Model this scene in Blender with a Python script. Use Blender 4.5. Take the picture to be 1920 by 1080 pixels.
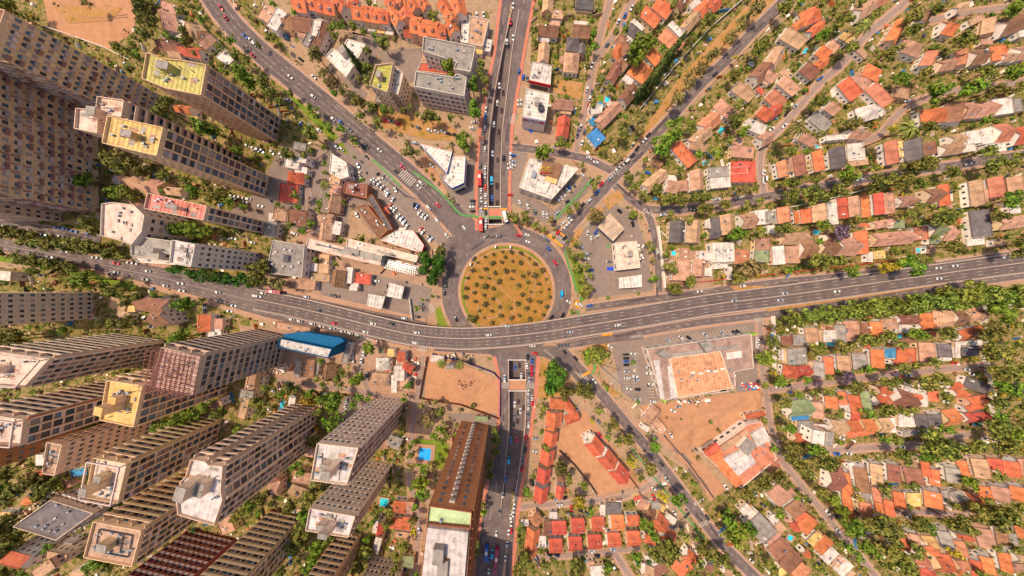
import bpy, math, random
from mathutils import Vector, Matrix
from mathutils.geometry import tessellate_polygon
R = math.radians
rnd = random.Random(7)
for o in list(bpy.data.objects): bpy.data.objects.remove(o)
sc = bpy.context.scene
col = sc.collection
PX = 0.4            # metres of ground per photograph pixel
H = 150.0           # height of the aircraft above the junction

# ------------------------------------------------------------------ camera, sky, sun, exposure
cd = bpy.data.cameras.new('camera'); cam = bpy.data.objects.new('camera', cd); col.objects.link(cam)
cam.location = (0, 0, H); cam.rotation_euler = (0, 0, 0)
cd.sensor_width = 36; cd.lens = 36 * (H / PX) / 1920.0
cd.clip_start = 1; cd.clip_end = 3000
sc.camera = cam
w = bpy.data.worlds.new('World'); sc.world = w; w.use_nodes = True
nt = w.node_tree
sky = nt.nodes.new('ShaderNodeTexSky'); sky.sky_type = 'NISHITA'; sky.sun_disc = False
SUN_EL, SUN_AZ = 60.0, 163.0      # elevation; direction towards the sun, counter-clockwise from +x
sky.sun_elevation = R(SUN_EL); sky.sun_rotation = R(90 - SUN_AZ)
sky.air_density = 1.0; sky.dust_density = 4.0
nt.links.new(sky.outputs[0], nt.nodes['Background'].inputs[0])
nt.nodes['Background'].inputs[1].default_value = 0.15
sl = bpy.data.lights.new('sun', 'SUN'); sl.energy = 3.6; sl.angle = R(0.5); sl.color = (1.0, 0.86, 0.64)
so = bpy.data.objects.new('sun', sl); col.objects.link(so)
d = Vector((math.cos(R(SUN_EL)) * math.cos(R(SUN_AZ)), math.cos(R(SUN_EL)) * math.sin(R(SUN_AZ)), math.sin(R(SUN_EL))))
so.rotation_euler = d.to_track_quat('Z', 'Y').to_euler(); so.location = d * 200
sc.view_settings.view_transform = 'Standard'; sc.view_settings.look = 'None'
sc.view_settings.exposure = 0.24; sc.view_settings.gamma = 1
sc.render.resolution_x = 1024; sc.render.resolution_y = 576

# ------------------------------------------------------------------ helpers
def P(x, y, h=0.0):
    "a photograph pixel seen at height h -> world xy"
    k = PX * (H - h) / H
    return ((x - 960) * k, (540 - y) * k)
def lin(c): return c / 12.92 if c <= .04045 else ((c + .055) / 1.055) ** 2.4
def hexc(s, k=0.72):
    v = [lin(int(s[i:i + 2], 16) / 255) * k for i in (0, 2, 4)]
    return tuple(v) + (1,)
class MB:
    def __init__(s): s.v = []; s.f = []; s.m = []
    def poly(s, pts, m=0):
        n = len(s.v); s.v += [tuple(p) for p in pts]; s.f.append(tuple(range(n, n + len(pts)))); s.m.append(m)
    def box(s, c, e, a=0.0, m=0):
        "centre, full extents, rotation about z"
        ca, sa = math.cos(a), math.sin(a); n = len(s.v)
        for z in (-.5, .5):
            for x, y in ((-.5, -.5), (.5, -.5), (.5, .5), (-.5, .5)):
                X, Y = x * e[0], y * e[1]
                s.v.append((c[0] + X * ca - Y * sa, c[1] + X * sa + Y * ca, c[2] + z * e[2]))
        for q in ((3, 2, 1, 0), (4, 5, 6, 7), (0, 1, 5, 4), (1, 2, 6, 5), (2, 3, 7, 6), (3, 0, 4, 7)):
            s.f.append(tuple(n + i for i in q)); s.m.append(m)
    def prism(s, pts, z0, z1, m=0, bottom=False):
        "vertical prism over a 2d outline"
        a = sum(pts[i][0] * pts[(i + 1) % len(pts)][1] - pts[(i + 1) % len(pts)][0] * pts[i][1] for i in range(len(pts)))
        if a < 0: pts = pts[::-1]
        n = len(s.v); k = len(pts)
        s.v += [(x, y, z0) for x, y in pts] + [(x, y, z1) for x, y in pts]
        for i in range(k):
            j = (i + 1) % k; s.f.append((n + i, n + j, n + k + j, n + k + i)); s.m.append(m)
        for t in tessellate_polygon([[Vector((x, y, 0)) for x, y in pts]]):
            p, q, r = t
            A = (pts[q][0] - pts[p][0]) * (pts[r][1] - pts[p][1]) - (pts[q][1] - pts[p][1]) * (pts[r][0] - pts[p][0])
            if A < 0: p, r = r, p
            s.f.append((n + k + p, n + k + q, n + k + r)); s.m.append(m)
    def mesh(s, name, mats, smooth=False):
        me = bpy.data.meshes.new(name); me.from_pydata(s.v, [], s.f)
        for q in (mats if isinstance(mats, (list, tuple)) else [mats]): me.materials.append(q)
        if any(s.m): me.polygons.foreach_set('material_index', s.m)
        if smooth: me.polygons.foreach_set('use_smooth', [True] * len(me.polygons))
        me.update(); return me
    def build(s, name, mats, parent=None, loc=(0, 0, 0), rz=0, smooth=False):
        return link(name, s.mesh(name, mats, smooth), parent, loc, rz)
def link(name, data, parent=None, loc=(0, 0, 0), rz=0, scale=None):
    o = bpy.data.objects.new(name, data); col.objects.link(o); o.location = loc; o.rotation_euler = (0, 0, rz)
    if scale: o.scale = scale
    if parent: o.parent = parent
    return o
def tag(o, label=None, cat=None, group=None, kind=None):
    if label: o['label'] = label
    if cat: o['category'] = cat
    if group: o['group'] = group
    if kind: o['kind'] = kind
    return o
def area(p): return abs(sum(p[i][0] * p[(i + 1) % len(p)][1] - p[(i + 1) % len(p)][0] * p[i][1] for i in range(len(p)))) / 2
def inpoly(x, y, p):
    c = False; j = len(p) - 1
    for i in range(len(p)):
        if (p[i][1] > y) != (p[j][1] > y) and x < (p[j][0] - p[i][0]) * (y - p[i][1]) / (p[j][1] - p[i][1]) + p[i][0]: c = not c
        j = i
    return c

# ------------------------------------------------------------------ materials
class NB:
    def __init__(s, name, rough=.9, spec=.25):
        s.m = bpy.data.materials.new(name); s.m.use_nodes = True; s.t = s.m.node_tree
        s.b = s.t.nodes['Principled BSDF']; s.b.inputs['Roughness'].default_value = rough
        s.b.inputs['Specular IOR Level'].default_value = spec
        s.tc = s.t.nodes.new('ShaderNodeTexCoord')
    def n(s, t, **k):
        q = s.t.nodes.new(t)
        for a, b in k.items(): setattr(q, a, b)
        return q
    def l(s, a, b): s.t.links.new(a, b)
    def noise(s, scale, detail=3, rough=.6, coord='Object', dist=0):
        q = s.n('ShaderNodeTexNoise'); q.inputs['Scale'].default_value = scale; q.inputs['Detail'].default_value = detail
        q.inputs['Roughness'].default_value = rough; q.inputs['Distortion'].default_value = dist
        s.l(s.tc.outputs[coord], q.inputs['Vector']); return q.outputs['Fac']
    def ramp(s, fac, stops, interp='LINEAR'):
        q = s.n('ShaderNodeValToRGB'); q.color_ramp.interpolation = interp
        e = q.color_ramp.elements
        while len(e) > 1: e.remove(e[-1])
        e[0].position = stops[0][0]; e[0].color = stops[0][1]
        for p, c in stops[1:]:
            x = e.new(p); x.color = c
        s.l(fac, q.inputs[0]); return q.outputs[0]
    def mix(s, f, a, b, mode='MIX'):
        q = s.n('ShaderNodeMix', data_type='RGBA', blend_type=mode)
        for i, v in ((0, f), (6, a), (7, b)):
            if isinstance(v, (int, float)): q.inputs[i].default_value = v
            elif isinstance(v, tuple): q.inputs[i].default_value = v
            else: s.l(v, q.inputs[i])
        return q.outputs[2]
    def wave(s, scale, axis='X', dist=0):
        q = s.n('ShaderNodeTexWave', wave_type='BANDS', bands_direction=axis); q.inputs['Scale'].default_value = scale
        q.inputs['Distortion'].default_value = dist; s.l(s.tc.outputs['Object'], q.inputs['Vector']); return q.outputs['Fac']
    def objvar(s, c, dv=.25, dh=.02):
        oi = s.n('ShaderNodeObjectInfo'); h = s.n('ShaderNodeHueSaturation')
        mr = s.n('ShaderNodeMapRange'); mr.inputs[3].default_value = 1 - dv; mr.inputs[4].default_value = 1 + dv
        s.l(oi.outputs['Random'], mr.inputs[0]); s.l(mr.outputs[0], h.inputs['Value'])
        m2 = s.n('ShaderNodeMath', operation='MULTIPLY'); m2.inputs[1].default_value = 7.31; s.l(oi.outputs['Random'], m2.inputs[0])
        m3 = s.n('ShaderNodeMath', operation='FRACT'); s.l(m2.outputs[0], m3.inputs[0])
        m4 = s.n('ShaderNodeMapRange'); m4.inputs[3].default_value = .5 - dh; m4.inputs[4].default_value = .5 + dh
        s.l(m3.outputs[0], m4.inputs[0]); s.l(m4.outputs[0], h.inputs['Hue']); s.l(c, h.inputs['Color'])
        return h.outputs[0]
    def bump(s, f, st=.4, d=.1):
        q = s.n('ShaderNodeBump'); q.inputs['Strength'].default_value = st; q.inputs['Distance'].default_value = d
        s.l(f, q.inputs['Height']); s.l(q.outputs[0], s.b.inputs['Normal'])
    def out(s, c): s.l(c, s.b.inputs['Base Color']); return s.m
def sc4(c, k): return (c[0] * k, c[1] * k, c[2] * k, 1)
def roofmat(name, hx, stripes=2.2, dirt=.5, var=.2, hue=.015, amp=.2, axis='X'):
    b = NB(name, .85, .2); c = hexc(hx)
    big = b.noise(.25, 4, .6); fine = b.noise(2.5, 3, .7)
    k = b.ramp(big, [(.3, sc4(c, .62)), (.5, c), (.72, sc4(c, 1.28))])
    k = b.mix(dirt, k, b.ramp(fine, [(.3, (.55, .52, .5, 1)), (.6, (1.08, 1.05, 1, 1))]), 'MULTIPLY')
    if stripes:
        wv = b.wave(stripes, axis)
        k = b.mix(amp * 2, k, b.ramp(wv, [(0.1, (.55, .5, .5, 1)), (.5, (1.1, 1.1, 1.1, 1))]), 'MULTIPLY'); b.bump(wv, .5, .08)
    return b.out(b.objvar(k, var, hue))
RM = {
 'o': roofmat('orange_clay_tile', 'df7d52', .42, .5, .2, .008), 'r': roofmat('red_tile', 'd4664e', .42, .5, .15, .006),
 'b': roofmat('brown_tile', '9c6b55', .42, .4), 't': roofmat('dusty_tan_sheet', 'cf9f80', .3, .45),
 'g': roofmat('grey_sheet_roof', 'aa9d94', .2, .6, .15, .01, .09), 'd': roofmat('dark_grey_tile', '766b6a', .4, .4),
 'w': roofmat('white_sheet_roof', 'e6d4c8', .13, .4, .1, .01, .07), 'wr': roofmat('white_ribbed_sheet', 'e8d8cc', .13, .35, .1, .01, .2), 'n': roofmat('mossy_green_sheet', '939a72', .3, .4),
 'y': roofmat('sandy_yellow_sheet', 'e8bd78', .3, .4), 'p': roofmat('pink_clay_tile', 'd98d6c', .42, .5, .15, .006),
 'k': roofmat('blue_tarpaulin', '4a8fc4', .6, .5, .2, .02, .1),
 'Y': roofmat('yellow_roof_tile', 'cebc70', .12, .6, .03, .005, .28), 'Y2': roofmat('golden_roof_membrane', 'e4b870', 0, .35, .03, .005),
 'O2': roofmat('sandy_roof_tile', 'e6bc78', .12, .5, .03, .005, .3),
 'S1': roofmat('salmon_ribbed_sheet', 'ee8d7c', .13, .3, .03, .005, .45), 'W1': roofmat('cream_roof_membrane', 'ecc9b4', 0, .45, .06, .01),
 'W2': roofmat('pale_roof_membrane', 'dacac4', .13, .35, .05, .01, .1), 'T1': roofmat('tan_roof_membrane', 'c49f82', 0, .5, .05, .01),
 'CT': roofmat('ribbed_tan_canopy', 'd9b89c', .2, .2, .03, .005, .35), 'GY': roofmat('pale_green_membrane', 'c6d6a0', 0, .3, .03, .005), 'n2': roofmat('yellow_green_tile', 'c2b75c', .15, .4, .03, .005),
 'tt': roofmat('flat_tan_deck', 'b08f80', 0, .4, .03, .005), 'oo': roofmat('bright_orange_deck', 'eaa680', .13, .8, .03, .005, .12),
}
def wallmat(name, hx, var=.12):
    b = NB(name, .9, .15); c = hexc(hx, .95)
    k = b.ramp(b.noise(.6, 5, .7), [(.3, sc4(c, .72)), (.55, c), (.8, sc4(c, 1.12))])
    return b.out(b.objvar(k, var, .01))
WM = {'C1': wallmat('beige_render', 'e0b290'), 'C2': wallmat('sand_render', 'e8c294'), 'C3': wallmat('pinkish_render', 'eac6a6'),
      'C4': wallmat('offwhite_render', 'e2cebc'), 'C5': wallmat('dusky_render', 'eac49c'), 'C6': wallmat('warm_grey_render', 'e6c8ac'),
      'C7': wallmat('cool_tan_render', 'e0bea0'), 'C8': wallmat('brown_render', 'b37550'), 'C9': wallmat('raw_concrete', 'd6b89e'),
      'wt': wallmat('house_white_render', 'eedccc', .15), 'RB': wallmat('red_band_render', 'cc3038', .05), 'BB': wallmat('blue_band_render', '3358a8', .05),
      'KB': wallmat('blue_netting', '1c5f84', .05)}
def glassmat(name, hx, rough=.15):
    b = NB(name, rough, .5); c = hexc(hx, .8)
    return b.out(b.objvar(b.ramp(b.noise(.8, 2), [(.3, sc4(c, .6)), (.7, c)]), .6, .03))
GLASS = [glassmat('dark_window_glass', '474850'), glassmat('blue_window_glass', '5a6e7c'), glassmat('curtained_window', 'a8968e', .6)]
CARG = glassmat('car_glass', '20262c', .08)
def plain(name, hx, rough=.6, spec=.4, metal=0, var=.1):
    b = NB(name, rough, spec); c = hexc(hx, .85); b.b.inputs['Metallic'].default_value = metal
    return b.out(b.objvar(b.ramp(b.noise(1.5, 3), [(.3, sc4(c, .85)), (.7, sc4(c, 1.08))]), var, .01))
CARC = {'w': plain('white_car_paint', 'd8d0ca', .3, .5), 's': plain('silver_car_paint', 'bcc0c8', .3, .5, .3), 'g': plain('grey_car_paint', '6b6c74', .3, .5),
        'k': plain('black_car_paint', '26262c', .25, .5), 'r': plain('red_car_paint', 'd81e28', .3, .5), 'b': plain('blue_car_paint', '2c62b0', .3, .5),
        'c': plain('cyan_car_paint', '1fa8d8', .3, .5)}
WHITE = plain('white_road_paint', 'e8dcd0', .8, .1, 0, .02); ORANGE = plain('orange_road_paint', 'f0952c', .8, .1, 0, .05)
MARK = plain('worn_road_paint', 'bfb0a2', .85, .1, 0, .02)
CONC = plain('pale_concrete', 'c9ac9c', .9, .1); STEEL = plain('galvanised_steel', '9aa0a8', .5, .5, .3); REDST = plain('red_scaffold_steel', 'a05c54', .6, .3)
RUST = plain('rusty_brown_metal', '8a5a40', .8, .2); BLUEB = plain('bright_blue_panel', '2a52b4', .5, .3); BARK = plain('tree_bark', '6a4c3c', .95, .1)
YEL = plain('yellow_sign_plastic', 'ffc81e', .4, .4); RED = plain('red_sign_plastic', 'c82a30', .5, .3); DARK = plain('dark_equipment_metal', '4a464c', .6, .3)
LIME = plain('lime_green_trim', 'a4dc3c', .5, .3); POOLW = None
def ground(name, stops, scale, fine=1.2, famt=.5, spots=None, rough=.97):
    b = NB(name, rough, .05)
    k = b.ramp(b.noise(scale, 6, .65, dist=.6), [(p, hexc(c)) for p, c in stops])
    k = b.mix(famt, k, b.ramp(b.noise(fine, 4, .75), [(.3, (.5, .48, .45, 1)), (.62, (1.12, 1.1, 1.05, 1))]), 'MULTIPLY')
    if spots:
        k = b.mix(b.ramp(b.noise(spots[1], 3, .7), [(spots[2], (0, 0, 0, 1)), (spots[2] + .06, (1, 1, 1, 1))]), k, hexc(spots[0]))
    return b.out(k)
GM = {
 'base': ground('dusty_paving_ground', [(.3, 'a88468'), (.5, 'be9a7c'), (.7, 'a48a70')], .08, .5, .55, ('7a7440', .12, .58)),
 'garden': ground('garden_soil_and_grass', [(.3, '4a561e'), (.44, '6e7030'), (.51, '96804a'), (.58, 'b4906c'), (.63, '86803e'), (.72, '56642a')], .25, .9, .65, ('cca890', .35, .62)),
 'lot': ground('worn_yard_asphalt', [(.3, '8a766c'), (.5, '9c867a'), (.7, '927c72')], .05, .4, .35),
 'paving': ground('pinkish_concrete_paving', [(.3, 'a6826e'), (.5, 'bc957c'), (.7, 'a8856f')], .08, .5, .4),
 'dirt': ground('orange_bare_dirt', [(.3, 'b07a5c'), (.45, 'cc946e'), (.6, 'c48c6a'), (.75, 'b68a60')], .035, .25, .35, ('a8925a', .09, .66)),
 'gold': ground('dry_golden_grass', [(.3, '9c7c38'), (.45, 'c08c50'), (.6, 'c89468'), (.75, '9a8040')], .12, 1.0, .55, ('7c7834', .2, .60)),
 'lawn': ground('watered_lawn', [(.3, '647a26'), (.5, '7e9030'), (.7, '9a8e42')], .15, 1.0, .4),
 'walk': ground('pink_pavement_slabs', [(.3, 'b4886e'), (.5, 'c69a7e'), (.7, 'b2866e')], .1, .7, .45),
 'island': ground('island_dry_grass', [(.3, '76702c'), (.42, 'a07a38'), (.54, 'c08448'), (.63, 'a07a34'), (.72, '74762e')], .14, .9, .6, ('8a8034', .5, .6)),
 'road': ground('grey_asphalt', [(.3, '6c5c5c'), (.5, '7e6c68'), (.7, '8e7a72')], .09, .3, .4),
 'road2': ground('dusty_asphalt', [(.3, '9a8078'), (.5, 'ab8e80'), (.7, '9d8478')], .08, .5, .35),
 'deck': ground('viaduct_asphalt', [(.3, '6a5a58'), (.5, '7a6864'), (.7, '88746c')], .07, .3, .22),
 'droad': ground('dirt_track', [(.3, 'c08a6c'), (.5, 'c89474'), (.7, 'b98468')], .08, .5, .35),
 'bike': ground('green_bike_lane_paint', [(.3, '5e8c50'), (.6, '72a060')], .3, 1.0, .35),
 'red': ground('red_brick_strip', [(.3, 'cc7a64'), (.6, 'da8870')], .3, 1.0, .35),
}
def watermat(name, hx):
    b = NB(name, .08, .5); return b.out(b.ramp(b.noise(.7, 2), [(.3, hexc(hx, .75)), (.7, hexc(hx, 1.0))]))
WATER = watermat('pool_water', '35c8d8'); WATERB = watermat('blue_pool_water', '2ea6f0')
def leafmat(name, a, bb, c):
    b = NB(name, .75, .15)
    gi = b.n('ShaderNodeNewGeometry')
    k = b.ramp(gi.outputs['Random Per Island'], [(0, hexc(a, .6)), (.5, hexc(bb, .68)), (1, hexc(c, .74))])
    k = b.mix(.6, k, b.ramp(b.noise(.5, 3, .7), [(.35, (.55, .55, .5, 1)), (.62, (1.15, 1.15, 1.1, 1))]), 'MULTIPLY')
    b.b.inputs['Transmission Weight'].default_value = 0
    return b.out(b.objvar(k, .22, .025))
LM = {'a': leafmat('mid_green_leaves', '48501e', '787a32', 'aea24a'), 'b': leafmat('bright_green_leaves', '466018', '708a28', 'a2ae3c'),
      'd': leafmat('dark_green_leaves', '2c4a16', '487020', '66882a'), 'o': leafmat('olive_dry_leaves', '6b5c30', '94844a', 'b49c64'),
      'c': leafmat('blue_green_needles', '33421c', '56662c', '767e3c'), 'p': leafmat('palm_fronds', '4c5420', '7e7e38', 'a89c54'),
      'j': leafmat('purple_blossom', '4e3a4a', '745a6c', '947a8c'), 'y': leafmat('yellow_green_leaves', '8a7c1c', 'bea02c', 'dcb844'),
      'w': leafmat('roadside_leaves', '46521c', '788632', 'aaac48'), 's': leafmat('dusty_bush_leaves', '5a5430', '7c7242', 'a08c5c')}

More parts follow.
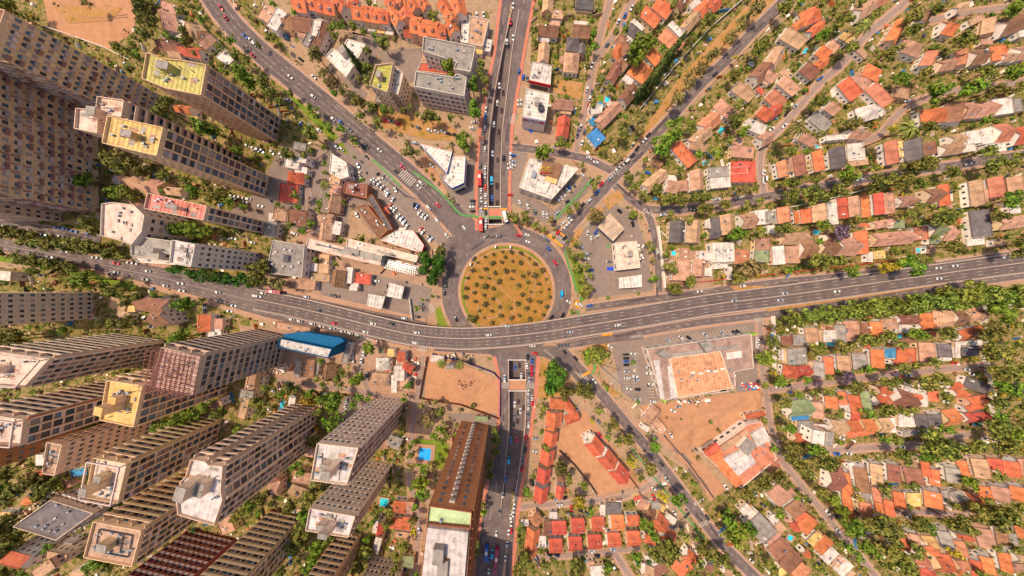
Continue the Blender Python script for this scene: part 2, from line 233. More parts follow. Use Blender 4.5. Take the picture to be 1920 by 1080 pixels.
# ------------------------------------------------------------------ embedded survey (tile pixels, four per photograph pixel)
DATA_H = '''T 960 0 NE
gt 268 45 110 80 97;ft 340 110 85 70 5;ft 320 175 80 35 5;gb 272 235 150 85 5;fw 245 295 70 45 5;gt 237 405 140 85 95;fd 545 38 130 80 4 2;gb 515 235 140 105 5;fw 525 178 120 35 5;hd 455 335 100 105 5;gd 522 375 75 60 95;ht 445 470 150 115 95;ft 385 450 60 60 5
gt 385 785 150 80 5;ft 400 838 90 35 5;gr 382 958 150 95 97;go 1135 60 140 110 40;go 1040 130 150 95 40;gd 925 245 130 85 40;fw 940 190 110 45 40;gb 840 345 130 90 60;ho 795 385 120 75 -60;fw 900 290 80 40 40;gb 770 545 170 80 -60;gb 830 485 80 80 45;ho 960 535 150 140 35
go 1072 430 110 90 50;gp 1195 310 180 105 42;gt 1345 160 190 80 -50;go 1440 60 150 90 -45;go 1510 50 110 80 -45;gb 870 715 140 95 -50;gt 720 865 210 90 -45;fk 630 1030 100 110 -40;fk 655 800 70 50 -45;fk 612 912 60 60 -40;fw 760 800 110 40 35;fw 870 600 80 50 40
gt 1735 685 160 95 35;gb 1865 550 150 100 -45;ht 1605 825 170 95 38;fw 1540 865 90 60 38;gp 1475 925 150 110 -40;gt 1410 1030 170 95 -40;fw 1825 955 150 85 22;ft 1690 1050 80 80 20;gt 1895 1045 90 90 -30;gr 1895 850 100 100 35;gb 1265 25 110 80 -50;fw 1370 30 90 45 -40;fw 1230 225 140 50 45;ft 1900 600 60 60 35;fr 1860 680 60 40 40
T 1440 0 NE
ho 320 120 150 110 -25;go 225 190 110 60 -40;go 355 220 130 65 -40;gt 185 285 170 110 30;gt 50 440 150 90 -60;gt 15 570 90 80 35;go 410 395 90 90 35;gt 480 350 80 80 35;gb 310 530 120 100 40;go 390 485 110 70 -35;gt 155 640 150 95 40;ft 140 560 90 60 40;gp 55 740 130 110 40;gr 40 840 110 80 -40
gt 725 75 140 95 -30;gp 830 15 100 70 -25;gy 585 275 90 70 30;go 955 245 190 80 -60;ht 1075 360 150 110 20;ho 785 545 130 100 25;gr 610 665 160 110 50;ft 700 610 130 90 45;gp 830 710 190 100 45;gt 480 810 90 90 35;hw 740 850 160 110 -15;fw 820 830 100 60 30;fg 390 915 150 100 40;gt 290 1040 120 80 30;gt 670 1010 140 75 5;fw 530 1030 200 40 -5
gb 1180 130 110 60 -50;go 1345 215 90 100 10;ft 1505 255 90 60 -5;gt 1645 210 120 90 -80;gb 1805 190 180 130 -20;ft 1640 315 90 40 0;gp 1200 460 130 90 -60;gt 1330 490 110 80 -10;gp 1440 445 120 90 -80;gb 1565 430 110 110 -8;fo 1725 400 120 110 -8;gt 1900 400 100 100 -8;gt 1800 430 90 60 -8
ho 1240 870 190 110 -10;gb 1385 860 150 125 -80;gt 1500 830 90 120 -5;gt 1615 825 150 110 -8;fw 1750 800 150 120 -8;fg 1865 790 70 100 -8;gt 1410 1050 100 80 -8;fw 1540 1030 110 100 -8;fw 1640 1020 90 120 -8;gp 1745 1000 110 140 -8;gr 1885 1020 90 130 -10;fw 1900 230 60 100 -8;ft 1560 150 120 50 -25;gt 1440 60 90 60 -30;ft 1000 700 110 80 10;ft 700 390 110 50 40
T 960 270 NE
go 1290 75 200 95 50;gt 1070 275 190 90 -40;gt 1200 320 90 95 10;ht 1260 315 130 80 -5;gt 1385 275 150 95 85;fg 1545 210 150 75 -5;fw 1560 290 150 80 -5;fr 1730 210 180 160 0;fw 1700 200 120 50 -5;ft 1730 60 160 90 5;gt 1390 20 130 60 10;fw 1195 260 80 50 5;gb 1095 140 70 50 30
gd 1238 660 160 115 93;gt 1360 660 165 105 93;fd 1525 590 75 80 -8;gt 1612 605 150 95 83;gd 1510 670 90 80 -8;fw 1470 600 50 60 -8;gt 1765 580 110 110 -5;fw 1870 550 100 110 -5;fw 1575 775 160 70 -5;gt 1400 930 130 90 93;fw 1460 840 70 110 95;fg 1610 850 90 100 5;fw 1560 900 110 70 -5;fp 1720 850 110 110 5;fn 1870 840 110 90 5;ft 1880 750 110 90 0;ft 1290 830 70 100 3;ft 1270 950 130 150 3;fw 1635 970 30 100 0;fw 1470 960 60 60 3
T 1440 270 E
gp 110 190 120 80 80;ft 175 155 70 110 -10;gb 240 160 150 90 80;go 380 130 150 80 80;ft 345 150 50 80 -10;gd 525 105 150 120 83;fw 655 60 130 130 -5;ft 670 135 150 60 -8;gp 925 70 170 95 83;fy 990 40 50 120 -8;gd 1085 50 150 130 83;gb 1210 40 90 100 83;gt 1370 40 140 80 -8;fw 1500 30 100 60 -8;fw 1700 30 150 70 -10
fg 15 550 70 90 0;gp 120 535 120 100 85;fo 215 550 40 90 -5;go 288 540 110 80 85;gt 385 520 130 110 85;fw 480 520 70 170 -5;fr 558 435 85 60 -5;fr 558 515 80 90 -5;gt 645 470 150 80 85;go 730 470 160 60 85;gr 830 450 160 70 85;gt 905 445 160 80 85;gt 1035 430 120 85 -5;gb 1235 385 110 100 -8;go 1315 385 160 75 83;gt 1560 370 190 90 83;gp 1705 330 160 100 80;gt 1845 310 130 100 80;ft 1640 400 60 120 -10
gt 200 710 200 90 0;ft 180 830 110 130 0;fw 75 835 90 140 -5;gb 290 790 110 140 0;gb 450 780 120 110 0;gb 465 705 60 60 0;gt 585 770 140 140 0;go 700 740 170 100 85;go 710 605 80 30 10;gt 860 600 140 60 -10;fn 985 600 80 60 0;gt 930 710 290 100 -5;fp 1145 670 100 100 -5;gn 1255 650 110 110 -5;fn 1260 720 100 60 -5;gt 1345 670 90 110 -5;fd 1590 600 150 210 -8;fw 1550 730 130 60 -8;gt 1830 590 220 90 -8;fw 1850 490 80 60 -8;ft 1740 740 80 60 -5;fy 835 830 90 60 -5;ft 1220 790 60 60 0;fw 20 640 60 60 0;fw 765 850 40 70 0;ft 1340 470 80 60 -8
T 960 540 SE
go 335 870 110 75 5;go 425 890 130 60 55;go 450 975 110 75 -20;go 315 980 110 120 95;go 280 1075 70 60 5;gt 1050 950 130 90 -50 2;ft 1110 1040 110 60 50;fw 1000 1050 60 40 30;go 1820 955 150 40 -10
T 1440 540 E
gb 145 390 70 90 85;fg 235 390 120 80 0;gt 330 345 110 100 80;fb 465 320 65 60 0;fw 460 360 100 90 0 4;gg 545 340 130 85 85;gt 630 315 150 110 80;gb 730 315 110 60 85;go 810 310 120 85 85;ft 900 270 120 80 -5;fw 1025 295 100 85 0;gb 1045 240 150 70 0;go 1185 240 110 90 85;go 1190 285 110 50 -5;ht 1310 225 150 150 -5;gb 1435 225 80 110 0;gt 1540 200 120 90 0;go 1510 340 180 80 -15;fr 1225 345 70 40 0
fg 215 510 140 120 -5 5;fw 140 500 90 80 -5;hr 170 630 120 90 10;gr 255 625 120 80 -5;ft 330 610 60 120 -5;gg 385 610 120 85 85;go 455 575 130 75 85;gt 570 565 130 100 83;gg 690 545 120 110 83;go 820 525 140 95 85;fk 915 490 80 70 -5 5;go 1040 500 110 150 90;gt 1190 480 150 110 85;gd 1320 465 100 90 83;fd 1510 470 130 80 0;fw 1500 415 200 40 -5;fw 1420 470 40 110 -5;fw 1340 520 70 50 -5;go 960 560 60 40 0;gb 1030 400 130 40 -8;fr 740 435 50 30 0
gn 230 900 170 120 -5;gt 375 910 120 90 85;go 480 850 90 100 85;go 560 820 100 60 80;go 655 860 150 90 75;gn 735 840 150 70 80;go 865 775 90 70 0;go 855 850 100 80 0;gb 1020 830 150 120 20;fw 1090 775 150 40 20;go 1110 815 80 40 10;fw 1150 840 90 90 10;go 1235 805 80 70 85;go 1395 735 90 60 0;go 1440 795 90 60 0;fd 1560 730 180 80 20;go 1565 845 150 70 -10;gr 1560 970 170 70 -5;fw 600 890 120 40 15;fk 240 975 130 30 -5;gb 360 830 60 40 0;go 1540 900 130 50 -15
fg 280 1040 120 90 0;fw 400 1050 130 60 5;gt 520 1040 120 90 10;go 630 1040 90 90 0;fr 655 970 70 50 5;go 740 1040 90 110 5;gt 870 1030 80 110 -5;fw 930 1030 50 110 -5;fw 1040 990 130 100 0;gd 1150 990 110 90 80;gd 1250 980 90 110 80;go 1360 970 110 120 -8;gt 1560 200 90 110 0;ft 240 460 110 40 0
T 960 810 S
gr 290 45 104 100 97 5;gr 265 182 106 105 97 5;gr 238 318 106 100 97 5;gr 218 458 112 105 97 5;gb 365 320 90 70 70;gr 360 445 95 65 97;gr 620 105 118 112 50 5;gr 715 205 118 116 50 5;gr 805 310 124 116 50 5;fw 668 152 30 100 50 5;fw 760 258 30 100 50 5;fw 575 50 80 70 -30;ft 1000 560 110 80 35;gb 1030 600 90 90 55;fw 1000 540 60 60 30;go 1100 670 120 110 50;go 1170 770 90 90 30;fw 1190 650 90 50 35
gr 350 720 110 105 0;gr 490 705 100 115 0;gr 640 690 100 110 0;go 785 680 100 120 0;go 905 665 100 80 0;gr 325 855 100 110 0;gr 470 840 100 110 0;gr 615 825 105 110 0;gr 760 810 100 110 0;go 905 800 100 115 0;go 155 785 140 100 97;go 140 890 80 90 97;gp 175 650 80 80 50;gb 265 725 60 110 0;fw 95 680 60 50 0;fd 760 570 120 90 0;fw 800 550 50 70 0;fw 310 625 60 50 5;gg 1075 555 70 50 0;fy 1115 565 70 50 30;go 1025 810 90 60 30;fr 940 495 60 30 -20;fw 680 590 40 90 0
go 1335 935 100 80 40;go 1290 1020 130 90 -40;gb 1110 1040 120 80 -30;fw 990 1010 50 50 0;fw 1080 1000 90 40 -30;fw 1020 940 50 30 0;gt 1020 1050 70 90 20;fw 640 1040 110 80 -5;ft 590 1000 50 60 0;go 1220 990 70 60 -40;fb 1480 1020 60 50 30;gy 1410 910 60 60 10;fw 220 820 70 90 0;gt 1620 1055 60 50 20;fg 1870 720 200 140 48 5;fw 1785 620 170 80 48
T 1440 810 SE
go 255 45 130 70 5;fw 380 40 110 100 10 9;fg 455 50 60 110 5 9;go 680 10 200 50 -8;fg 1070 10 110 40 -10 3;gb 495 350 110 180 5;go 585 370 160 80 80;go 600 545 200 70 80;gb 705 345 190 100 80;gt 815 310 160 90 85;fw 630 290 40 120 -10;gb 945 300 130 90 85;gb 1090 310 130 130 75;go 1180 260 140 60 80;go 1245 330 120 75 85;gg 1385 310 110 100 80;go 1460 270 140 70 75;gt 1590 255 150 110 75;gr 1700 230 90 110 80;go 1810 260 120 120 80;ft 1880 260 60 120 0
gp 735 565 100 90 85;fg 730 490 70 70 15;gp 815 460 110 60 80;go 835 560 80 60 80;go 910 560 120 70 80;go 985 500 130 80 80;fy 1090 505 110 100 0;go 1235 490 120 130 85;fg 1320 490 70 110 -10;gg 1410 490 90 90 -10;go 1530 510 120 80 20;go 1620 450 130 90 70;gt 1740 450 110 130 85;go 1865 450 110 100 85;fw 1180 460 50 60 0
go 980 800 130 110 60;gt 1080 800 130 110 75;gy 1210 800 110 90 60;go 1220 870 120 70 40;gg 1330 790 140 90 70;gp 1430 850 130 100 70;go 1470 795 130 40 10;gt 1620 770 160 120 70;gb 1750 770 120 80 80;gg 1830 790 90 60 80;go 1890 730 110 70 75;gp 1150 960 120 90 50;gr 1185 1040 130 90 50;go 1310 1000 110 100 10;go 1345 950 120 60 60;gp 1455 1005 90 80 0;gr 1560 1010 130 80 80;go 1640 980 130 90 75;go 1775 960 150 80 78;gt 1890 940 90 80 0;gt 1870 1020 90 60 0;go 1085 1020 110 60 50
gt 90 470 160 150 -35;gb 205 580 130 110 -35;gr 240 630 90 60 -35;gr 195 700 80 60 50;go 290 690 130 110 -50;gy 350 800 110 60 -45;go 410 845 130 90 -45;fw 455 920 120 90 -45;ft 530 970 90 60 -45;fw 560 1010 120 100 -45;ft 620 1070 70 40 -45;gb 85 880 150 120 -35;gb 170 970 160 110 -45;gp 240 1040 120 110 -45;ft 20 770 120 100 -40;ft 90 720 70 70 -40;fw 40 650 60 60 -40;go 285 910 60 50 40;gy 100 1050 60 50 -40;gp 20 220 90 110 40
T 480 0 N
go 340 40 110 110 10 7;go 430 25 90 110 10 7;go 500 45 90 110 10 7;go 560 60 90 110 10 7;go 640 40 100 90 50 7;go 720 35 100 80 -70 7;go 775 95 90 120 8 7;go 845 105 80 120 8 7;go 905 115 70 120 8 7;go 965 125 80 110 8 7;go 1045 130 130 90 55 7;go 1020 30 90 80 40 7;go 1090 20 80 60 5 7;go 1130 115 80 110 80 7;go 1185 50 90 90 60 7;go 1200 190 80 130 8 7;go 1260 210 70 130 5 7;go 1330 215 80 120 8 7;go 1395 240 70 120 8 7;go 1470 220 90 90 60 7;go 1420 60 110 90 55 7;go 1460 130 90 90 60 7;go 1520 60 140 110 80 7;go 1255 30 100 80 50 7;gr 1150 250 70 70 10 3;fw 870 215 60 45 5 3;fy 935 228 60 45 5 3;fw 1000 240 60 45 5 3
ft 90 110 120 110 30;fw 160 150 90 160 30 5;gb 230 170 60 110 15 4;gb 360 185 150 110 10 5;ft 350 260 70 50 20 4;fg 395 300 100 60 -60 5;fw 455 215 60 120 10 6;gb 480 270 200 60 -65 5;ft 430 330 110 50 -60 4;fw 490 130 100 50 5 3;fy 1670 375 60 60 5 3;fw 1735 340 60 90 10 3;ft 1490 45 40 40 0;fg 950 745 100 60 10 3;gb 1690 1040 40 40 0
T 0 0 NW
gt 1275 190 150 120 75;fw 1355 220 130 50 -75;ft 1265 70 140 90 20;gt 1480 240 110 110 40;gt 1560 310 110 80 -40;gb 1280 345 170 90 10;gr 1440 390 160 80 10;gt 1320 410 100 50 10;fw 1695 440 110 90 50;fw 1030 225 70 40 10;ft 1060 120 80 50 20;fw 1500 320 60 30 50;go 1380 820 120 60 10 5;fy 1440 890 90 40 10 5
T 0 270 W
gt 1060 310 150 100 20 5;gt 1180 320 90 110 20 5;gt 1310 355 120 60 5 5;gt 940 270 70 60 20 5;fg 880 270 70 60 20 4;gt 1030 450 80 70 40 4;fw 1080 590 60 120 10 9;fb 1180 620 90 120 5 4;fw 0 985 180 70 5 5
T 0 540 W
ft 890 120 130 80 15;fy 980 150 70 60 0;fy 1210 80 60 60 0;ft 930 200 110 50 20;gb 1150 130 220 110 10 9;gb 1200 220 110 130 -20 9;go 1530 260 130 100 95 5;fw 1610 340 110 70 -10;ft 1640 270 60 80 5 4;gt 1880 690 130 70 -80 8;ft 1830 900 60 160 15 6;ft 1620 870 90 60 -20 6;fg 1850 800 110 70 10 6
T 0 810 SW
go 130 960 180 110 15 12;ft 330 1030 180 80 -35 12;go 240 510 110 60 -15 4;ft 540 380 90 50 -20 3;fk 600 300 120 50 -10 3;fr 290 310 60 40 0 3;fw 300 210 60 80 0 9;ft 1700 700 110 110 -20 4;fy 40 620 80 40 0 3;ft 580 1060 110 50 -20 9;ft 430 930 160 60 10 9;fg 500 850 80 50 10 5
T 480 270 C
ft 185 525 100 100 10;fb 315 555 140 120 5 5;fw 120 550 50 60 0;fg 110 640 90 120 10 4;fw 275 140 110 90 10 5;fw 345 110 70 60 10 6;fw 340 195 90 50 10 4;hr 300 255 130 90 5 4;fr 250 370 140 140 5 3;fg 330 20 100 60 10 5;ft 590 270 90 70 10 4;ft 600 345 80 70 10 4;gt 588 450 140 95 100 4;gt 530 560 110 80 10 4;gt 525 660 120 90 95 4;fw 605 630 70 100 10 4;ft 510 900 80 140 3 3;fw 435 925 50 60 5 3;ft 480 1000 150 60 5 3;gb 620 1010 130 100 97 5;fw 700 985 50 120 7 4;fr 805 1010 120 80 7 3;fw 740 1060 60 40 5 3;ft 300 1050 300 70 4 3;fw 140 930 100 60 15 3;go 970 505 50 60 -30 3;fw 1095 650 50 40 10 4
T 480 540 C
fw 730 5 60 30 5 4;fg 310 610 40 130 5 3;fb 395 600 90 130 5 4;fg 455 600 35 110 10 3;gb 550 630 120 90 100 3;hw 950 570 100 90 0 5;fr 1090 515 55 80 5 5;fy 1010 485 50 60 5 4;gr 1140 600 80 60 30 5;fw 1075 640 80 110 0 5;fw 1035 720 40 130 0 4;gt 930 690 120 100 5 4;fr 990 590 20 90 10 4;fn 940 470 40 40 0 3;fw 1360 530 100 50 5 3;ft 1110 720 70 90 5 4;fw 270 850 50 90 10 3;fg 1455 590 60 40 0 3;fn 1690 980 100 35 5 3;fw 30 700 40 80 10 4;ft 280 300 260 50 10 5;fg 680 490 40 150 15 4
T 480 810 C
ft 390 155 90 60 10 4;ft 350 340 150 90 10 5;gt 320 450 130 80 20 4;gb 140 350 70 60 -30 5;gt 140 420 80 110 5 5;gt 960 90 80 70 10 3;gg 1040 80 100 90 20 3;go 1080 565 100 90 5 4;gt 1150 570 60 90 5 4;go 1060 690 100 80 5 4;go 1130 690 60 100 5 4;gr 925 715 90 60 95 4;fw 895 710 30 90 10 5;ft 1100 770 120 50 5 3;gt 1440 60 60 50 0 3;fn 1140 970 90 90 5 3;fw 910 840 50 100 15 6'''
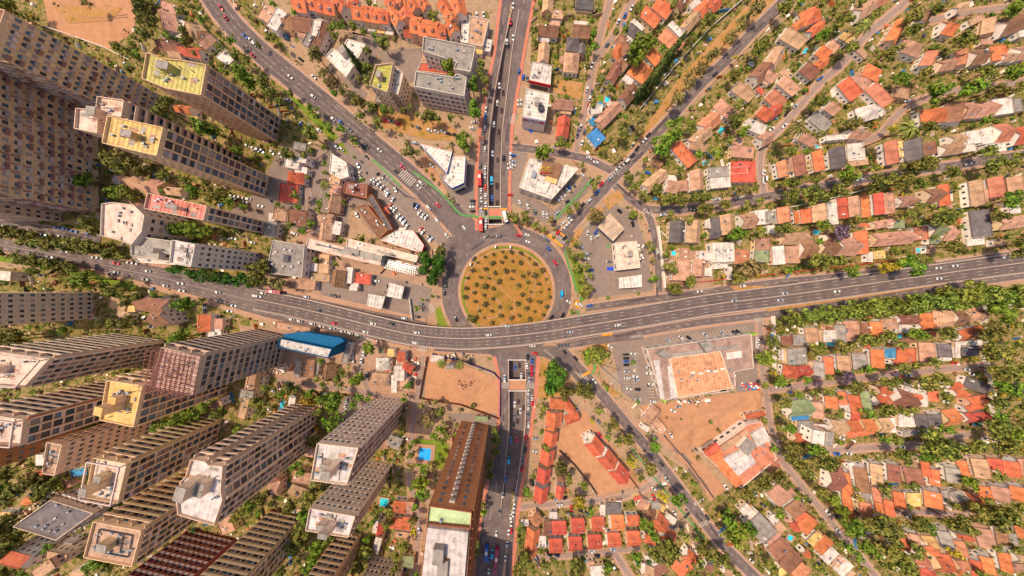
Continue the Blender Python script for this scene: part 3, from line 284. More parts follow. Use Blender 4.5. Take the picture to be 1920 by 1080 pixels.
DATA_T = '''T 960 0
a 165 240 45;a 270 125 25;a 385 230 30;b 610 260 45;b 620 350 40;b 600 170 35;a 570 420 35;a 555 510 30;a 945 60 40;a 780 240 40;b 960 370 110;b 1040 330 60;c 1030 640 70;c 1100 540 70;c 1170 440 70;c 960 700 55;b 850 220 30;a 1330 310 60;a 1470 160 60;o 1230 740 70;o 1330 620 60;o 1410 530 55;o 1500 420 55;o 1620 300 50;o 1720 190 55;o 1830 60 60;a 1675 570 50;p 1710 770 50;a 1200 50 40;b 1130 370 40;a 670 600 40;b 1220 990 90;a 1340 950 50;a 1690 900 70;a 840 1000 55;o 960 910 60;o 970 980 45;b 850 890 30;a 600 790 35;a 1870 350 70;a 490 930 30;a 300 750 30;y 340 480 30;a 735 660 40;b 1060 1060 40;p 725 415 35;a 1620 1050 45;b 1720 990 50;y 1670 440 25;o 500 820 30;a 390 60 30;a 30 1040 20
T 1440 0
a 120 60 60;a 60 260 40;a 400 30 45;a 560 160 60;p 730 190 65;a 800 110 40;a 1090 150 60;a 1080 230 50;b 410 270 50;a 590 380 60;a 900 400 65;b 1000 590 60;a 1170 560 55;b 1240 700 80;b 1540 680 80;a 1700 690 60;a 1470 310 70;a 1640 540 60;b 1850 540 70;p 240 950 75;a 380 760 60;a 400 1000 30;a 650 920 50;p 1070 960 85;a 1200 950 50;b 1620 910 45;a 1280 70 50;b 1860 50 70;a 700 20 40;b 240 20 40;y 930 960 40;a 1890 650 50;a 500 60 40
T 960 270
b 245 70 75;a 370 10 50;b 1140 30 80;a 525 160 30;a 650 255 28;a 610 320 45;a 480 470 45;a 425 500 40;a 30 560 50;a 105 550 50;a 180 610 40;a 240 640 35;o 290 570 40;o 640 530 70;a 880 250 50;a 920 320 45;a 980 380 45;a 1090 340 50;a 1260 200 45;a 1180 420 60;a 1270 420 60;a 1360 410 60;a 1440 400 50;a 1450 490 60;a 1600 450 50;o 1730 350 50;a 1820 340 40;a 1180 530 38;b 1700 690 70;b 1060 1010 45;a 1050 780 40;a 490 750 35;a 420 790 30;a 460 840 45;a 520 840 40;a 480 930 45;a 560 920 45;a 520 1010 45;a 585 990 35;o 1800 950 90;a 1700 1000 60;a 1190 940 60;a 1160 830 40;a 1350 1030 50;a 1330 570 40;b 1440 680 30;a 1870 660 45;o 1060 870 30;a 560 1060 40;a 700 50 30;o 790 110 40;b 1400 80 40;a 1000 120 35;y 1110 390 30;b 445 712 14;b 910 530 12;a 160 500 20;a 1020 745 30;a 1490 60 40;a 1760 450 35;a 1860 430 40;a 1180 1060 30
T 1440 270
a 170 300 60;a 330 270 50;a 180 390 70;a 330 380 80;a 480 350 80;a 570 310 50;b 590 220 70;a 800 180 40;a 840 290 90;a 1000 290 70;a 1100 170 90;a 1200 140 70;a 1380 210 50;a 1130 290 50;a 1700 160 70;a 1850 130 60;a 110 620 60;b 410 610 50;j 550 660 65;a 650 580 50;a 1040 520 60;a 1210 480 40;a 1320 550 85;a 1110 590 40;b 1830 420 70;a 1140 470 45;a 400 880 80;a 520 890 60;b 630 950 55;y 900 920 60;b 1050 910 90;a 1180 870 40;a 1350 770 70;a 1880 760 110;a 1780 690 40;b 380 735 35;a 520 740 20;b 150 950 30;a 1250 700 25;a 960 800 40;a 1640 450 25;a 1750 540 50;b 430 420 30;b 320 440 30;y 550 20 25;a 1650 50 60;a 1200 880 30;a 160 50 50;b 270 60 30
T 960 540
a 640 490 105;b 560 520 60;a 560 30 60;d 330 690 120;d 300 620 80;a 390 760 80;a 540 780 85;a 650 910 45;a 775 1010 50;b 710 750 30;b 910 560 25;b 1890 530 65;a 1230 5 60;b 450 180 25;a 235 905 40;b 945 855 22;a 1890 730 40;a 220 960 30;a 730 1060 30;y 600 1000 30;a 1890 990 35;b 720 70 20;a 680 720 20
T 1440 540
w 200 230 75;w 280 220 75;w 360 200 80;w 440 190 80;w 520 180 85;w 600 165 85;w 680 155 85;w 760 155 85;w 840 145 85;w 920 135 85;w 1000 130 85;w 1080 120 85;w 1160 110 85;w 1240 100 85;w 1320 95 85;w 1400 85 80;w 1480 75 85;w 1560 60 85;w 1640 50 90;w 1720 60 90;w 1800 60 90;w 1880 60 90;w 1350 40 70;w 1500 20 80;w 1450 130 50
a 60 300 50;a 30 400 50;a 30 480 40;y 50 640 30;b 80 690 60;b 290 690 40;a 350 470 60;a 550 450 60;a 720 390 60;a 890 350 60;b 1120 350 60;a 1340 330 70;b 1740 180 80;a 1680 330 80;a 1850 280 50;a 1700 480 90;a 1880 420 50;a 1720 640 70;a 1850 640 80;b 1800 770 80;a 1720 850 60;b 1730 960 50;a 1720 1040 70;a 1880 1000 60;b 740 610 50;a 1010 600 50;a 1240 560 50;a 450 670 30;b 630 625 18;b 520 620 18;a 660 750 60;a 910 710 70;a 1220 710 90;a 1090 580 40;a 1330 810 50;b 230 800 40;a 120 850 60;b 160 1040 60;a 520 960 40;b 750 940 50;a 880 920 60;a 1000 920 50;a 1080 920 40;a 450 770 50;a 780 780 30;a 350 790 40;a 810 400 40;a 1000 430 40;b 1320 1050 50;a 1890 880 50;j 370 700 40;j 600 670 50;j 930 640 40;a 540 820 25;a 1640 60 60
T 960 810
b 110 440 50;a 260 110 40;y 500 530 60;a 870 50 60;b 1060 90 60;a 1020 250 70;b 1250 510 60;a 890 200 40;a 960 340 40;b 590 590 45;b 1000 700 55;b 1060 780 50;b 1620 690 60;b 1690 760 80;a 1600 770 50;a 1750 460 60;b 1780 730 60;a 1580 960 70;a 1430 870 60;a 1170 890 90;a 1080 920 60;b 940 930 55;a 60 800 50;a 90 950 60;b 60 730 40;a 250 980 50;a 480 1000 70;b 720 1010 50;a 50 1050 60;a 370 270 60;a 430 350 50;y 1130 470 50;y 900 230 50;a 1290 760 50;b 540 940 30;a 540 400 50;a 1640 500 30;b 1620 590 30;y 1560 620 25;a 1890 400 60;a 1680 1060 40;a 1400 990 50;a 1500 930 50;b 1380 790 30;a 310 960 40;a 1340 1060 40;a 400 640 25;a 160 330 30;a 1850 1000 40;a 220 890 30;a 700 1050 40;a 160 1030 40;b 720 30 30;a 800 70 40
T 1440 810
a 150 100 80;b 330 120 60;a 430 220 80;a 260 250 60;a 180 190 60;a 290 290 60;a 60 330 80;b 30 120 40;a 380 430 60;b 480 500 60;b 540 590 60;b 640 700 80;a 720 660 70;a 850 720 110;a 900 880 90;b 740 850 70;a 980 970 90;a 1050 1000 60;b 590 850 50;b 660 920 50;a 960 60 50;a 1250 90 110;a 1350 130 90;a 1000 180 70;b 1170 170 60;a 1100 660 90;b 1170 700 60;a 1440 700 90;a 1550 590 80;a 1680 620 110;a 1780 610 80;a 1780 90 80;a 1570 110 60;b 1500 380 60;a 1730 330 50;a 870 430 50;a 1100 880 60;b 80 620 40;a 80 570 40;a 380 1010 50;y 1390 900 50;b 1860 20 60;a 1590 1060 50;a 270 480 40;a 850 990 40;b 870 50 40;y 690 500 30;a 1060 560 30;a 650 430 30;a 1390 540 40;a 1830 870 50;a 1700 870 40;b 200 480 30;a 520 830 40;a 700 1010 40;a 1100 400 35;b 1360 690 30;a 1880 560 50;a 30 1020 50
T 480 0
b 590 200 40;b 640 190 40;a 730 200 50;a 810 240 40;a 590 270 40;a 950 320 60;c 760 480 55;a 840 380 40;a 840 520 50;a 840 610 50;b 1430 520 70;b 1430 440 30;b 1630 840 70;b 1620 640 60;a 1680 560 50;a 1690 480 50;b 590 700 40;a 760 760 60;a 870 800 55;b 960 830 55;a 1020 850 45;a 790 880 50;a 1290 860 60;a 1360 900 40;b 1550 1040 55;o 440 400 60;o 510 560 50;o 580 620 60;o 660 680 50;b 420 820 50;a 460 870 40;b 560 960 50;b 650 980 50;a 730 1050 35;a 50 620 60;a 100 700 60;a 180 770 50;a 400 1000 70;a 260 700 35;a 100 280 40;a 180 330 35;a 920 920 50;a 1110 830 35;a 1460 880 35;b 900 270 35;a 1330 120 50;a 1160 800 30;a 1040 300 25;a 560 220 35;b 130 40 30;b 300 100 35;a 850 20 35;a 1720 620 45;a 1720 700 35;a 1210 860 30;o 1090 1020 30;a 20 340 30;a 770 590 30
T 0 0
a 60 60 80;a 1080 60 70;a 1110 150 70;b 1050 420 50;a 1100 260 60;a 880 350 50;a 960 400 50;b 1270 280 40;a 1380 240 50;a 1380 110 50;b 1520 150 40;a 1380 320 40;b 1740 300 40;a 1600 520 50;a 1680 500 40;b 1830 560 80;a 1780 430 50;b 1530 950 80;b 1640 1000 50;a 1240 830 80;o 660 40 40;a 1650 350 40;b 1880 650 50;a 100 130 60;a 1260 760 50;a 1440 60 30;a 1000 330 40;a 1460 400 25;a 1860 460 50;a 1150 40 45
T 0 270
b 640 270 70;a 850 100 80;a 920 150 90;o 960 90 70;a 1060 200 70;b 900 350 70;a 980 370 60;b 1460 360 60;a 1640 390 60;b 1720 440 50;b 1830 470 40;b 1330 630 70;b 1430 640 70;b 1540 650 60;a 660 600 60;a 720 640 60;a 50 660 60;a 140 690 60;a 230 710 70;a 330 740 70;a 420 750 70;a 510 760 70;a 610 750 80;a 700 760 70;a 830 820 60;a 930 850 50;a 200 860 60;a 300 880 60;a 400 900 60;b 360 920 50;a 500 920 60;a 560 950 50;a 660 970 50;b 650 1010 80;a 780 1050 50;d 1290 940 45;d 1360 950 50;d 1430 970 50;d 1500 980 55;d 1570 990 55;d 1640 1000 60;d 1720 1010 60;d 1800 1010 60;d 1880 1020 60;a 1230 240 50;a 1400 270 50;a 1640 20 50;b 1790 60 50;a 1550 300 40;b 1680 200 30;a 1590 560 30;a 30 810 50;a 130 830 40;b 1230 350 30;b 1640 350 25;a 980 1030 35;a 250 950 50
T 0 540
a 1060 80 60;a 960 80 60;b 1380 130 70;a 1310 100 40;b 1360 370 70;b 1290 410 50;a 950 250 60;a 860 260 50;a 860 20 60;b 480 310 40;a 60 370 80;a 130 390 80;b 1250 1020 70;b 1350 980 70;b 1450 940 70;b 1540 890 60;b 1170 1050 50;a 700 1030 60;b 800 1060 50;a 1530 100 40;a 1640 930 60;b 1780 1060 40;a 1900 860 40;a 1100 160 40;b 1170 50 40;a 500 340 30;a 1430 200 30
T 0 810
a 60 470 80;a 130 420 70;a 240 380 70;a 330 400 60;a 40 700 90;a 100 800 90;b 370 870 50;a 60 860 80;b 750 980 60;a 820 1010 50;b 870 570 50;b 950 520 40;b 1890 530 60;a 1830 600 50;b 670 1000 50;a 300 460 60;a 400 400 60;b 20 450 70;a 80 940 60;a 30 330 70;b 770 20 40;a 1760 650 40;a 660 340 40;a 40 1040 60;b 180 1060 40
T 480 270
a 240 60 60;b 90 90 35;a 370 90 40;a 520 30 40;b 520 150 30;a 525 220 30;p 510 300 50;b 480 440 35;a 480 490 40;b 535 390 30;a 660 440 30;o 1160 70 75;a 310 380 50;b 1550 20 60;b 320 470 40;a 260 610 40;b 350 650 40;b 410 600 40;a 640 720 40;a 450 870 35;a 600 890 35;a 1390 790 55;d 1290 870 70;d 1350 940 75;d 1270 960 60;d 1320 1020 55;d 1370 870 60;d 1240 830 30;a 30 920 80;a 20 1010 70;a 110 800 40;a 790 710 40;o 60 880 40;a 170 460 35;a 1910 540 40;b 800 270 30;b 740 100 22;a 420 50 40;b 750 1 30;o 170 1060 60;a 1280 200 25;a 1330 270 25;a 1440 390 25;a 1480 430 20;a 390 250 30
T 480 540
b 845 450 60;b 755 680 60;a 660 630 50;a 610 680 45;b 1150 725 45;b 570 860 80;b 500 840 50;b 410 790 50;y 390 850 60;a 480 920 50;b 560 1000 70;b 620 960 50;p 1390 570 45;p 1525 580 45;a 510 720 40;a 260 760 60;a 80 740 50;o 1290 960 60;o 1290 1010 50;a 1380 930 45;o 1240 880 35;o 1350 860 35;b 1390 1050 50;b 730 880 40;b 770 820 40;b 840 830 35;b 490 550 35;a 30 870 60;b 200 800 50;b 1210 150 30;b 1250 90 20;b 1325 60 25;a 1630 220 25;a 460 680 35;a 640 730 40;b 1110 830 35;a 1790 1060 35;a 40 950 50
T 480 810
b 1350 20 50;a 1440 20 40;a 1150 110 35;a 1160 170 40;o 1160 260 45;o 1320 260 50;b 1200 380 60;b 1270 380 60;b 1250 470 60;b 1260 280 45;b 1190 560 40;o 1180 660 50;y 1190 730 40;a 980 680 50;a 900 620 40;b 870 680 35;b 370 630 60;a 330 760 80;a 310 860 80;b 460 870 70;b 440 960 70;b 400 1040 60;a 540 810 60;b 840 800 40;a 820 900 60;a 790 1000 60;a 260 560 60;a 390 490 60;b 290 240 50;b 350 280 50;a 1800 60 50;a 1790 150 50;a 1760 240 45;a 1750 320 45;b 1700 600 45;a 1640 830 50;a 1640 900 50;a 1640 750 40;a 1700 540 35;b 1800 10 35;b 1380 180 40;a 1050 170 30;b 1400 60 40;b 1180 70 30;a 1000 600 40;a 1110 850 45;a 1060 940 50;b 1200 1060 30;a 1040 1020 40;b 30 600 40;a 60 500 60;p 420 400 40;a 430 70 60;b 50 40 40;b 1500 10 30;a 1680 430 30;a 950 1060 45;b 940 580 30;a 200 1040 60
T 800 400 I 6
s 745 460 45;s 850 430 40;s 950 435 40;s 1055 450 42;s 655 490 40;s 885 490 42;s 960 540 38;s 1055 555 40;s 1150 505 30;s 570 555 38;s 735 555 48;s 840 540 48;s 1220 565 40;s 660 630 42;s 515 645 40;s 770 670 45;s 890 645 50;s 970 650 48;s 1080 705 50;s 1210 690 60;s 1145 670 45;s 1300 640 45;s 605 715 48;s 460 730 38;s 700 730 42;s 950 740 48;s 815 770 48;s 1340 740 34;s 550 805 38;s 655 820 58;s 1035 810 56;s 1135 780 44;s 1255 795 44;s 440 835 42;s 745 845 38;s 1170 880 45;s 1065 910 52;s 1280 885 42;s 1370 850 36;s 535 890 38;s 640 915 42;s 430 940 58;s 740 960 44;s 1145 970 48;s 1255 995 50;s 1385 940 38;s 1020 1015 44;s 550 990 42;s 655 1020 46;s 820 1050 46;s 935 1060 46;s 1110 1065 42;s 1350 1045 46
T 840 560 I 6
s 305 30 50;s 415 60 50;s 580 95 42;s 780 55 48;s 1025 35 48;s 910 15 44;s 350 135 30;s 490 145 34;s 405 210 38;s 270 220 75;s 590 195 42;s 710 115 34;s 885 110 42;s 970 140 42;s 800 185 44;s 710 220 44;s 490 270 44;s 915 230 46;s 1070 185 40;s 1105 90 48'''
DATA_C = '''T 480 0
w 255 575;w 425 720;w 575 890;b 630 910;k 5 340;w 80 235 30;k 330 440 40;w 430 575 40;s 240 750 20;w 1880 310;w 1825 640;w 1810 770;r 1908 160;w 1725 820;b 1720 870;w 1715 960;w 1700 1040;s 1785 930;g 700 970;w 1635 915 0;w 1300 975 25;w 1350 985 25;g 1215 955 30;w 1400 985 25;k 1440 1000 15;k 1490 1010 15;r 970 905 20;g 1010 910 20;r 1065 925 20;w 1655 105 80;w 1705 105 80;s 400 935 30;w 470 975 30;s 1190 1070 15;w 1620 960 10;b 700 690 40
T 960 0
w 8 40;w 8 280;b 850 110;w 900 55;w 800 155;g 715 330;w 600 485;b 55 535;b 85 575 90;g 115 585 90;w 565 665;g 600 685;w 585 735;w 515 950;g 545 985;r 575 790;w 995 1050;k 1025 1010;k 1528 550;g 1480 660;w 1795 480 40;k 905 955 50;g 880 975 50;w 60 755 10;w 60 785 10;w 525 1070;g 490 1010;s 1905 850 40
T 1440 0
b 395 585;s 210 790;w 125 940;w 30 965;k 145 845;w 510 60 -40;s 1050 755 0
T 0 0
r 1655 55;r 1690 130;b 1835 270;w 1880 300;w 1905 330;r 1890 410;s 945 480 40;k 950 515 40
T 480 270
w 925 45;r 1095 170;k 830 95;k 1050 205;s 765 160 70;w 1235 290;w 1220 318;r 1362 455;w 1292 475;w 1357 572;w 1430 685;w 1562 630;w 1315 160 40;k 1180 455 -52;b 1207 470 -52;w 1225 515 -52;w 1250 535 -52;w 1275 550 -52;w 1065 540 -52;s 1090 560 -52;s 1110 585 -52;w 1130 615 -52;r 1235 640 -52;w 1250 660 -52;k 1290 700 -52;s 1310 715 -52;w 870 270 -52;w 890 285 -52;w 920 300 -52;w 945 325 -52;w 975 355 -52;s 985 375 -52;w 1025 415 -52;r 1005 460 -52;w 1020 480 -52;w 1040 495 -52;w 1045 340 80;k 795 10;k 830 15;w 640 35 40;s 600 20 40;g 1680 160;w 1718 185;w 1718 235;r 1722 325;w 1688 350;w 1722 390;w 1690 415;w 1724 450;s 1692 490;k 1722 512;w 1724 575;w 1722 622;w 1717 40;c 1768 275;b 1772 405;s 1775 70;k 1857 105;w 1870 545 70;k 1625 425 5;g 1625 447 5;w 1622 472 5;k 1625 502 5;g 1728 692;g 1820 690;k 1635 860;w 755 530 70;w 275 665 20;w 290 672 20;w 30 465 10;w 120 60 60;w 185 80 60;s 45 50 60;s 420 120 40;k 1422 1060;w 1908 80 90;w 1908 110 90;b 1908 75 0;w 1905 150 0;w 1905 180 0;r 1905 380 0;s 8 40 60;s 870 835 15;w 1120 840 15;w 905 1028 5
T 960 270
r 48 685;w 118 683;w 122 735;b 275 785;r 325 890;s 240 695;g 265 718;r 345 665;k 395 705;w 385 590;w 440 578;w 405 615;w 425 555;g 345 628;w 578 425;k 528 455;r 672 300;b 640 360;s 735 258;k 905 85;w 795 178;W 855 135;k 808 502;k 908 600;b 630 660 -60;w 568 665 90;w 593 710 90;w 640 692 -30;s 525 770 50;s 560 825 15;w 565 860 15;b 595 945 0;g 730 882 0;w 580 105 20;w 632 138 20;s 340 515 -50;k 412 432 -30;s 170 500 70;w 235 525 80;w 262 535 80;s 230 528 80;g 465 305 60;b 432 325 60;s 412 345 60;w 395 385 50;w 370 400 50;r 460 300 60;s 350 420 50;w 530 235 60;w 60 440 70;w 118 465 70;k 940 30;g 905 10;k 1370 492;s 1520 415;w 1550 412;s 1135 530;k 1345 490;w 1890 210 90;W 1895 270 90;w 1090 805;c 1590 915 0;w 1735 1065;w 1700 400 -10;s 8 130 0;w 8 160 0;b 8 85 0;b 1020 215 20;w 1640 30 80;r 670 290 80
T 1440 270
w 1505 150;w 1550 140;s 690 265;w 1285 930;w 1410 912;w 1290 1008;k 940 970;s 1790 850;s 1570 735 0
T 960 540
c 372 45;k 382 205;k 298 220;b 585 132;w 1410 25;s 1670 95;w 795 278;s 438 330;r 172 492;k 395 480;k 478 530;g 370 435;g 410 430;k 118 520;b 150 548;r 147 600;w 113 585;r 148 645;g 120 645;s 130 690;w 122 785;w 150 825;s 122 840;r 155 868;w 122 900;g 120 950;w 125 1030;w 620 700;w 550 725;k 885 1050;b 25 595;w 70 660;w 20 875;w 62 925;g 20 960;k 15 1025;w 155 435 0;w 428 105 30;w 515 130 20;w 500 120 0;w 865 675 0;w 928 663 0;w 880 755 0;k 945 762 0;k 855 500 0;k 858 528 0;b 858 552 0;k 860 578 0;s 865 625 0;s 937 690 0;w 912 492 0;s 1028 597 0;w 1045 720 0;w 1028 640 0;w 738 440 30;s 1172 395 40;w 1270 375 40;k 1330 375 40;s 1450 352 40;s 1578 345 40;k 1672 335 40;k 1700 328 40;w 1210 920 20;s 1252 892 10;w 945 838 0;w 1060 853 0;g 650 1005 50;w 1665 650 90;w 1840 430 90;w 1840 390;s 490 915 70;w 1155 610 90;w 1155 680 90;s 1150 640 90
T 1440 540
s 130 40;w 520 25;s 95 90;k 150 180;k 155 730;w 80 740;r 1405 562;s 1500 610;k 35 440;r 980 660;s 1060 655;w 1530 650 30;w 1340 855 10
T 960 810
r 105 45;r 35 60;k 100 140;r 75 285;k 45 350;b 25 440;w 15 505;w 15 560;w 8 620;g 75 220;s 180 50 0;w 175 145 0;k 155 385 80;s 340 500 0;w 358 550;k 395 495 0;r 445 575 80;k 520 590 0;k 1125 245;s 1160 355;k 1220 430;k 1470 648;k 340 925 0;k 285 920 0;w 600 895 0;k 640 932 0;k 770 1020 50;s 440 615 0;w 1070 425 20;w 1220 610 60;k 1275 725 30;g 1220 715 30;r 1065 490 60;w 1195 30 60;s 1075 45 40;k 1885 550 30;s 1825 465 60;w 1605 415 60;w 1800 970;w 1150 600 60;s 760 880;w 1050 855 10;r 660 25 60;g 180 945 60
T 1440 810
b 520 165;w 615 160;k 310 520;w 450 605;s 530 745;w 560 50 30;w 895 655 20;w 1060 635 0;s 1010 110 0;w 1625 45 0;s 1390 425 20
T 480 540
k 480 170;r 585 265;w 878 268;k 1015 270;w 820 330;w 1205 335;w 1195 412;w 1745 353;w 265 235;w 325 248;w 420 268;w 490 287;s 568 303;w 650 325;w 705 338;w 762 352;s 375 65;r 145 25;g 195 32;w 50 38;s 1110 227;k 1210 218;k 1498 232;k 1408 35;g 1235 120;w 790 548 90;w 805 497 80;w 670 890 85;w 700 890 85;s 680 850 85;w 720 500 70;w 730 545 70;k 645 990 20;w 100 910 70;w 15 62;s 1890 285;w 1850 283;s 1865 672;w 1865 690;s 130 765 80;k 575 55 0;k 605 65 0;g 830 655 85;r 645 985 80
T 480 810
c 1895 215;b 1910 60;b 1868 350;w 1850 475;g 1825 600;w 1802 765;c 1772 910;w 1895 755;s 1882 845;w 1870 950;w 1910 640;b 1750 960;w 1745 1050;w 1912 690;r 1915 745;s 1225 740 70;w 15 720 60;r 120 600 20;s 295 595 20
T 0 270
w 1105 953;r 868 895;w 970 890;w 1005 895;w 700 850;w 745 852;s 370 848;s 480 803;w 865 960;w 1085 1015;w 1235 1062;w 1350 1045;k 1235 1060;w 180 655;w 240 672;s 320 680;w 450 690;k 90 620;s 30 615;b 420 625;b 480 635;b 550 655;b 660 675;w 1830 408 10;w 1860 412 10;w 1835 435 10;w 1740 390 10;w 1770 395 10;w 1745 410 10;w 1750 708 15;w 1890 738 15;w 1700 705 15;w 1855 12 20;w 1900 30 20;w 1780 95 30;k 1855 115 30;r 120 962;k 310 985;w 820 975;s 1290 668 20;w 1240 255 10;s 160 735
T 0 540
w 1360 20;w 1630 32;w 1630 97;w 1910 58;s 1750 132;w 1720 172;w 1130 290 10;w 1010 265 10'''
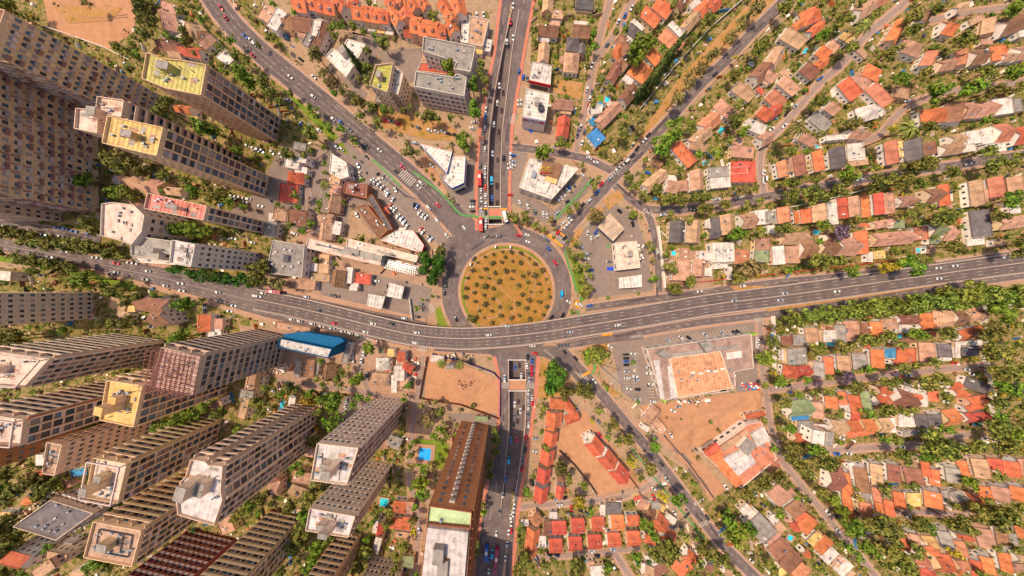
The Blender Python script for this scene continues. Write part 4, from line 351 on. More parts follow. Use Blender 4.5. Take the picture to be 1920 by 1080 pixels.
DATA_B = '''# kind|h|style|roof|wall|penthouse|label|poly(src px at roof height)
apartment_tower|36|PL|Y|C1|1|apartment tower with yellow tiled roof beside the left avenue|279,101 316,113 342,115 391,124 381,181 315,168 271,150
apartment_tower|45|PL|O2|C2|1|long apartment tower with sandy yellow roof below the yellow tiled tower|207,219 311,241 299,294 197,270
apartment_tower|42|UL|W1|C3|1|pinkish white stepped apartment tower squeezed behind the sandy roofed tower|188,183 238,190 233,222 190,214 188,252 145,243 148,205 185,208
apartment_tower|29|PL|S1|C3|1|apartment slab with ribbed salmon red roof|281,363 392,387 385,414 274,392
apartment_tower|30|GL|W2|C4|0|white apartment block of square windows above the dark tree row|327,450 370,459 362,501 322,493
office_block|18|N|g|C4|1|grey roofed stepped block left of the white apartment block|250,442 325,452 322,478 303,470 300,486 250,480
office_block|12|N|w|C4|0|low white roofed block below the grey stepped block|252,482 300,487 335,490 333,497 262,492
office_block|20|N|W1|C4|0|cream stepped building with white terraces left of the salmon roof|195,383 215,380 255,385 275,405 270,435 250,460 230,452 193,442
apartment_tower|45|BR|b|C5|1|brown apartment slab of square balconies running off the upper left edge|17,23 -12,103 -150,75 -110,-10
apartment_tower|60|RR|b|C5|1|huge dusky apartment tower with red balconies filling the left edge|-332,-2 -332,303 -700,303 -700,-2
apartment_tower|30|GG|b|C3|0|long pale brown facade just above the boulevard at the left edge|-96,355 -96,385 -200,385 -200,355
apartment_tower|45|GG|b|C6|1|grey slab of dark windows at the left edge below the boulevard|-157,551 -157,622 -300,622 -300,551
apartment_tower|36|PU+|W1|C6|1|lilac grey tower with a square roof frame at the left edge|100,672 52,725 -70,715 -20,655
apartment_tower|42|PU+|W1|C7|1|brown balconied tower with an orange corner line at the left edge|52,785 45,834 -60,825 -50,770
apartment_tower|45|GG|b|C8|1|reddish brown tower below the orange cornered tower at the left edge|-104,868 -110,915 -250,905 -240,850
apartment_tower|36|PU|Y2|C2|2|apartment tower with golden yellow roof and tall roof shaft|205,712 272,722 255,799 192,786
apartment_tower|41|SU|W1|C9|0|unfinished concrete tower wrapped in red scaffolding on its roof|307,650 382,667 365,740 287,725
apartment_tower|15|K|W2|KB|0|small block under construction wrapped in blue netting|526,634 624,654 616,671 522,650
apartment_tower|36|PU+|W1|C2|2|pink beige tower with a tall roof shaft left of the white stepped tower|180,856 243,867 226,942 165,930
apartment_tower|48|PU|W2|C3|2|tower with white stepped roof casting blue shadows|362,859 390,863 395,870 422,872 418,915 421,935 405,982 338,962 335,930 343,900 352,892
apartment_tower|37|PU|T1|C2|1|tower with square tan roof and pipe loop near the lower left corner|180,975 270,992 252,1059 162,1042
apartment_tower|42|QQ|b|C8|0|brick red striped facade running off the lower left edge|125,1167 240,1195 225,1265 105,1240
apartment_tower|42|PU|b|C2|0|grey striped tower running off the bottom edge left of centre|335,1120 413,1137 400,1207 320,1186
apartment_tower|45|PG|W2|C6|2|tall tower with white equipment roof and a sloping pale facade|597,829 674,838 652,907 585,898
apartment_tower|34|PG|W2|C6|2|pale lilac roofed tower directly below the tall white roofed tower|583,950 668,965 655,1005 575,992
apartment_tower|35|PU|T1|C2|0|small brown tower of cluttered balconies at the bottom edge left of centre|543,1130 591,1140 575,1205 530,1192
apartment_tower|58|PC|GY|C8|1|long brown tower with pale green parapet beside the shaded avenue|805,945 885,957 872,1140 785,1125
apartment_tower|58|PC|W2|C8|0|tower beyond the bottom edge whose shadow crosses the avenue|748,1266 829,1277 829,1450 735,1450
apartment_tower|28|GG|g|C6|0|grey slotted facade at the bottom edge left of the long brown tower|641,1155 716,1168 703,1216 630,1205
apartment_tower|30|GG|T1|C3|0|narrow pinkish building with roof shaft near the lower left|93,827 122,832 108,890 85,885
office_block|18|B|d|C6|0|dark grey building crowded with roof machinery near the lower left|30,985 110,1010 180,960 100,935
school_building|12|G|g|C4|0|grey roofed school wing nearest the orange roofed shop|795,71 892,90 882,137 851,131 857,118 793,98
school_building|14|M|g|C4|0|grey roofed school wing with dark red wall panels below the courtyard|781,136 851,147 857,140 875,147 871,182 777,164
school_building|3|N|r|C4|0|low dark red link roof between the two school wings|790,118 855,122 850,142 783,134
office_block|16|G|n2|C7|1|office block with yellow green roof among the trees by the school|706,124 738,120 728,175 694,162
office_block|12|G|w|C7|0|white terraced block attached to the green roofed office|742,126 758,140 748,180 732,172 736,150
church|7|N|wr|C4|1|white folded roof church beside the left avenue|611,107 624,92 640,100 652,74 686,84 671,113 662,127 650,146
church|6|N|wr|C4|0|white wedge roofed hall above the brown shopping strip|622,288 650,305 655,332 640,336 618,325
shop|5|N|t|C4|0|brown tiled shop with a white side roof beside the northern avenue|882,31 917,38 905,88 878,83
shop|4|N|wr|C4|0|white sloping side roof of the brown tiled shop|868,30 881,29 877,82 863,80
shop|5|T|wr|RB|0|ribbed white shop roof with a red front band|998,116 1034,124 1032,160 992,151
store|10|Z|wr|C4|1|white ribbed auto parts store with a signboard front|987,167 1030,177 1023,227 979,219
restaurant|7|N|wr|C4|0|burger restaurant with white roof and big yellow arches|993,297 1085,316 1034,374 973,352
shop|9|T|wr|BB|0|white corrugated wedge roof with an arrow pointed tip|787,270 848,285 838,325
shop|8|T|wr|BB|0|white roofed shop with a blue front band beside the parking|850,294 873,294 870,343 848,353 832,338
shopping_arcade|6|N|b|C8|1|brown roofed end block of the curved shopping arcade|648,343 690,346 688,372 645,362
shopping_arcade|6|T|b|C8|0|long reddish brown ribbed roof of the shopping arcade|668,388 688,383 727,432 711,448
shopping_arcade|7|N|d|C8|0|dark framed glass front strip along the shopping arcade|688,372 698,364 737,430 727,432
shop|5|T|wr|RB|0|white striped zigzag roofed shop with a red edge|713,450 745,432 775,432 795,460 790,474 750,462
office_block|7|T|W1|C4|1|very long cream white ribbed building west of the dark green trees|578,447 718,481 714,498 575,465
office_block|9|N|W1|C4|1|white roofed wing along the top of the long cream building|652,447 785,480 781,492 722,478 719,480 650,462
office_block|4|N|g|C4|0|low annex with rows of dark skylights beside the dark green trees|720,484 787,500 783,514 716,498
office_block|8|N|g|C4|1|large grey equipment roofed building beside the long cream building|513,450 572,460 567,520 500,512
canopy|6|Y|CT|C7|0|tan ribbed filling station canopy with yellow edge|1144,400 1171,428 1150,452 1121,425
shop|5|N|W1|C4|1|grey roofed filling station shop with blue edge|1153,455 1193,452 1200,502 1158,507
canopy|5|T|wr|C4|0|white ribbed shed below the filling station shop|1161,521 1203,515 1204,538 1162,541
canopy|5|T|wr|C4|0|white ribbed canopy with a brown striped roof near the left forecourt|730,530 758,537 752,561 724,555
canopy|5|T|wr|C4|0|white ribbed canopy nearest the flyover on the left forecourt|691,551 722,556 715,580 687,573
supermarket|6|N|tt|C4|0|supermarket block with flat orange roof and grey parapets|1212,654 1408,626 1412,690 1376,696 1378,720 1372,732 1244,750
supermarket_roof|7|T|oo|C4|0|bright orange ribbed hall roof of the supermarket|1255,671 1350,658 1373,727 1270,745
commercial_block|5|N|p|RB|1|sprawling pink grey building with a red side roof beside the dirt lot|1320,852 1378,812 1400,795 1425,790 1455,860 1388,915
restaurant|5|N|wr|C4|0|round cornered pale building with a dark turret roof in the east block|1335,455 1375,455 1376,490 1338,492
school_building|5|N|w|C4|0|white terraced house with blue tarps beside the dry verge|1105,195 1130,197 1128,212 1112,215'''
DATA_R = '''# name|width|pts
side_street|9|1146,-5 1122,75 1110,140 1097,210 1080,285
side_street|9|1188,-5 1150,70 1116,112
cross_street|15|955,276 1000,280 1060,290 1100,297 1150,322
east_street|15|1150,345 1185,378 1215,396 1310,392 1440,368 1540,350 1615,337 1715,320 1815,307 1930,288
link_street|13|1213,396 1226,432 1233,495 1236,548
curved_street|11|1432,362 1423,310 1430,270 1472,232 1540,150 1580,122 1615,72 1690,12 1706,-8
residential_street|9|1560,255 1640,270 1690,200 1770,172 1860,164 1930,150
residential_street|9|1740,40 1800,26 1930,8
service_road|14|1098,578 1210,562 1310,550 1440,531 1560,520 1690,508 1790,493 1930,474
service_road|14|1045,650 1100,641 1185,626 1310,604 1435,590 1580,568 1715,546 1800,533 1930,514
service_road|11|815,653 880,657 960,659 1050,658
avenue|19|1045,648 1085,690 1135,747 1180,802 1195,817 1242,875 1292,942 1350,1017 1425,1092
branch_road|11|1000,661 1040,668 1068,690 1088,716
dirt_road|14|1237,810 1290,870 1338,935
vertical_street|11|1425,598 1424,645 1430,700 1437,752 1445,810 1460,858 1502,910 1552,972 1615,1047 1650,1092
residential_street|9|1438,731 1565,715 1690,700 1850,685
residential_street|10|1547,845 1640,838 1715,836 1820,812
residential_street|9|1610,968 1690,957 1780,962 1930,988
residential_street|10|975,950 1072,942 1180,932 1232,900 1240,885
residential_street|8|1000,1046 1120,1036 1200,1027
residential_street|11|1152,1035 1185,1088
residential_street|9|520,712 570,722 655,728 700,740 770,752
residential_street|11|678,640 674,690 692,735
residential_street|9|795,655 783,740 773,810 764,900 790,960 775,1088
avenue|19|1057,440 1100,390 1135,352 1167,317 1200,285 1212,270 1255,225 1310,160 1350,125 1400,72 1440,32 1480,-8
frontage_road|13|-10,418 60,425 120,436 190,450
slip_road|9|622,588 690,590 740,600 790,604
forecourt_lane|12|560,290 580,360 585,440
service_lane|11|1120,640 1205,630
parking_lane|10|590,295 640,262'''
DATA_P = '''# mat|name|pts   patches in draw order
garden|garden_ground|1190,345 1290,215 1480,-20 2300,-150 2300,480 1920,476 1440,528 1240,548 1225,420
garden|garden_ground|1000,-60 1470,-60 1190,300 1160,318 1104,290 1070,285 1040,250 1045,170 995,120
garden|garden_ground|1442,600 2300,480 2300,1400 1700,1300 1440,820
garden|garden_ground|960,920 1200,935 1420,1150 1420,1300 940,1300
garden|garden_ground|1240,850 1350,925 1470,870 1660,1110 1660,1300 1440,1300
garden|garden_ground|-300,-200 400,-200 560,140 600,260 540,300 560,420 460,520 300,500 150,460 -300,400
garden|garden_ground|-300,500 130,505 350,560 480,600 540,700 760,760 770,1300 -300,1300
lot|asphalt_yard|560,300 640,255 690,275 745,340 870,440 850,480 800,440 700,440 660,380 640,470 560,440
lot|asphalt_yard|640,60 700,70 712,90 700,120 680,130 660,60
lot|asphalt_yard|705,95 795,90 780,150 760,160 725,130
lot|asphalt_yard|620,130 690,175 680,190 640,150
lot|asphalt_yard|815,335 860,300 893,300 893,405 862,400
lot|asphalt_yard|953,272 990,285 968,375 953,390
lot|asphalt_yard|968,350 1040,395 1100,330 1110,350 1055,410 1020,420 962,380
lot|asphalt_yard|1085,440 1140,378 1190,400 1210,460 1225,545 1100,560 1100,500
lot|asphalt_yard|1145,640 1215,628 1420,600 1420,640 1212,655 1240,750 1200,760 1165,735
lot|asphalt_yard|1376,628 1430,640 1436,730 1380,735
paving|paved_yard|560,430 830,480 815,600 740,600 560,560
paving|paved_yard|660,640 800,655 775,760 650,730
paving|paved_yard|968,235 1045,245 1050,270 966,268
paving|paved_yard|1225,470 1330,470 1340,545 1240,548
lot|asphalt_yard|640,200 700,260 690,290 640,240
lot|asphalt_yard|-10,400 190,440 170,455 -10,420
lot|asphalt_yard|1000,400 500,740 500,740
paving|paved_yard|450,610 660,630 640,720 450,700
lot|asphalt_yard|530,270 660,330 560,430 400,420 480,360
lot|asphalt_yard|650,740 700,750 690,800 640,860 620,790
lot|asphalt_yard|835,775 940,775 935,800 850,790
dirt|bare_ground|75,-30 262,-30 252,60 205,92 95,58
dirt|vacant_lot|800,665 812,658 936,712 938,778 797,747
dirt|dirt_lot|1198,762 1420,731 1440,800 1385,788 1320,835 1292,838 1362,918 1336,934 1240,820
dirt|dirt_lot|1046,812 1070,778 1096,768 1170,865 1212,905 1120,930 1082,880 1045,850
gold|dry_verge|1165,305 1270,150 1330,85 1420,-10 1465,-10 1400,60 1300,155 1195,275
base|dry_verge|1200,300 1265,235 1330,165 1420,75 1500,-5 1480,30 1400,100 1310,190 1225,290
gold|dry_verge|1040,148 1093,155 1090,186 1037,174
gold|dry_verge|1000,670 1020,668 1050,690 1075,720 1040,750 1005,745
gold|dry_verge|1088,660 1110,640 1140,635 1140,670 1128,690 1110,705
gold|dry_verge|1120,705 1165,740 1150,745
gold|dry_verge|530,120 620,190 680,260 670,270 600,215 540,150
lawn|lawn|500,135 545,165 640,262 655,290 640,285 560,200
lawn|lawn|565,170 600,165 605,205 580,190
gold|dry_verge|700,200 840,230 870,265 800,262 720,240
gold|dry_verge|960,412 1010,425 1045,445 1050,462 1000,440 965,432
gold|dry_verge|1062,452 1080,430 1095,432 1068,470
lawn|lawn|1062,470 1072,500 1080,540 1090,560 1075,575 1100,560 1094,500
lawn|lawn|816,580 828,572 846,612 822,612
lawn|lawn|770,585 792,568 790,580 775,590
gold|dry_verge|1130,375 1160,355 1170,370 1140,395
gold|dry_verge|1095,405 1125,388 1135,395 1110,420
dirt|pavement_corner|785,300 800,290 860,400 890,410 890,425 860,425
gold|dry_verge|906,422 944,421 946,428 910,431
lawn|lawn|1120,180 1140,178 1140,192 1122,193
lawn|lawn|1300,60 1325,70 1310,85 1295,75
lawn|lawn|1340,275 1358,277 1356,296 1338,296
lawn|lawn|0,460 60,470 180,500 260,530 250,545 100,505 0,490
gold|dry_verge|100,12 230,15 210,40 130,45
lawn|lawn|1216,620 1218,620 1217,621
gold|dry_verge|1362,535 1690,540 1920,503 1922,508 1690,546 1440,584
garden|garden_ground|1845,560 1925,545 1925,1080 1870,900 1850,700
lawn|lawn|779,822 842,827 838,880 778,874
lot|asphalt_yard|600,500 700,515 810,540 800,600 700,580 600,560'''
def tiles(txt):
    x0 = y0 = 0; s = 4.0
    for ln in txt.strip().splitlines():
        if ln.startswith('T '):
            q = ln.split(); x0, y0 = int(q[1]), int(q[2]); s = float(q[4]) if len(q) > 4 else 4.0
        else:
            for it in ln.split(';'):
                it = it.split()
                if it: yield x0, y0, s, it
def pts2(s): return [tuple(float(v) for v in p.split(',')) for p in s.split()]

# landmarks used for the wording of labels
ANCH = [tuple(a.split('|')) for a in '''80|60|beside the bare ground at upper left
300|60|in the upper left corner houses
430|130|along the upper left of the diagonal avenue
335|150|around the yellow roofed tower
230|230|around the sandy roofed tower
140|330|at the foot of the huge dusky tower
260|350|left of the salmon roof
340|400|below the salmon roof
230|430|around the cream stepped building
420|240|between the two yellow roofed towers
470|230|at the right foot of the yellow roofed tower
100|450|on the boulevard at the left edge
250|480|on the boulevard below the cream building
400|470|around the square windowed white block
380|515|in the dark row above the boulevard
100|500|in the planted strip at the left edge
270|570|around the brown hip roofed house
400|600|around the orange and grey roofs left of the scaffolding
340|620|above the scaffolded tower
150|640|behind the lilac grey tower
360|750|right of the golden yellow tower
60|850|in the lower left corner blocks
150|1000|at the bottom left corner
260|920|around the white stepped tower
470|900|below the white stepped tower
540|750|around the narrow pool
480|660|below the blue netting block
620|700|left of the red market roofs
720|700|around the red market roofs
620|780|around the bright green round tree
560|890|left of the tall white roofed tower
600|1010|below the pale lilac tower
740|940|in the garden houses left of the brown tower
740|1040|at the bottom left of the brown tower
800|850|around the large blue pool
810|790|below the golden vacant lot
870|700|in the golden vacant lot
925|850|on the shaded avenue beside the brown tower
935|1000|on the shaded avenue at the bottom
560|170|on the diagonal avenue by the church
500|60|on the diagonal avenue near the top
690|270|on the diagonal avenue middle stretch
800|360|on the diagonal avenue near the crossing
610|40|in the steep orange terraces at top
760|30|in the dormered orange terrace at top
850|70|beside the orange roofed shop at top
530|60|around the pale workshop roofs
640|130|around the folded roof church
720|190|in the trees by the green roofed office
820|180|around the school wings
790|250|in the parking lane below the school
925|130|on the northern avenue near the top
910|330|on the northern avenue by the bus queue
945|350|on the northern avenue right carriageway
560|300|around the red roofed court
540|430|left of the shopping arcade
620|340|around the white wedge roofed hall
610|480|along the long cream building
490|480|around the grey equipment roof
690|350|at the arcade car park top
740|400|at the arcade car park middle
790|440|at the arcade car park bottom
700|430|behind the shopping arcade
630|530|in the yards above the boulevard
720|560|around the white ribbed canopies
810|490|in the dark grove left of the roundabout
560|590|on the boulevard beside the blue netting
680|620|on the left ramp of the flyover
860|630|on the flyover above the vacant lot
1000|620|on the flyover under the roundabout
1200|590|on the flyover above the supermarket
1450|560|on the highway right of the supermarket
1700|520|on the highway near the right edge
855|550|on the left side of the roundabout
940|440|on the top side of the roundabout
1040|490|on the right side of the roundabout
900|500|in the upper left of the island
1000|490|in the upper right of the island
890|560|in the left of the island
950|545|in the middle of the island
1010|550|in the right of the island
930|595|at the bottom of the island
1030|30|in the upper houses beside the northern avenue
1080|20|around the maroon fronted house
1030|100|around the red banded shop
1000|200|around the auto parts store
1060|220|around the small red gabled house
1110|130|along the straight side street at top
1180|30|at the top fork of the side streets
1240|40|in the orange houses at top centre
1200|110|around the bright orange tiled villa
1250|80|beside the tall conifers
1140|210|around the blue tarpaulin roofs
1330|30|around the long orange and tan house at top
1290|100|in the dry strip left of the avenue
1220|190|in the dry strip lower end
1400|80|on the north east avenue upper stretch
1300|170|on the north east avenue middle stretch
1220|250|on the north east avenue lower stretch
1400|170|right of the north east avenue
1340|240|around the turquoise pool with orange surround
1430|130|beside the narrow pool near the top
1490|60|around the bright hip roofed house at upper right
1500|150|along the upper curved street
1440|210|on the lower upper right curved street
1620|40|at the top right of centre
1690|70|around the long orange roof by the curved street
1600|170|around the red roof at upper right
1640|240|around the white hip roofed house
1560|240|in the palms below the curved street
1780|60|around the orange house at top right
1860|60|in the top right corner
1800|110|in the short orange terrace at upper right
1700|150|in the green belt at upper right
1780|200|along the right end of the white terrace
1880|210|at the far right white roofs
1750|250|around the palm beside the white terrace
1880|280|on the right end of the east street
1280|270|around the orange villa by the bright tree
1310|310|around the tan houses on the east street corner
1350|330|around the zinc and red roofs
1200|350|at the corner where the east street begins
1400|300|along the curved street bend
1470|310|in the upper east terrace left end
1560|290|in the upper east terrace middle
1690|280|in the upper east terrace right end
1500|350|under the trees of the east street
1650|340|under the trees of the east street right half
1300|380|under the trees of the east street left half
1480|400|in the middle east terrace left part
1560|385|in the middle east terrace right of the white roof
1640|380|in the middle east terrace beside the red roof
1760|370|in the middle east terrace right part
1870|360|at the right end of the middle east terrace
1850|420|around the dark grey gridded building
1480|460|in the lower east terrace left part
1560|460|in the lower east terrace around the brown roofs
1620|460|in the lower east terrace around the orange roof
1690|450|in the lower east terrace long tan roof
1760|440|in the lower east terrace green roofs
1270|440|in the east block dark roofs
1340|430|in the east block by the bright tree
1420|420|in the east block right of the bright tree
1300|500|in the east block lower gardens
1380|490|around the turret roofed building
1440|500|in the reddish yard beside the highway
1010|330|around the burger restaurant
1080|350|in the car park right of the burger restaurant
1000|390|in the tree lined lot below the burger restaurant
1070|400|on the north east avenue near the roundabout
1130|340|on the north east avenue by the green lane
1170|290|on the north east avenue at the side street mouth
1130|400|at the filling station entrance
1110|440|on the filling station forecourt
1180|480|around the filling station shop
1090|500|in the tree row left of the forecourt
1230|500|along the link street
1000|690|beside the sunken avenue mouth
1000|770|on the service road below the flyover
970|720|at the dirt coloured deck
1040|720|at the giant dark tree
1070|660|at the fork below the flyover
1120|670|at the round tree by the power mast
1140|760|on the south east avenue upper stretch
1240|860|on the south east avenue middle stretch
1350|990|on the south east avenue lower stretch
1180|680|in the left rows of the supermarket car park
1220|700|in the right rows of the supermarket car park
1320|630|in front of the supermarket
1300|780|on the orange dirt lot
1390|860|around the sprawling pink grey building
1430|680|on the street right of the supermarket
1050|770|in the small orange houses by the giant tree
1030|850|in the staggered salmon houses
1130|850|in the red and pink trio on the bare triangle
1060|920|in the houses at the corner below the staggered row
1050|985|in the upper row of red courtyard houses
1160|980|right part of the upper red courtyard row
1060|1025|in the lower row of red courtyard houses
1160|1015|right part of the lower red courtyard row
1000|1010|at the left end of the courtyard rows
1230|970|around the brown turreted corner house
1270|1040|around the orange house at bottom centre
1040|1060|at the bottom below the courtyard rows
1150|1060|at the bottom around the white terraces
1220|1010|in the trees below the courtyard rows
1380|960|around the blue awning house
1440|900|at the bend beside the pink grey building
1400|1030|in the trees at bottom right of centre
1480|960|in the diagonal terrace around the tan roof
1540|1000|in the diagonal terrace around the orange roof
1500|1050|at the bottom of the diagonal terrace
1580|1050|at the lower end of the diagonal street
1520|930|on the diagonal street at lower right
1480|640|in the first south east terrace left part
1570|620|in the first south east terrace middle
1650|620|in the first south east terrace orange roofs
1750|600|in the first south east terrace right part
1810|620|at the right end of the first south east terrace
1480|690|in the second south east terrace left part
1570|680|in the second south east terrace middle
1660|670|in the second south east terrace orange roofs
1750|660|in the second south east terrace right part
1820|660|at the right end of the second south east terrace
1560|580|in the left of the long highway tree belt
1660|570|in the middle of the long highway tree belt
1760|560|in the right of the long highway tree belt
1880|560|at the right end of the long highway tree belt
1880|650|in the green strip at the right edge
1890|770|in the lower green strip at the right edge
1500|720|on the street between the terraces
1640|705|on the street between the terraces right half
1500|770|in the third terrace left part
1600|750|in the third terrace orange roofs
1700|750|in the third terrace brown roofs
1800|740|in the third terrace right part
1530|800|in the fourth terrace left part
1620|800|in the fourth terrace orange roofs
1720|790|in the fourth terrace white and dark roofs
1820|790|in the fourth terrace right part
1520|830|around the tall white house
1600|840|on the street above the fifth terrace
1750|840|in the large trees above the fifth terrace
1590|900|in the fifth terrace left end
1650|890|in the fifth terrace brown roofs
1740|890|in the fifth terrace dark roof
1840|880|in the fifth terrace right part
1640|940|in the sixth terrace left part
1710|940|in the sixth terrace sandy roof
1800|930|in the sixth terrace grey roofs
1890|930|in the sixth terrace right end
1500|870|in the grove at the bend of the diagonal street
1590|970|in the tree belt along the diagonal street
1640|1010|in the tree belt lower down the diagonal street
1720|980|in the trees between the sixth and seventh terraces
1860|970|in the trees below the sixth terrace right end
1700|1010|in the seventh terrace left part
1800|1010|in the seventh terrace middle
1880|1000|in the seventh terrace right part
1740|1060|at the bottom right red roofs
1850|1060|in the bottom right corner'''.strip().splitlines()]
ANCH = [(float(a), float(b), c) for a, b, c in ANCH]
def place(x, y): return min(ANCH, key=lambda a: (a[0] - x) ** 2 + (a[1] - y) ** 2)[2]
ORD = ['', 'second', 'third', 'fourth', 'fifth', 'sixth', 'seventh', 'eighth', 'ninth', 'tenth', 'eleventh', 'twelfth']
def label_all(items, group=None):
    "items: (object, look, x, y). Words each one by its look, the landmark beside it and its turn among its look-alikes"
    G = {}
    for it in items: G.setdefault((it[1], place(it[2], it[3])), []).append(it)
    for (look, pl), L in G.items():
        if len(L) == 1: L[0][0]['label'] = '%s %s' % (look, pl); continue
        dx = max(i[2] for i in L) - min(i[2] for i in L); dy = max(i[3] for i in L) - min(i[3] for i in L)
        hor = dx >= dy * .7
        L.sort(key=(lambda i: i[2]) if hor else (lambda i: i[3]))
        n = len(L)
        for k, i in enumerate(L):
            if k == 0: o = 'leftmost' if hor else 'topmost'
            elif k == n - 1: o = 'rightmost' if hor else 'lowest'
            elif k < n / 2 or n < 3: o = ORD[k] + (' from left' if hor else ' from top')
            else: o = ORD[n - 1 - k] + (' from right' if hor else ' from bottom')
            i[0]['label'] = '%s, %s %s' % (look, o, pl)

# ------------------------------------------------------------------ trench geometry (photograph pixels at ground level)
TL = [(960, 22, 0.0), (942, 100, 2.2), (928, 175, 4.6), (918, 250, 5.5), (915, 330, 5.5), (916, 388, 5.5), (916, 411, 5.5), (916, 421, 5.5),
      (954, 675, 5.5), (954, 711, 5.5), (955, 731, 5.5), (955, 800, 4.4), (946, 900, 1.8), (938, 965, 0.0)]
TR = [(973, 22), (959, 100), (950, 175), (941, 250), (938, 330), (938, 388), (941, 411), (942, 421), (984, 675), (985, 711), (986, 731), (984, 800), (970, 900), (958, 965)]
def hole(i, j):
    return [(a[0], a[1]) for a in TL[i:j + 1]] + [b for b in TR[i:j + 1]][::-1]
HOLES = [hole(0, 5), hole(6, 7), hole(8, 9), hole(10, 13)]
def W2(p, h=0): return P(p[0], p[1], h)

# ground sheet with openings for the trench
def sheet(name, outer, holes, z, mat, kind='structure'):
    loops = [outer] + holes; flat = [p for l in loops for p in l]
    tri = tessellate_polygon([[Vector((p[0], p[1], 0)) for p in l] for l in loops])
    mb = MB(); mb.v = [(p[0], p[1], z) for p in flat]
    for a, b, c in tri:
        A = (flat[b][0] - flat[a][0]) * (flat[c][1] - flat[a][1]) - (flat[b][1] - flat[a][1]) * (flat[c][0] - flat[a][0])
        if abs(A) < 1e-9: continue
        mb.f.append((a, b, c) if A > 0 else (a, c, b)); mb.m.append(0)
    o = mb.build(name, mat)
    if kind: o['kind'] = kind
    return o
sheet('ground', [(-1600, -1300), (1600, -1300), (1600, 1300), (-1600, 1300)], [[W2(p) for p in h] for h in HOLES], 0, GM['base'])
zl = [0.012]
def nz(): zl[0] += .004; return zl[0]
PATCH = []
for ln in DATA_P.strip().splitlines():
    if ln.startswith('#'): continue
    m, nm, pp = ln.split('|'); pp = pts2(pp)
    if area(pp) < 60: continue
    PATCH.append((m, nm, pp))
    sheet(nm, [W2(p) for p in pp], [], nz(), GM[m])

# ------------------------------------------------------------------ roads
def offs(pts, wl, wr):
    "left and right offset of a polyline (world units)"
    L, Rr = [], []
    for i, p in enumerate(pts):
        a = pts[max(0, i - 1)]; b = pts[min(len(pts) - 1, i + 1)]
        d = Vector((b[0] - a[0], b[1] - a[1])).normalized(); n = Vector((-d.y, d.x))
        L.append((p[0] + n.x * wl, p[1] + n.y * wl)); Rr.append((p[0] - n.x * wr, p[1] - n.y * wr))
    return L, Rr
def smooth(p, it=2):
    for _ in range(it):
        q = [p[0]]
        for a, b in zip(p, p[1:]):
            q += [tuple(a[i] * .75 + b[i] * .25 for i in range(len(a))), tuple(a[i] * .25 + b[i] * .75 for i in range(len(a)))]
        q.append(p[-1]); p = q
    return p
def strip(name, L, Rr, z, mat, parent=None, kind='structure'):
    mb = MB()
    for i in range(len(L) - 1):
        zi = z if not isinstance(z, list) else z[i]; zj = z if not isinstance(z, list) else z[i + 1]
        mb.poly([(Rr[i][0], Rr[i][1], zi), (Rr[i + 1][0], Rr[i + 1][1], zj), (L[i + 1][0], L[i + 1][1], zj), (L[i][0], L[i][1], zi)])
    o = mb.build(name, mat, parent)
    if kind and not parent: o['kind'] = kind
    return o
ROADS = []      # (points in photo px, width px) for orienting cars, keeping plants off
def dashes(mb, pts, step, ln, wd, z, zf=None):
    acc = 0
    for a, b in zip(pts, pts[1:]):
        a = Vector(a[:2]); b = Vector(b[:2]); L = (b - a).length
        if L < 1e-6: continue
        d = (b - a) / L; n = Vector((-d.y, d.x)) * wd / 2; t = -acc
        while t < L:
            s, e = max(t, 0), min(t + ln, L)
            if e > s:
                p, q = a + d * s, a + d * e
                z1 = zf(p) + z if zf else z; z2 = zf(q) + z if zf else z
                mb.poly([(p.x - n.x, p.y - n.y, z1), (q.x - n.x, q.y - n.y, z2), (q.x + n.x, q.y + n.y, z2), (p.x + n.x, p.y + n.y, z1)])
            t += step
        acc = (L - t + step) if t > L else 0
        acc = step - (t - L)
lines = MB(); kerbs = MB()
zr = [0.12]
for ln in DATA_R.strip().splitlines():
    if ln.startswith('#'): continue
    nm, wd, pp = ln.split('|'); wd = float(wd); pp = pts2(pp)
    sp = smooth(pp); ROADS.append((pp, wd))
    wp = [W2(p) for p in sp]; zr[0] += .005
    if nm not in ('dirt_road', 'service_lane', 'parking_lane', 'forecourt_lane', 'frontage_road'):
        L, Rr = offs(wp, (wd / 2 + 4.5) * PX, (wd / 2 + 4.5) * PX)
        strip('pavement', L, Rr, zr[0] - .075 + .0, GM['walk'])
    L, Rr = offs(wp, wd / 2 * PX, wd / 2 * PX)
    strip(nm, L, Rr, zr[0] + .05, GM['droad' if nm == 'dirt_road' else 'road' if wd > 12.5 or 'service' in nm or nm in ('branch_road', 'slip_road') else 'road2'])
    if wd > 9.5 and nm not in ('dirt_road', 'service_lane', 'parking_lane'):
        for q in (L, Rr): dashes(kerbs, q, 9, 8.6, .3, zr[0] + .058)
    if wd > 12.5 and nm != 'dirt_road': dashes(lines, wp, 7.5, 3, .2, zr[0] + .056)
def W(l): return [W2(p) for p in l]
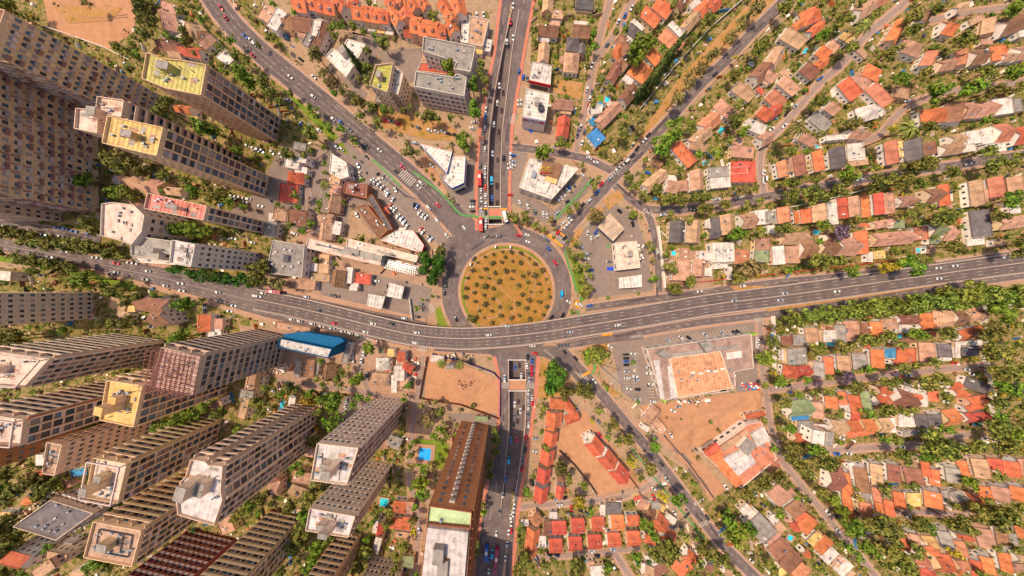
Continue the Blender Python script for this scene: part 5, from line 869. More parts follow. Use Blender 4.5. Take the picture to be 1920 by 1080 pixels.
# the two wide asphalt surfaces drawn from both of their kerbs
def band(name, up, lo, z, mat):
    a = smooth(up, 1); b = smooth(lo, 1)
    return sheet(name, [W2(p) for p in a + b[::-1]], [], z, mat)
ROADS.append(([(-20, 452), (200, 492), (400, 535), (560, 572), (700, 600)], 42))
band('boulevard_pavement', [(-30, 432), (120, 462), (310, 496), (480, 530), (640, 560), (800, 598)], [(-30, 474), (140, 503), (240, 530), (350, 556), (480, 598), (690, 642), (800, 668)], .35, GM['walk'])
band('boulevard', [(-30, 440), (120, 470), (310, 502), (480, 536), (640, 571), (700, 583), (770, 596), (800, 604)], [(-30, 464), (140, 495), (240, 522), (350, 548), (480, 590), (560, 608), (680, 632), (800, 655)], .36, GM['road'])
band('highway_ground_strip', [(1060, 600), (1250, 576), (1440, 541), (1580, 522), (1700, 506), (1850, 489), (1930, 480)], [(1060, 640), (1285, 600), (1440, 578), (1580, 560), (1700, 538), (1850, 518), (1930, 506)], .35, GM['deck'])
ROADS.append(([(396, -10), (437, 50), (490, 100), (546, 143), (640, 217), (730, 298), (775, 335), (826, 385), (872, 436)], 42))
NW = smooth([(392, -14), (437, 50), (490, 100), (548, 147), (640, 222), (730, 298), (775, 335), (826, 385), (885, 452)])
L, Rr = offs(W(NW), 25 * PX, 25 * PX); strip('pavement', L, Rr, .35, GM['walk'])
L, Rr = offs(W(NW), 20 * PX, 20 * PX); strip('diagonal_avenue', L, Rr, .36, GM['road'])
for q in (L, Rr): dashes(kerbs, q[:-6], 9, 8.6, .3, .374)
WEAR = ground('oil_darkened_asphalt', [(.3, '64565a'), (.5, '756560'), (.7, '84726c')], .12, .25, .5)
for o_ in (-14, -4.5, 4.5, 14):
    L, Rr = offs(W(NW), (o_ + 2.2) * PX, -(o_ - 2.2) * PX); strip('lane_wear', L, Rr, .366, WEAR)
for o_ in (-8.5, 0, 9): L, Rr = offs(W(NW), o_ * PX, 0); dashes(lines, L, 8, 2.6, .2, .372)
# roundabout ring
def disc(cx, cy, r, n=96, r2=None): return [W2((cx + r * math.cos(2 * math.pi * i / n), cy + (r2 or r) * math.sin(2 * math.pi * i / n))) for i in range(n)]
CX, CY = 950, 546
ring = sheet('roundabout_road', disc(CX, CY, 121, r2=122), [disc(CX, CY, 89)], .375, GM['road'])
sheet('roundabout_pavement', disc(CX, CY, 127, r2=127), [disc(CX, CY, 120)], .33, GM['walk'])
ROADS.append(([(CX + 106 * math.cos(a * math.pi / 18), CY + 106 * math.sin(a * math.pi / 18)) for a in range(37)], 31))
for rr in (100, 110):
    q = disc(CX, CY, rr, 72); dashes(lines, q + [q[0]], 11, 2.2, .2, .381)
k_ = MB(); k_.prism(disc(CX, CY, 91), 0, .55); ko = k_.build('roundabout_kerb', GM['walk']); ko['kind'] = 'structure'
isl = sheet('roundabout_island', disc(CX, CY, 85.5), [], .56, GM['island'])
def arc(rx, ry, a0, a1, cx=CX, cy=CY, n=30): return [W2((cx + rx * math.cos(R(a0 + (a1 - a0) * i / n)), cy + ry * math.sin(R(a0 + (a1 - a0) * i / n)))) for i in range(n + 1)]
for q, nm, wd, m in ((arc(79, 78, -170, -10), 'island_path', .9, 'walk'), (arc(58, 60, -80, 30, 945, 530), 'island_path', .6, 'walk'), (arc(22, 20, -60, 200, 918, 577), 'island_path', .7, 'walk'),
                     (arc(46, 40, -20, 230, 920, 572), 'island_path', .5, 'walk'), (arc(82.5, 82.5, 95, 200), 'island_hedge_bed', 1.3, 'lawn'), (arc(82, 82, -110, -40), 'island_hedge_bed', 1.2, 'lawn'),
                     ([W2((885, 487)), W2((960, 560))], 'island_path', .4, 'walk')):
    L, Rr = offs(q, wd / 2, wd / 2); strip(nm, L, Rr, .56 + nz() * .3, GM[m])

# northern and southern avenues beside the trench
def px_strip(name, left, right, z, mat, n=2): 
    a, b = smooth(left, n), smooth(right, n)
    m = min(len(a), len(b)); a = a[:m]; b = b[:m]
    return strip(name, [W2(p) for p in a], [W2(p) for p in b], z, mat)
NLo = [(943, -10), (930, 100), (914, 175), (902, 250), (896, 330), (896, 388), (896, 411), (897, 432)]
NLi = [(959, -10), (942, 100), (928, 175), (918, 250), (915, 330), (916, 388), (916, 411), (916, 432)]
px_strip('northern_service_road', NLo, NLi, .385, GM['road'], 0)
NRi = [(973, -10), (959, 100), (950, 175), (941, 250), (938, 330), (938, 388), (941, 411), (942, 440)]
NRo = [(1000, -10), (983, 80), (967, 175), (957, 240), (953, 330), (952, 388), (956, 411), (975, 440)]
px_strip('northern_service_road', NRi, NRo, .386, GM['road'], 0)
px_strip('northern_pavement', [(p[0] - 6, p[1]) for p in NLo], NLo, .384, GM['red'], 0)
px_strip('northern_pavement', NRo, [(p[0] + 6, p[1]) for p in NRo], .384, GM['red'], 0)
sheet('avenue_head', [W2(p) for p in [(955, -60), (1003, -60), (974, 21), (959, 21)]], [], .383, GM['road'])
ROADS += [([(950, -10), (936, 100), (921, 175), (910, 250), (905, 330), (906, 432)], 14), ([(986, -10), (971, 80), (958, 175), (948, 250), (946, 330), (947, 430)], 13)]
SLi = [(954, 668), (954, 711), (955, 731), (955, 800), (946, 900), (938, 965), (925, 1100)]
SLo = [(930, 668), (937, 700), (941, 731), (937, 800), (918, 900), (905, 965), (888, 1100)]
SRi = [(984, 668), (985, 711), (986, 731), (984, 800), (970, 900), (958, 965), (945, 1100)]
SRo = [(1006, 668), (1003, 711), (1001, 740), (992, 810), (977, 900), (967, 965), (956, 1100)]
px_strip('southern_service_road', SLo, SLi, .385, GM['road'], 0); px_strip('southern_service_road', SRi, SRo, .386, GM['road'], 0)
px_strip('southern_pavement', [(p[0] - 6, p[1]) for p in SLo], SLo, .384, GM['red'], 0); px_strip('southern_pavement', SRo, [(p[0] + 7, p[1]) for p in SRo], .384, GM['red'], 0)
sheet('avenue_foot', [W2(p) for p in [(937, 966), (958, 966), (930, 1150), (905, 1150)]], [], .383, GM['road'])
ROADS += [([(947, 668), (950, 731), (946, 800), (932, 900), (921, 965), (906, 1100)], 20), ([(995, 668), (993, 731), (987, 800), (974, 900), (962, 965), (950, 1100)], 16)]
L, Rr = offs(W([(930, 655), (918, 640), (905, 650)]), 3, 3)
sheet('junction_apron', [W2(p) for p in [(862, 655), (890, 650), (1060, 648), (1090, 690), (1070, 700), (1050, 680), (1010, 666), (1004, 674), (930, 674), (920, 664), (880, 662)]], [], .382, GM['road'])
sheet('junction_apron', [W2(p) for p in [(1040, 448), (1056, 432), (1078, 436), (1066, 462), (1060, 480)]], [], .3815, GM['road'])
sheet('junction_apron', [W2(p) for p in [(812, 385), (845, 372), (905, 428), (890, 450), (860, 480), (836, 500), (820, 470), (850, 440)]], [], .381, GM['road'])
TRMID = [((a[0] + b[0]) / 2, a[1]) for a, b in zip(TL, TR)]
# trench floor, walls, decks
fl = [W2((a[0], a[1])) for a in TL]; fr = [W2(b) for b in TR]; zz = [-a[2] for a in TL]
strip('trench_road', fr, fl, [z - .001 if z > -.01 else z for z in zz], GM['road'])
tw = link('trench_retaining_wall', None, None, (fl[4][0], fl[4][1], 0)); tag(tw, 'concrete retaining walls lining the sunken avenue under the roundabout', 'retaining wall')
def wallstrip(pts, zs, th, side, top=.9):
    L, Rr = offs(pts, th if side > 0 else 0, 0 if side > 0 else th); mb = MB()
    for i in range(len(pts) - 1):
        q = [(L[i], zs[i]), (L[i + 1], zs[i + 1]), (Rr[i + 1], zs[i + 1]), (Rr[i], zs[i])]
        n = len(mb.v)
        for (p, z) in q: mb.v.append((p[0] - tw.location.x, p[1] - tw.location.y, z))
        for (p, z) in q: mb.v.append((p[0] - tw.location.x, p[1] - tw.location.y, top))
        mb.f += [(n, n + 1, n + 5, n + 4), (n + 1, n + 2, n + 6, n + 5), (n + 2, n + 3, n + 7, n + 6), (n + 3, n, n + 4, n + 7), (n + 4, n + 5, n + 6, n + 7)]; mb.m += [0] * 5
    return mb
for i0, i1 in ((0, 7), (8, 13)):
    for q, sd in ((fl, -1), (fr, 1)):
        wallstrip(q[i0:i1 + 1], [z - .5 for z in zz[i0:i1 + 1]], .45, sd).build('wall', CONC, tw)
for (y0, y1, xa, xb) in ((388, 411, 916, 940), (711, 731, 954, 986)):
    mb = MB(); a = W2((xa - 1, y0)); b = W2((xb + 1, y1))
    mb.box(((a[0] + b[0]) / 2 - tw.location.x, (a[1] + b[1]) / 2 - tw.location.y, -.35), (b[0] - a[0], a[1] - b[1] - .02, .69)); mb.build('bridge_slab', CONC, tw)
def rect(name, x0, y0, x1, y1, z, mat): return sheet(name, [W2(p) for p in ((x0, y0), (x1, y0), (x1, y1), (x0, y1))], [], z, mat)
rect('brick_deck', 916, 392, 940, 405, .40, GM['red']); rect('bike_lane', 890, 405, 954, 410, .41, GM['bike']); rect('dirt_deck', 955, 712, 985, 730, .40, GM['dirt'])
def parapet(x0, y0, x1, y1, label):
    a, b = W2((x0, y0)), W2((x1, y1)); L_ = math.dist(a, b); an = math.atan2(b[1] - a[1], b[0] - a[0])
    t = link('parapet_wall', None, None, ((a[0] + b[0]) / 2, (a[1] + b[1]) / 2, 0), an); tag(t, label, 'parapet')
    mb = MB(); mb.box((0, 0, .75), (L_, .35, .7)); mb.build('wall', CONC, t)
    mb = MB(); mb.box((0, 0, 1.15), (L_ + .1, .5, .1)); mb.build('coping', WHITE, t)
parapet(915, 388.5, 940, 388.5, 'pale parapet across the sunken avenue above its dark northern mouth'); parapet(915, 421.5, 944, 421.5, 'white parapet behind the small dark opening at the roundabout edge')
parapet(953, 711, 986, 711, 'pale parapet on the upper side of the dirt coloured deck'); parapet(953, 731.5, 987, 731.5, 'pale parapet on the lower side of the dirt coloured deck'); parapet(952, 674, 987, 674, 'pale parapet closing the sunken avenue just below the flyover')

# bike lanes, crosswalks, orange paint
def pstrip(name, pts, wpx, z, mat):
    L, Rr = offs(W(smooth(pts, 1)), wpx / 2 * PX, wpx / 2 * PX); return strip(name, L, Rr, z, mat)
pstrip('bike_lane', [(774, 322), (790, 332), (825, 360), (842, 378), (860, 400), (872, 405), (893, 405)], 4, .42, GM['bike'])
pstrip('bike_lane', [(697, 299), (720, 318), (752, 350)], 4, .42, GM['bike'])
pstrip('bike_lane', [(1110, 336), (1086, 365), (1058, 392), (1042, 412)], 4, .42, GM['bike'])
pstrip('bike_lane', [(1059, 470), (1066, 500), (1074, 520), (1081, 547)], 4, .42, GM['bike']); pstrip('bike_lane', [(1089, 556), (1089, 564)], 4, .42, GM['bike']); pstrip('bike_lane', [(1083, 581), (1085, 592)], 4, .42, GM['bike'])
pstrip('bike_lane', [(1114, 680), (1114, 696), (1108, 702)], 4.5, .42, GM['bike']); pstrip('bike_lane', [(1183, 838), (1215, 880), (1250, 925), (1280, 960), (1320, 1010)], 3, .42, GM['bike'])
pstrip('orange_paint', [(1028, 440), (1055, 463)], 3.5, .425, ORANGE); pstrip('orange_paint', [(1040, 429), (1062, 446)], 3, .425, ORANGE); pstrip('orange_paint', [(1078, 566), (1087, 575)], 10, .425, ORANGE)
pstrip('orange_paint', [(938, 392.5), (951, 392.5)], 4, .43, ORANGE); pstrip('orange_paint', [(899, 392), (914, 392)], 4, .43, ORANGE); pstrip('orange_paint', [(941, 412), (948, 412)], 3, .43, ORANGE)
pstrip('orange_paint', [(1040, 690), (1060, 708)], 1, .43, ORANGE); pstrip('orange_paint', [(1128, 628), (1148, 625)], 5, .43, ORANGE); pstrip('orange_paint', [(1090, 705), (1105, 697)], 5, .43, ORANGE)
zb = MB()
def zebra(a, b, depth, n, z=.435):
    "bars spread from a to b, each depth long across the line"
    a = Vector(W2(a)); b = Vector(W2(b)); d = (b - a); L_ = d.length; d.normalize(); nn = Vector((-d.y, d.x)) * depth * PX / 2; hw = d * L_ / n * .2
    for i in range(n):
        c = a + d * L_ * (i + .5) / n
        zb.poly([(*(c - nn - hw), z), (*(c - nn + hw), z), (*(c + nn + hw), z), (*(c + nn - hw), z)])
for q in (((1034, 436), (1058, 456), 10, 8), ((897, 401), (915, 401), 12, 6), ((941, 401), (955, 401), 11, 5), ((752, 322), (776, 345), 18, 8), ((1145, 330), (1165, 312), 8, 5), ((1100, 352), (1128, 372), 0, 3),
          ((1181, 632), (1203, 629), 5, 8), ((1098, 425), (1112, 412), 6, 6), ((675, 632), (700, 640), 9, 6), ((785, 655), (802, 655), 8, 5), ((1212, 893), (1228, 905), 10, 5), ((1310, 985), (1330, 975), 9, 5),
          ((1228, 408), (1205, 392), 5, 5), ((940, 722), (953, 722), 12, 5), ((988, 722), (1002, 722), 12, 5), ((1085, 700), (1104, 715), 9, 6), ((945, 660), (950, 668), 0, 3), ((806, 570), (814, 585), 10, 4), ((958, 222), (968, 226), 20, 5), ((1412, 600), (1428, 598), 8, 5), ((1300, 945), (1320, 935), 6, 4), ((1020, 655), (1050, 680), 3, 12)):
    if q[2]: zebra(*q)
mk = zb.build('road_markings', MARK); mk['kind'] = 'structure'
# parking bay lines
pk = MB()
def bays(a, b, n, depth, ang, z=.1):
    a = Vector(W2(a)); b = Vector(W2(b)); u = Vector((math.cos(R(-ang)), math.sin(R(-ang)))) * depth * PX / 2; v = Vector((-u.y, u.x)).normalized() * .12
    for i in range(n + 1):
        c = a.lerp(b, i / n); pk.poly([(*(c - u - v), z), (*(c + u - v), z), (*(c + u + v), z), (*(c - u + v), z)])
bays((1250, 640), (1400, 616), 22, 11, 50); bays((1174, 662), (1174, 735), 13, 11, 0); bays((1191, 662), (1191, 735), 13, 11, 0); bays((1218, 685), (1222, 745), 11, 11, 0); bays((640, 300), (760, 400), 20, 8, 40)
if pk.f: q = pk.build('parking_bay_lines', MARK); q['kind'] = 'structure'
for q in (NLo, NRo, SLo, SRo):
    L, Rr = offs(W(q), 7.5 * PX, -7.5 * PX)
    dashes(lines, L if q in (NRo, SRo) else Rr, 10, 2.5, .2, .395)
# boulevard lane lines (left)
for f in (.2, .35, .55, .75, .88):
    up = [(-30, 440), (120, 470), (310, 502), (480, 536), (640, 571)]; lo = [(-30, 464), (120, 490), (310, 538), (480, 590), (640, 624)]
    dashes(lines, W([(a[0], a[1] * (1 - f) + b[1] * f) for a, b in zip(up, lo)]), 8, 3 if f != .55 else 8, .2, .372)
dashes(lines, [(p[0], p[1]) for p in fl[2:6]], 1, 0, 0, 0)
qk = kerbs.build('kerb_line', CONC); qk['kind'] = 'structure'
ql = lines.build('lane_markings', MARK); ql['kind'] = 'structure'

# painted bays and repair patches in the asphalt
for x, y, w_, l_, a_, m, nm in ((1144, 504, 12, 7, 0, BLUEB, 'blue_parking_bay'), (1140.5, 461, 8, 5, 0, GM['bike'], 'green_bay'), (984, 240, 9, 5, 40, BLUEB, 'blue_parking_bay'), (995, 246, 9, 5, 40, BLUEB, 'blue_parking_bay'), (1168, 372, 5, 2, -40, GM['bike'], 'green_bay')):
    c_ = W2((x, y)); mb = MB(); mb.poly([(u * w_ * PX / 2, v * l_ * PX / 2, 0) for u, v in ((-1, -1), (1, -1), (1, 1), (-1, 1))]); q = mb.build(nm, m, None, (c_[0], c_[1], .16), -R(a_)); q['kind'] = 'structure'
rp_ = random.Random(3); pm_ = [MB(), MB()]
for k_ in range(150):
    pp, wd = rp_.choice([r_ for r_ in ROADS if r_[1] > 12]); i_ = rp_.randrange(len(pp) - 1); t_ = rp_.random()
    a_, b_ = Vector(W2(pp[i_])), Vector(W2(pp[i_ + 1])); c_ = a_.lerp(b_, t_); d_ = (b_ - a_).normalized(); n_ = Vector((-d_.y, d_.x)); c_ = c_ + n_ * rp_.uniform(-.36, .36) * wd * PX
    l_, w_ = rp_.uniform(3, 16), rp_.uniform(.6, 1.9); z_ = .398 + k_ * .00015
    sx_, sy_ = 960 + c_.x / PX, 540 - c_.y / PX
    if any(inpoly(sx_, sy_, h_) for h_ in HOLES): continue
    pm_[k_ % 2].poly([(*(c_ - d_ * l_ / 2 - n_ * w_ / 2), z_), (*(c_ + d_ * l_ / 2 - n_ * w_ / 2), z_), (*(c_ + d_ * l_ / 2 + n_ * w_ / 2), z_), (*(c_ - d_ * l_ / 2 + n_ * w_ / 2), z_)])
for m_, g_ in zip(pm_, (ground('dark_asphalt_repair', [(.3, '5a4e50'), (.7, '6a5c5a')], .1), ground('pale_asphalt_repair', [(.3, '8a7670'), (.7, '98847a')], .1))):
    q = m_.build('asphalt_repairs', g_); q['kind'] = 'structure'
tk = MB()
for pts_ in ([(1215, 770), (1260, 790), (1330, 770), (1400, 760)], [(1255, 810), (1300, 850), (1340, 915)], [(1090, 790), (1120, 840), (1180, 895)], [(810, 750), (850, 700), (920, 720)], [(110, 0), (150, 40), (240, 30)], [(1270, 800), (1320, 800), (1400, 745)]):
    w_ = W(smooth(pts_, 2))
    for o_ in (-.9, .9):
        L, Rr = offs(w_, o_ + .25, -o_ + .25)
        for i_ in range(len(L) - 1): z_ = .30 + nz() * .05; tk.poly([(*Rr[i_], z_), (*Rr[i_ + 1], z_), (*L[i_ + 1], z_), (*L[i_], z_)])
q = tk.build('tyre_tracks', GM['droad']); q['kind'] = 'structure'

# ------------------------------------------------------------------ the flyover
VC = [(480, 561), (530, 571), (600, 586), (680, 606), (755, 624), (800, 631), (840, 634), (880, 635), (960, 630), (1030, 621), (1085, 612), (1210, 592), (1335, 570), (1440, 558), (1580, 539), (1720, 519), (1850, 501), (1960, 487)]
def vz(x):
    if x < 560: return .42
    if x < 800: t = (x - 560) / 240; return .42 + 5.4 * (3 * t * t - 2 * t * t * t)
    if x < 1130: return 5.82
    if x < 1500: t = (x - 1130) / 370; return 5.82 - 5.4 * (3 * t * t - 2 * t * t * t)
    return .42
vs = smooth(VC, 2); ROADS.append((VC, 42)); VHW = 18.5 * PX
vw = []; vzz = []
for p in vs: z = vz(p[0]); vw.append(P(p[0], p[1], z)); vzz.append(z)
vroot = link('viaduct', None, None, (vw[len(vw) // 2][0], vw[len(vw) // 2][1], 0)); vl = vroot.location.copy()
tag(vroot, 'long curved flyover carrying the highway over the lower edge of the roundabout', 'viaduct')
def vband(o1, o2, zt, zb_, name, mat, sel=None):
    A, _ = offs(vw, o1, 0); B, _ = offs(vw, o2, 0); mb = MB()
    for i in range(len(vw) - 1):
        if sel and not sel(i): continue
        q = [(B[i], i), (B[i + 1], i + 1), (A[i + 1], i + 1), (A[i], i)]; n = len(mb.v)
        for p, k in q: mb.v.append((p[0] - vl.x, p[1] - vl.y, vzz[k] + zb_))
        for p, k in q: mb.v.append((p[0] - vl.x, p[1] - vl.y, vzz[k] + zt))
        mb.f += [(n + 4, n + 5, n + 6, n + 7), (n, n + 1, n + 5, n + 4), (n + 2, n + 3, n + 7, n + 6), (n + 3, n + 2, n + 1, n)]; mb.m += [0] * 4
        if i == 0 or (sel and not sel(i - 1)): mb.f.append((n + 3, n, n + 4, n + 7)); mb.m.append(0)
        if i == len(vw) - 2 or (sel and not sel(i + 1)): mb.f.append((n + 1, n + 2, n + 6, n + 5)); mb.m.append(0)
    return mb.build(name, mat, vroot)
vband(VHW, -VHW, 0, -.38, 'deck', GM['deck'])
vband(VHW - 1.0, -VHW + 1.0, -.39, -1.4, 'girder', CONC, lambda i: vzz[i] > 1.6 and vzz[i + 1] > 1.6)
vband(VHW + .45, VHW, .85, -.45, 'parapet', CONC); vband(-VHW, -VHW - .45, .85, -.45, 'parapet', CONC); vband(.22, -.22, .6, .002, 'median_barrier', CONC)
for oo in (-.84, -.52, -.19, .19, .52, .84): vband(VHW * oo + .75, VHW * oo - .75, .008, .002, 'lane_wear', WEAR)
vm = MB()
def vzf(p):
    return 0
for oo in (VHW * .36, VHW * .68, -VHW * .36, -VHW * .68, VHW * .95, -VHW * .95):
    A, _ = offs(vw, oo, 0); acc = 0
    for i in range(len(A) - 1):
        a = Vector(A[i]); b = Vector(A[i + 1]); n_ = max(1, int((b - a).length / (9 if abs(oo) < VHW * .9 else 1.6)))
        for k in range(n_):
            s = k / n_; e = s + (.3 if abs(oo) < VHW * .9 else .5) / n_; p, q = a.lerp(b, s), a.lerp(b, e); dv = (b - a).normalized(); nn = Vector((-dv.y, dv.x)) * (.11 if abs(oo) < VHW * .9 else .17)
            z1 = vzz[i] + (vzz[i + 1] - vzz[i]) * s + .012; z2 = vzz[i] + (vzz[i + 1] - vzz[i]) * e + .012
            vm.poly([(p.x - nn.x - vl.x, p.y - nn.y - vl.y, z1), (q.x - nn.x - vl.x, q.y - nn.y - vl.y, z2), (q.x + nn.x - vl.x, q.y + nn.y - vl.y, z2), (p.x + nn.x - vl.x, p.y + nn.y - vl.y, z1)])
vm.build('lane_markings', MARK, vroot)
for i in range(0, len(vw), 3):
    x = vs[i][0]
    if vzz[i] > 3 and not (940 < x < 1000):
        d_ = Vector(vw[i + 1]) - Vector(vw[i - 1]); an = math.atan2(d_.y, d_.x)
        mb = MB()
        for s in (-4.4, 4.4): mb.box((-math.sin(an) * s, math.cos(an) * s, (vzz[i] - 1.4) / 2), (1.1, 1.3, vzz[i] - 1.4), an)
        mb.build('pier', CONC, vroot, (vw[i][0] - vl.x, vw[i][1] - vl.y, .0))

# ------------------------------------------------------------------ boundary walls
def bwall(pts, mat, label, h=2.2, th=.3, name='boundary_wall'):
    wp = W(pts); c = wp[len(wp) // 2]; L, Rr = offs(wp, th / 2, th / 2); mb = MB()
    for i in range(len(wp) - 1):
        q = [Rr[i], Rr[i + 1], L[i + 1], L[i]]; mb.prism([(p[0] - c[0], p[1] - c[1]) for p in q], 0, h)
    o = mb.build(name, mat, None, (c[0], c[1], 0)); tag(o, label, 'wall')
for a in (([(1197, 208), (1268, 122), (1330, 55), (1390, 3)], WM['wt'], 'long pale garden wall between the houses and the dry tree strip'),
          ([(1240, 812), (1290, 868), (1336, 932)], DARK, 'dark fence between the dirt track and the orange dirt lot'),
          ([(802, 668), (795, 706), (788, 745), (865, 757), (936, 783)], RUST, 'rusty brown fence round the golden vacant lot by the side street'),
          ([(812, 662), (870, 676), (925, 697), (938, 710), (937, 780)], plain('purple_painted_wall', '5a4a84', .8, .2), 'purple painted wall curving along the top of the golden vacant lot'),
          ([(1198, 764), (1225, 802), (1240, 812)], WM['wt'], 'pale wall along the left corner of the orange dirt lot'),
          ([(1135, 838), (1160, 868), (1196, 915)], RUST, 'brown fence beside the houses standing on the bare triangle'),
          ([(1048, 842), (1075, 868), (1105, 905), (1118, 925)], DARK, 'dark screen fence along the left edge of the bare triangle'),
          ([(1836, 570), (1840, 660), (1850, 730), (1858, 780)], WM['wt'], 'straight pale wall ending the terraces at the right edge'),
          ([(1232, 425), (1245, 540)], WM['wt'], 'pale low wall along the left side of the east block'),
          ([(1446, 592), (1448, 690)], WM['wt'], 'low pale wall at the left end of the first south east terrace'),
          ([(1440, 398), (1560, 372), (1620, 356)], WM['wt'], 'pale kerb wall along the lower side of the tree lined east street'),
          ([(1245, 535), (1440, 515), (1600, 497), (1700, 484)], WM['RB'], 'reddish low wall between the terraces and the highway service road'),
          ([(95, 55), (205, 94), (252, 118)], WM['wt'], 'long pale wall on the lower side of the bare ground at upper left'),
          ([(770, 560), (775, 600)], WM['wt'], 'short pale wall at the right end of the left forecourt'),
          ([(1212, 655), (1405, 623)], LIME, 'lime green edged front parapet of the supermarket', 5.5, .5),
          ([(1212, 658), (1222, 700), (1238, 748)], LIME, 'lime green edged left parapet of the supermarket', 5.5, .5)):
    bwall(*a)

# ------------------------------------------------------------------ towers and large buildings
UC = {}
def ucube(mat):
    if mat.name not in UC:
        mb = MB(); mb.box((0, 0, 0), (1, 1, 1)); UC[mat.name] = mb.mesh('panel', mat)
    return UC[mat.name]
STY = {'P': dict(bay=4.6, win=(.76, 2.1), pier=.9, slab=.35, fl=2.9), 'U': dict(bay=4.0, win=(.6, 1.3), pier=.0, fl=2.9, strip=1.7, fin=1.6), 'L': dict(bay=5.0, win=(.26, 1.1), fl=2.9),
       'B': dict(bay=3.6, win=(.55, 1.5), pier=.3, fl=2.9, bal=1.2), 'R': dict(bay=5.2, win=(.44, 1.4), pier=.3, slab=.5, fl=3.0, redp=1, bal=.9), 'G': dict(bay=3.3, win=(.46, 1.15), fl=2.9, slab=.12),
       'S': dict(bay=3.4, win=(.8, 1.5), pier=.25, slab=.5, fl=2.9), 'Q': dict(bay=4.0, win=(.8, 1.6), fl=2.9, strip=1.1, fin=1.3, red=1), 'C': dict(bay=2.7, win=(.5, 1.4), fl=2.9, column=1),
       'K': dict(bay=0), 'N': dict(bay=6, win=(.5, 1.2), fl=3.2), 'M': dict(bay=4.0, win=(.6, 1.5), pier=.3, slab=.3, fl=3.2, red2=1), 'T': dict(bay=0, band=1), 'Z': dict(bay=0), 'Y': dict(bay=0)}
REDB = wallmat('brick_red_render', '9c5648'); REDW = wallmat('faded_red_panel', 'a87a70'); BALC = [wallmat('balcony_render_pale', 'd6bcae'), wallmat('balcony_render_brown', '9c7466'), wallmat('balcony_render_grey', 'b4a498'), wallmat('balcony_floor_tile', 'c8a890'), wallmat('balcony_floor_grey', 'b4a498')]
BLD = []
def facade(root, a, b, h, st, wall, wi, detail, cnt):
    "windows, piers, slabs and balconies on the wall from a to b (local xy, outward on the right-hand side)"
    a, b = Vector(a), Vector(b); L_ = (b - a).length
    if L_ < 3 or not st.get('bay'): return
    d_ = (b - a) / L_; n = Vector((d_.y, -d_.x)); an = math.atan2(d_.y, d_.x)
    nb = max(1, round(L_ / st['bay'])); bw = L_ / nb; nf = max(1, int((h - .6) / st['fl'])); r0 = h - nf * st['fl'] - .3
    rr = random.Random(int(L_ * 10) + int(h))
    rest = MB(); restb = MB()
    pm = REDB if st.get('red') else wall
    if st.get('pier'):
        for i in range(nb + 1):
            c = a + d_ * min(max(i * bw, .35), L_ - .35) + n * (st['pier'] / 2)
            link('pier', ucube(pm), root, (c.x, c.y, (h - .4) / 2), an, (.85 if st['pier'] > .5 else .3, st['pier'], h - .4))
    if st.get('fin'):
        for i in range(nb + 1):
            c = a + d_ * min(max(i * bw, .2), L_ - .2) + n * (st['fin'] / 2)
            if not (i % 2 and not st.get('red')): link('fin', ucube(pm), root, (c.x, c.y, h / 2), an, (.3 if not st.get('red') else .8, st['fin'], h - .3))
    for f in range(nf):
        z = r0 + (nf - 1 - f) * st['fl']
        if st.get('slab') :
            c = a + d_ * L_ / 2 + n * (st['slab'] / 2 - .02)
            link('floor_slab', ucube(wall), root, (c.x, c.y, z + .1), an, (L_ - .06, st['slab'] + .04, .28))
        if st.get('strip'):
            c = a + d_ * L_ / 2 + n * (st['strip'] / 2)
            link('balcony', ucube(BALC[3 + f % 2] if not st.get('red') else REDW), root, (c.x, c.y, z + .5), an, (L_ - .1, st['strip'], .16))
            c = a + d_ * L_ / 2 + n * (st['strip'] - .08)
            link('balustrade', ucube(wall if not st.get('red') else BALC[0]), root, (c.x, c.y, z + .95), an, (L_ - .1, .32, .95))
        for i in range(nb):
            if st.get('column'):
                u_ = (i + .5) / nb
                if .40 < u_ < .60:
                    c2 = a + d_ * (i + .5) * bw + n * .55
                    link('balcony', ucube(BALC[2 if i % 2 else 0]), root, (c2.x, c2.y, z + .7), an, (bw * .98, 1.1, 1.3)); continue
                if not (.16 < u_ < .34 or .66 < u_ < .8): continue
            c = a + d_ * (i + .5) * bw + n * .04
            g = GLASS[rr.choice((0, 0, 1, 1, 2, 2))]; sc_ = (bw * st['win'][0], .12, st['win'][1]); zc = z + .3 + st['win'][1] / 2
            if cnt[0] < 100: cnt[0] += 1; link('window', ucube(g), root, (c.x, c.y, zc), an, sc_)
            else: rest.box((c.x, c.y, zc), sc_, an, GLASS.index(g))
            if st.get('redp') and rr.random() < .5: cc = a + d_ * (i + 1) * bw - d_ * .2 + n * .06; restb.box((cc.x, cc.y, z + 1.4), (bw * .3, .14, 2.3), an, 3 if (i // 2) % 2 else 1)
            if st.get('red2') and rr.random() < .45: cc = c + n * .05; restb.box((cc.x, cc.y, z + .55), (bw * .95, .16, .8), an, 3)
            if (st.get('bal') and rr.random() < .75) or (st.get('pier', 0) > .5 and rr.random() < .3):
                bd = st.get('bal') or st['pier'] * .8; m = rr.choice((0, 0, 1, 2))
                if detail == 'R' and (i % 3 == 1): m = 3
                c2 = a + d_ * (i + .5) * bw + n * (bd / 2)
                if cnt[1] < 100:
                    cnt[1] += 1; link('balcony', ucube(REDW if m == 3 else BALC[m]), root, (c2.x, c2.y, z + .55), an, (bw * .8, bd, .95))
                else: restb.box((c2.x, c2.y, z + .55), (bw * .8, bd, .95), an, m)
    return rest, restb
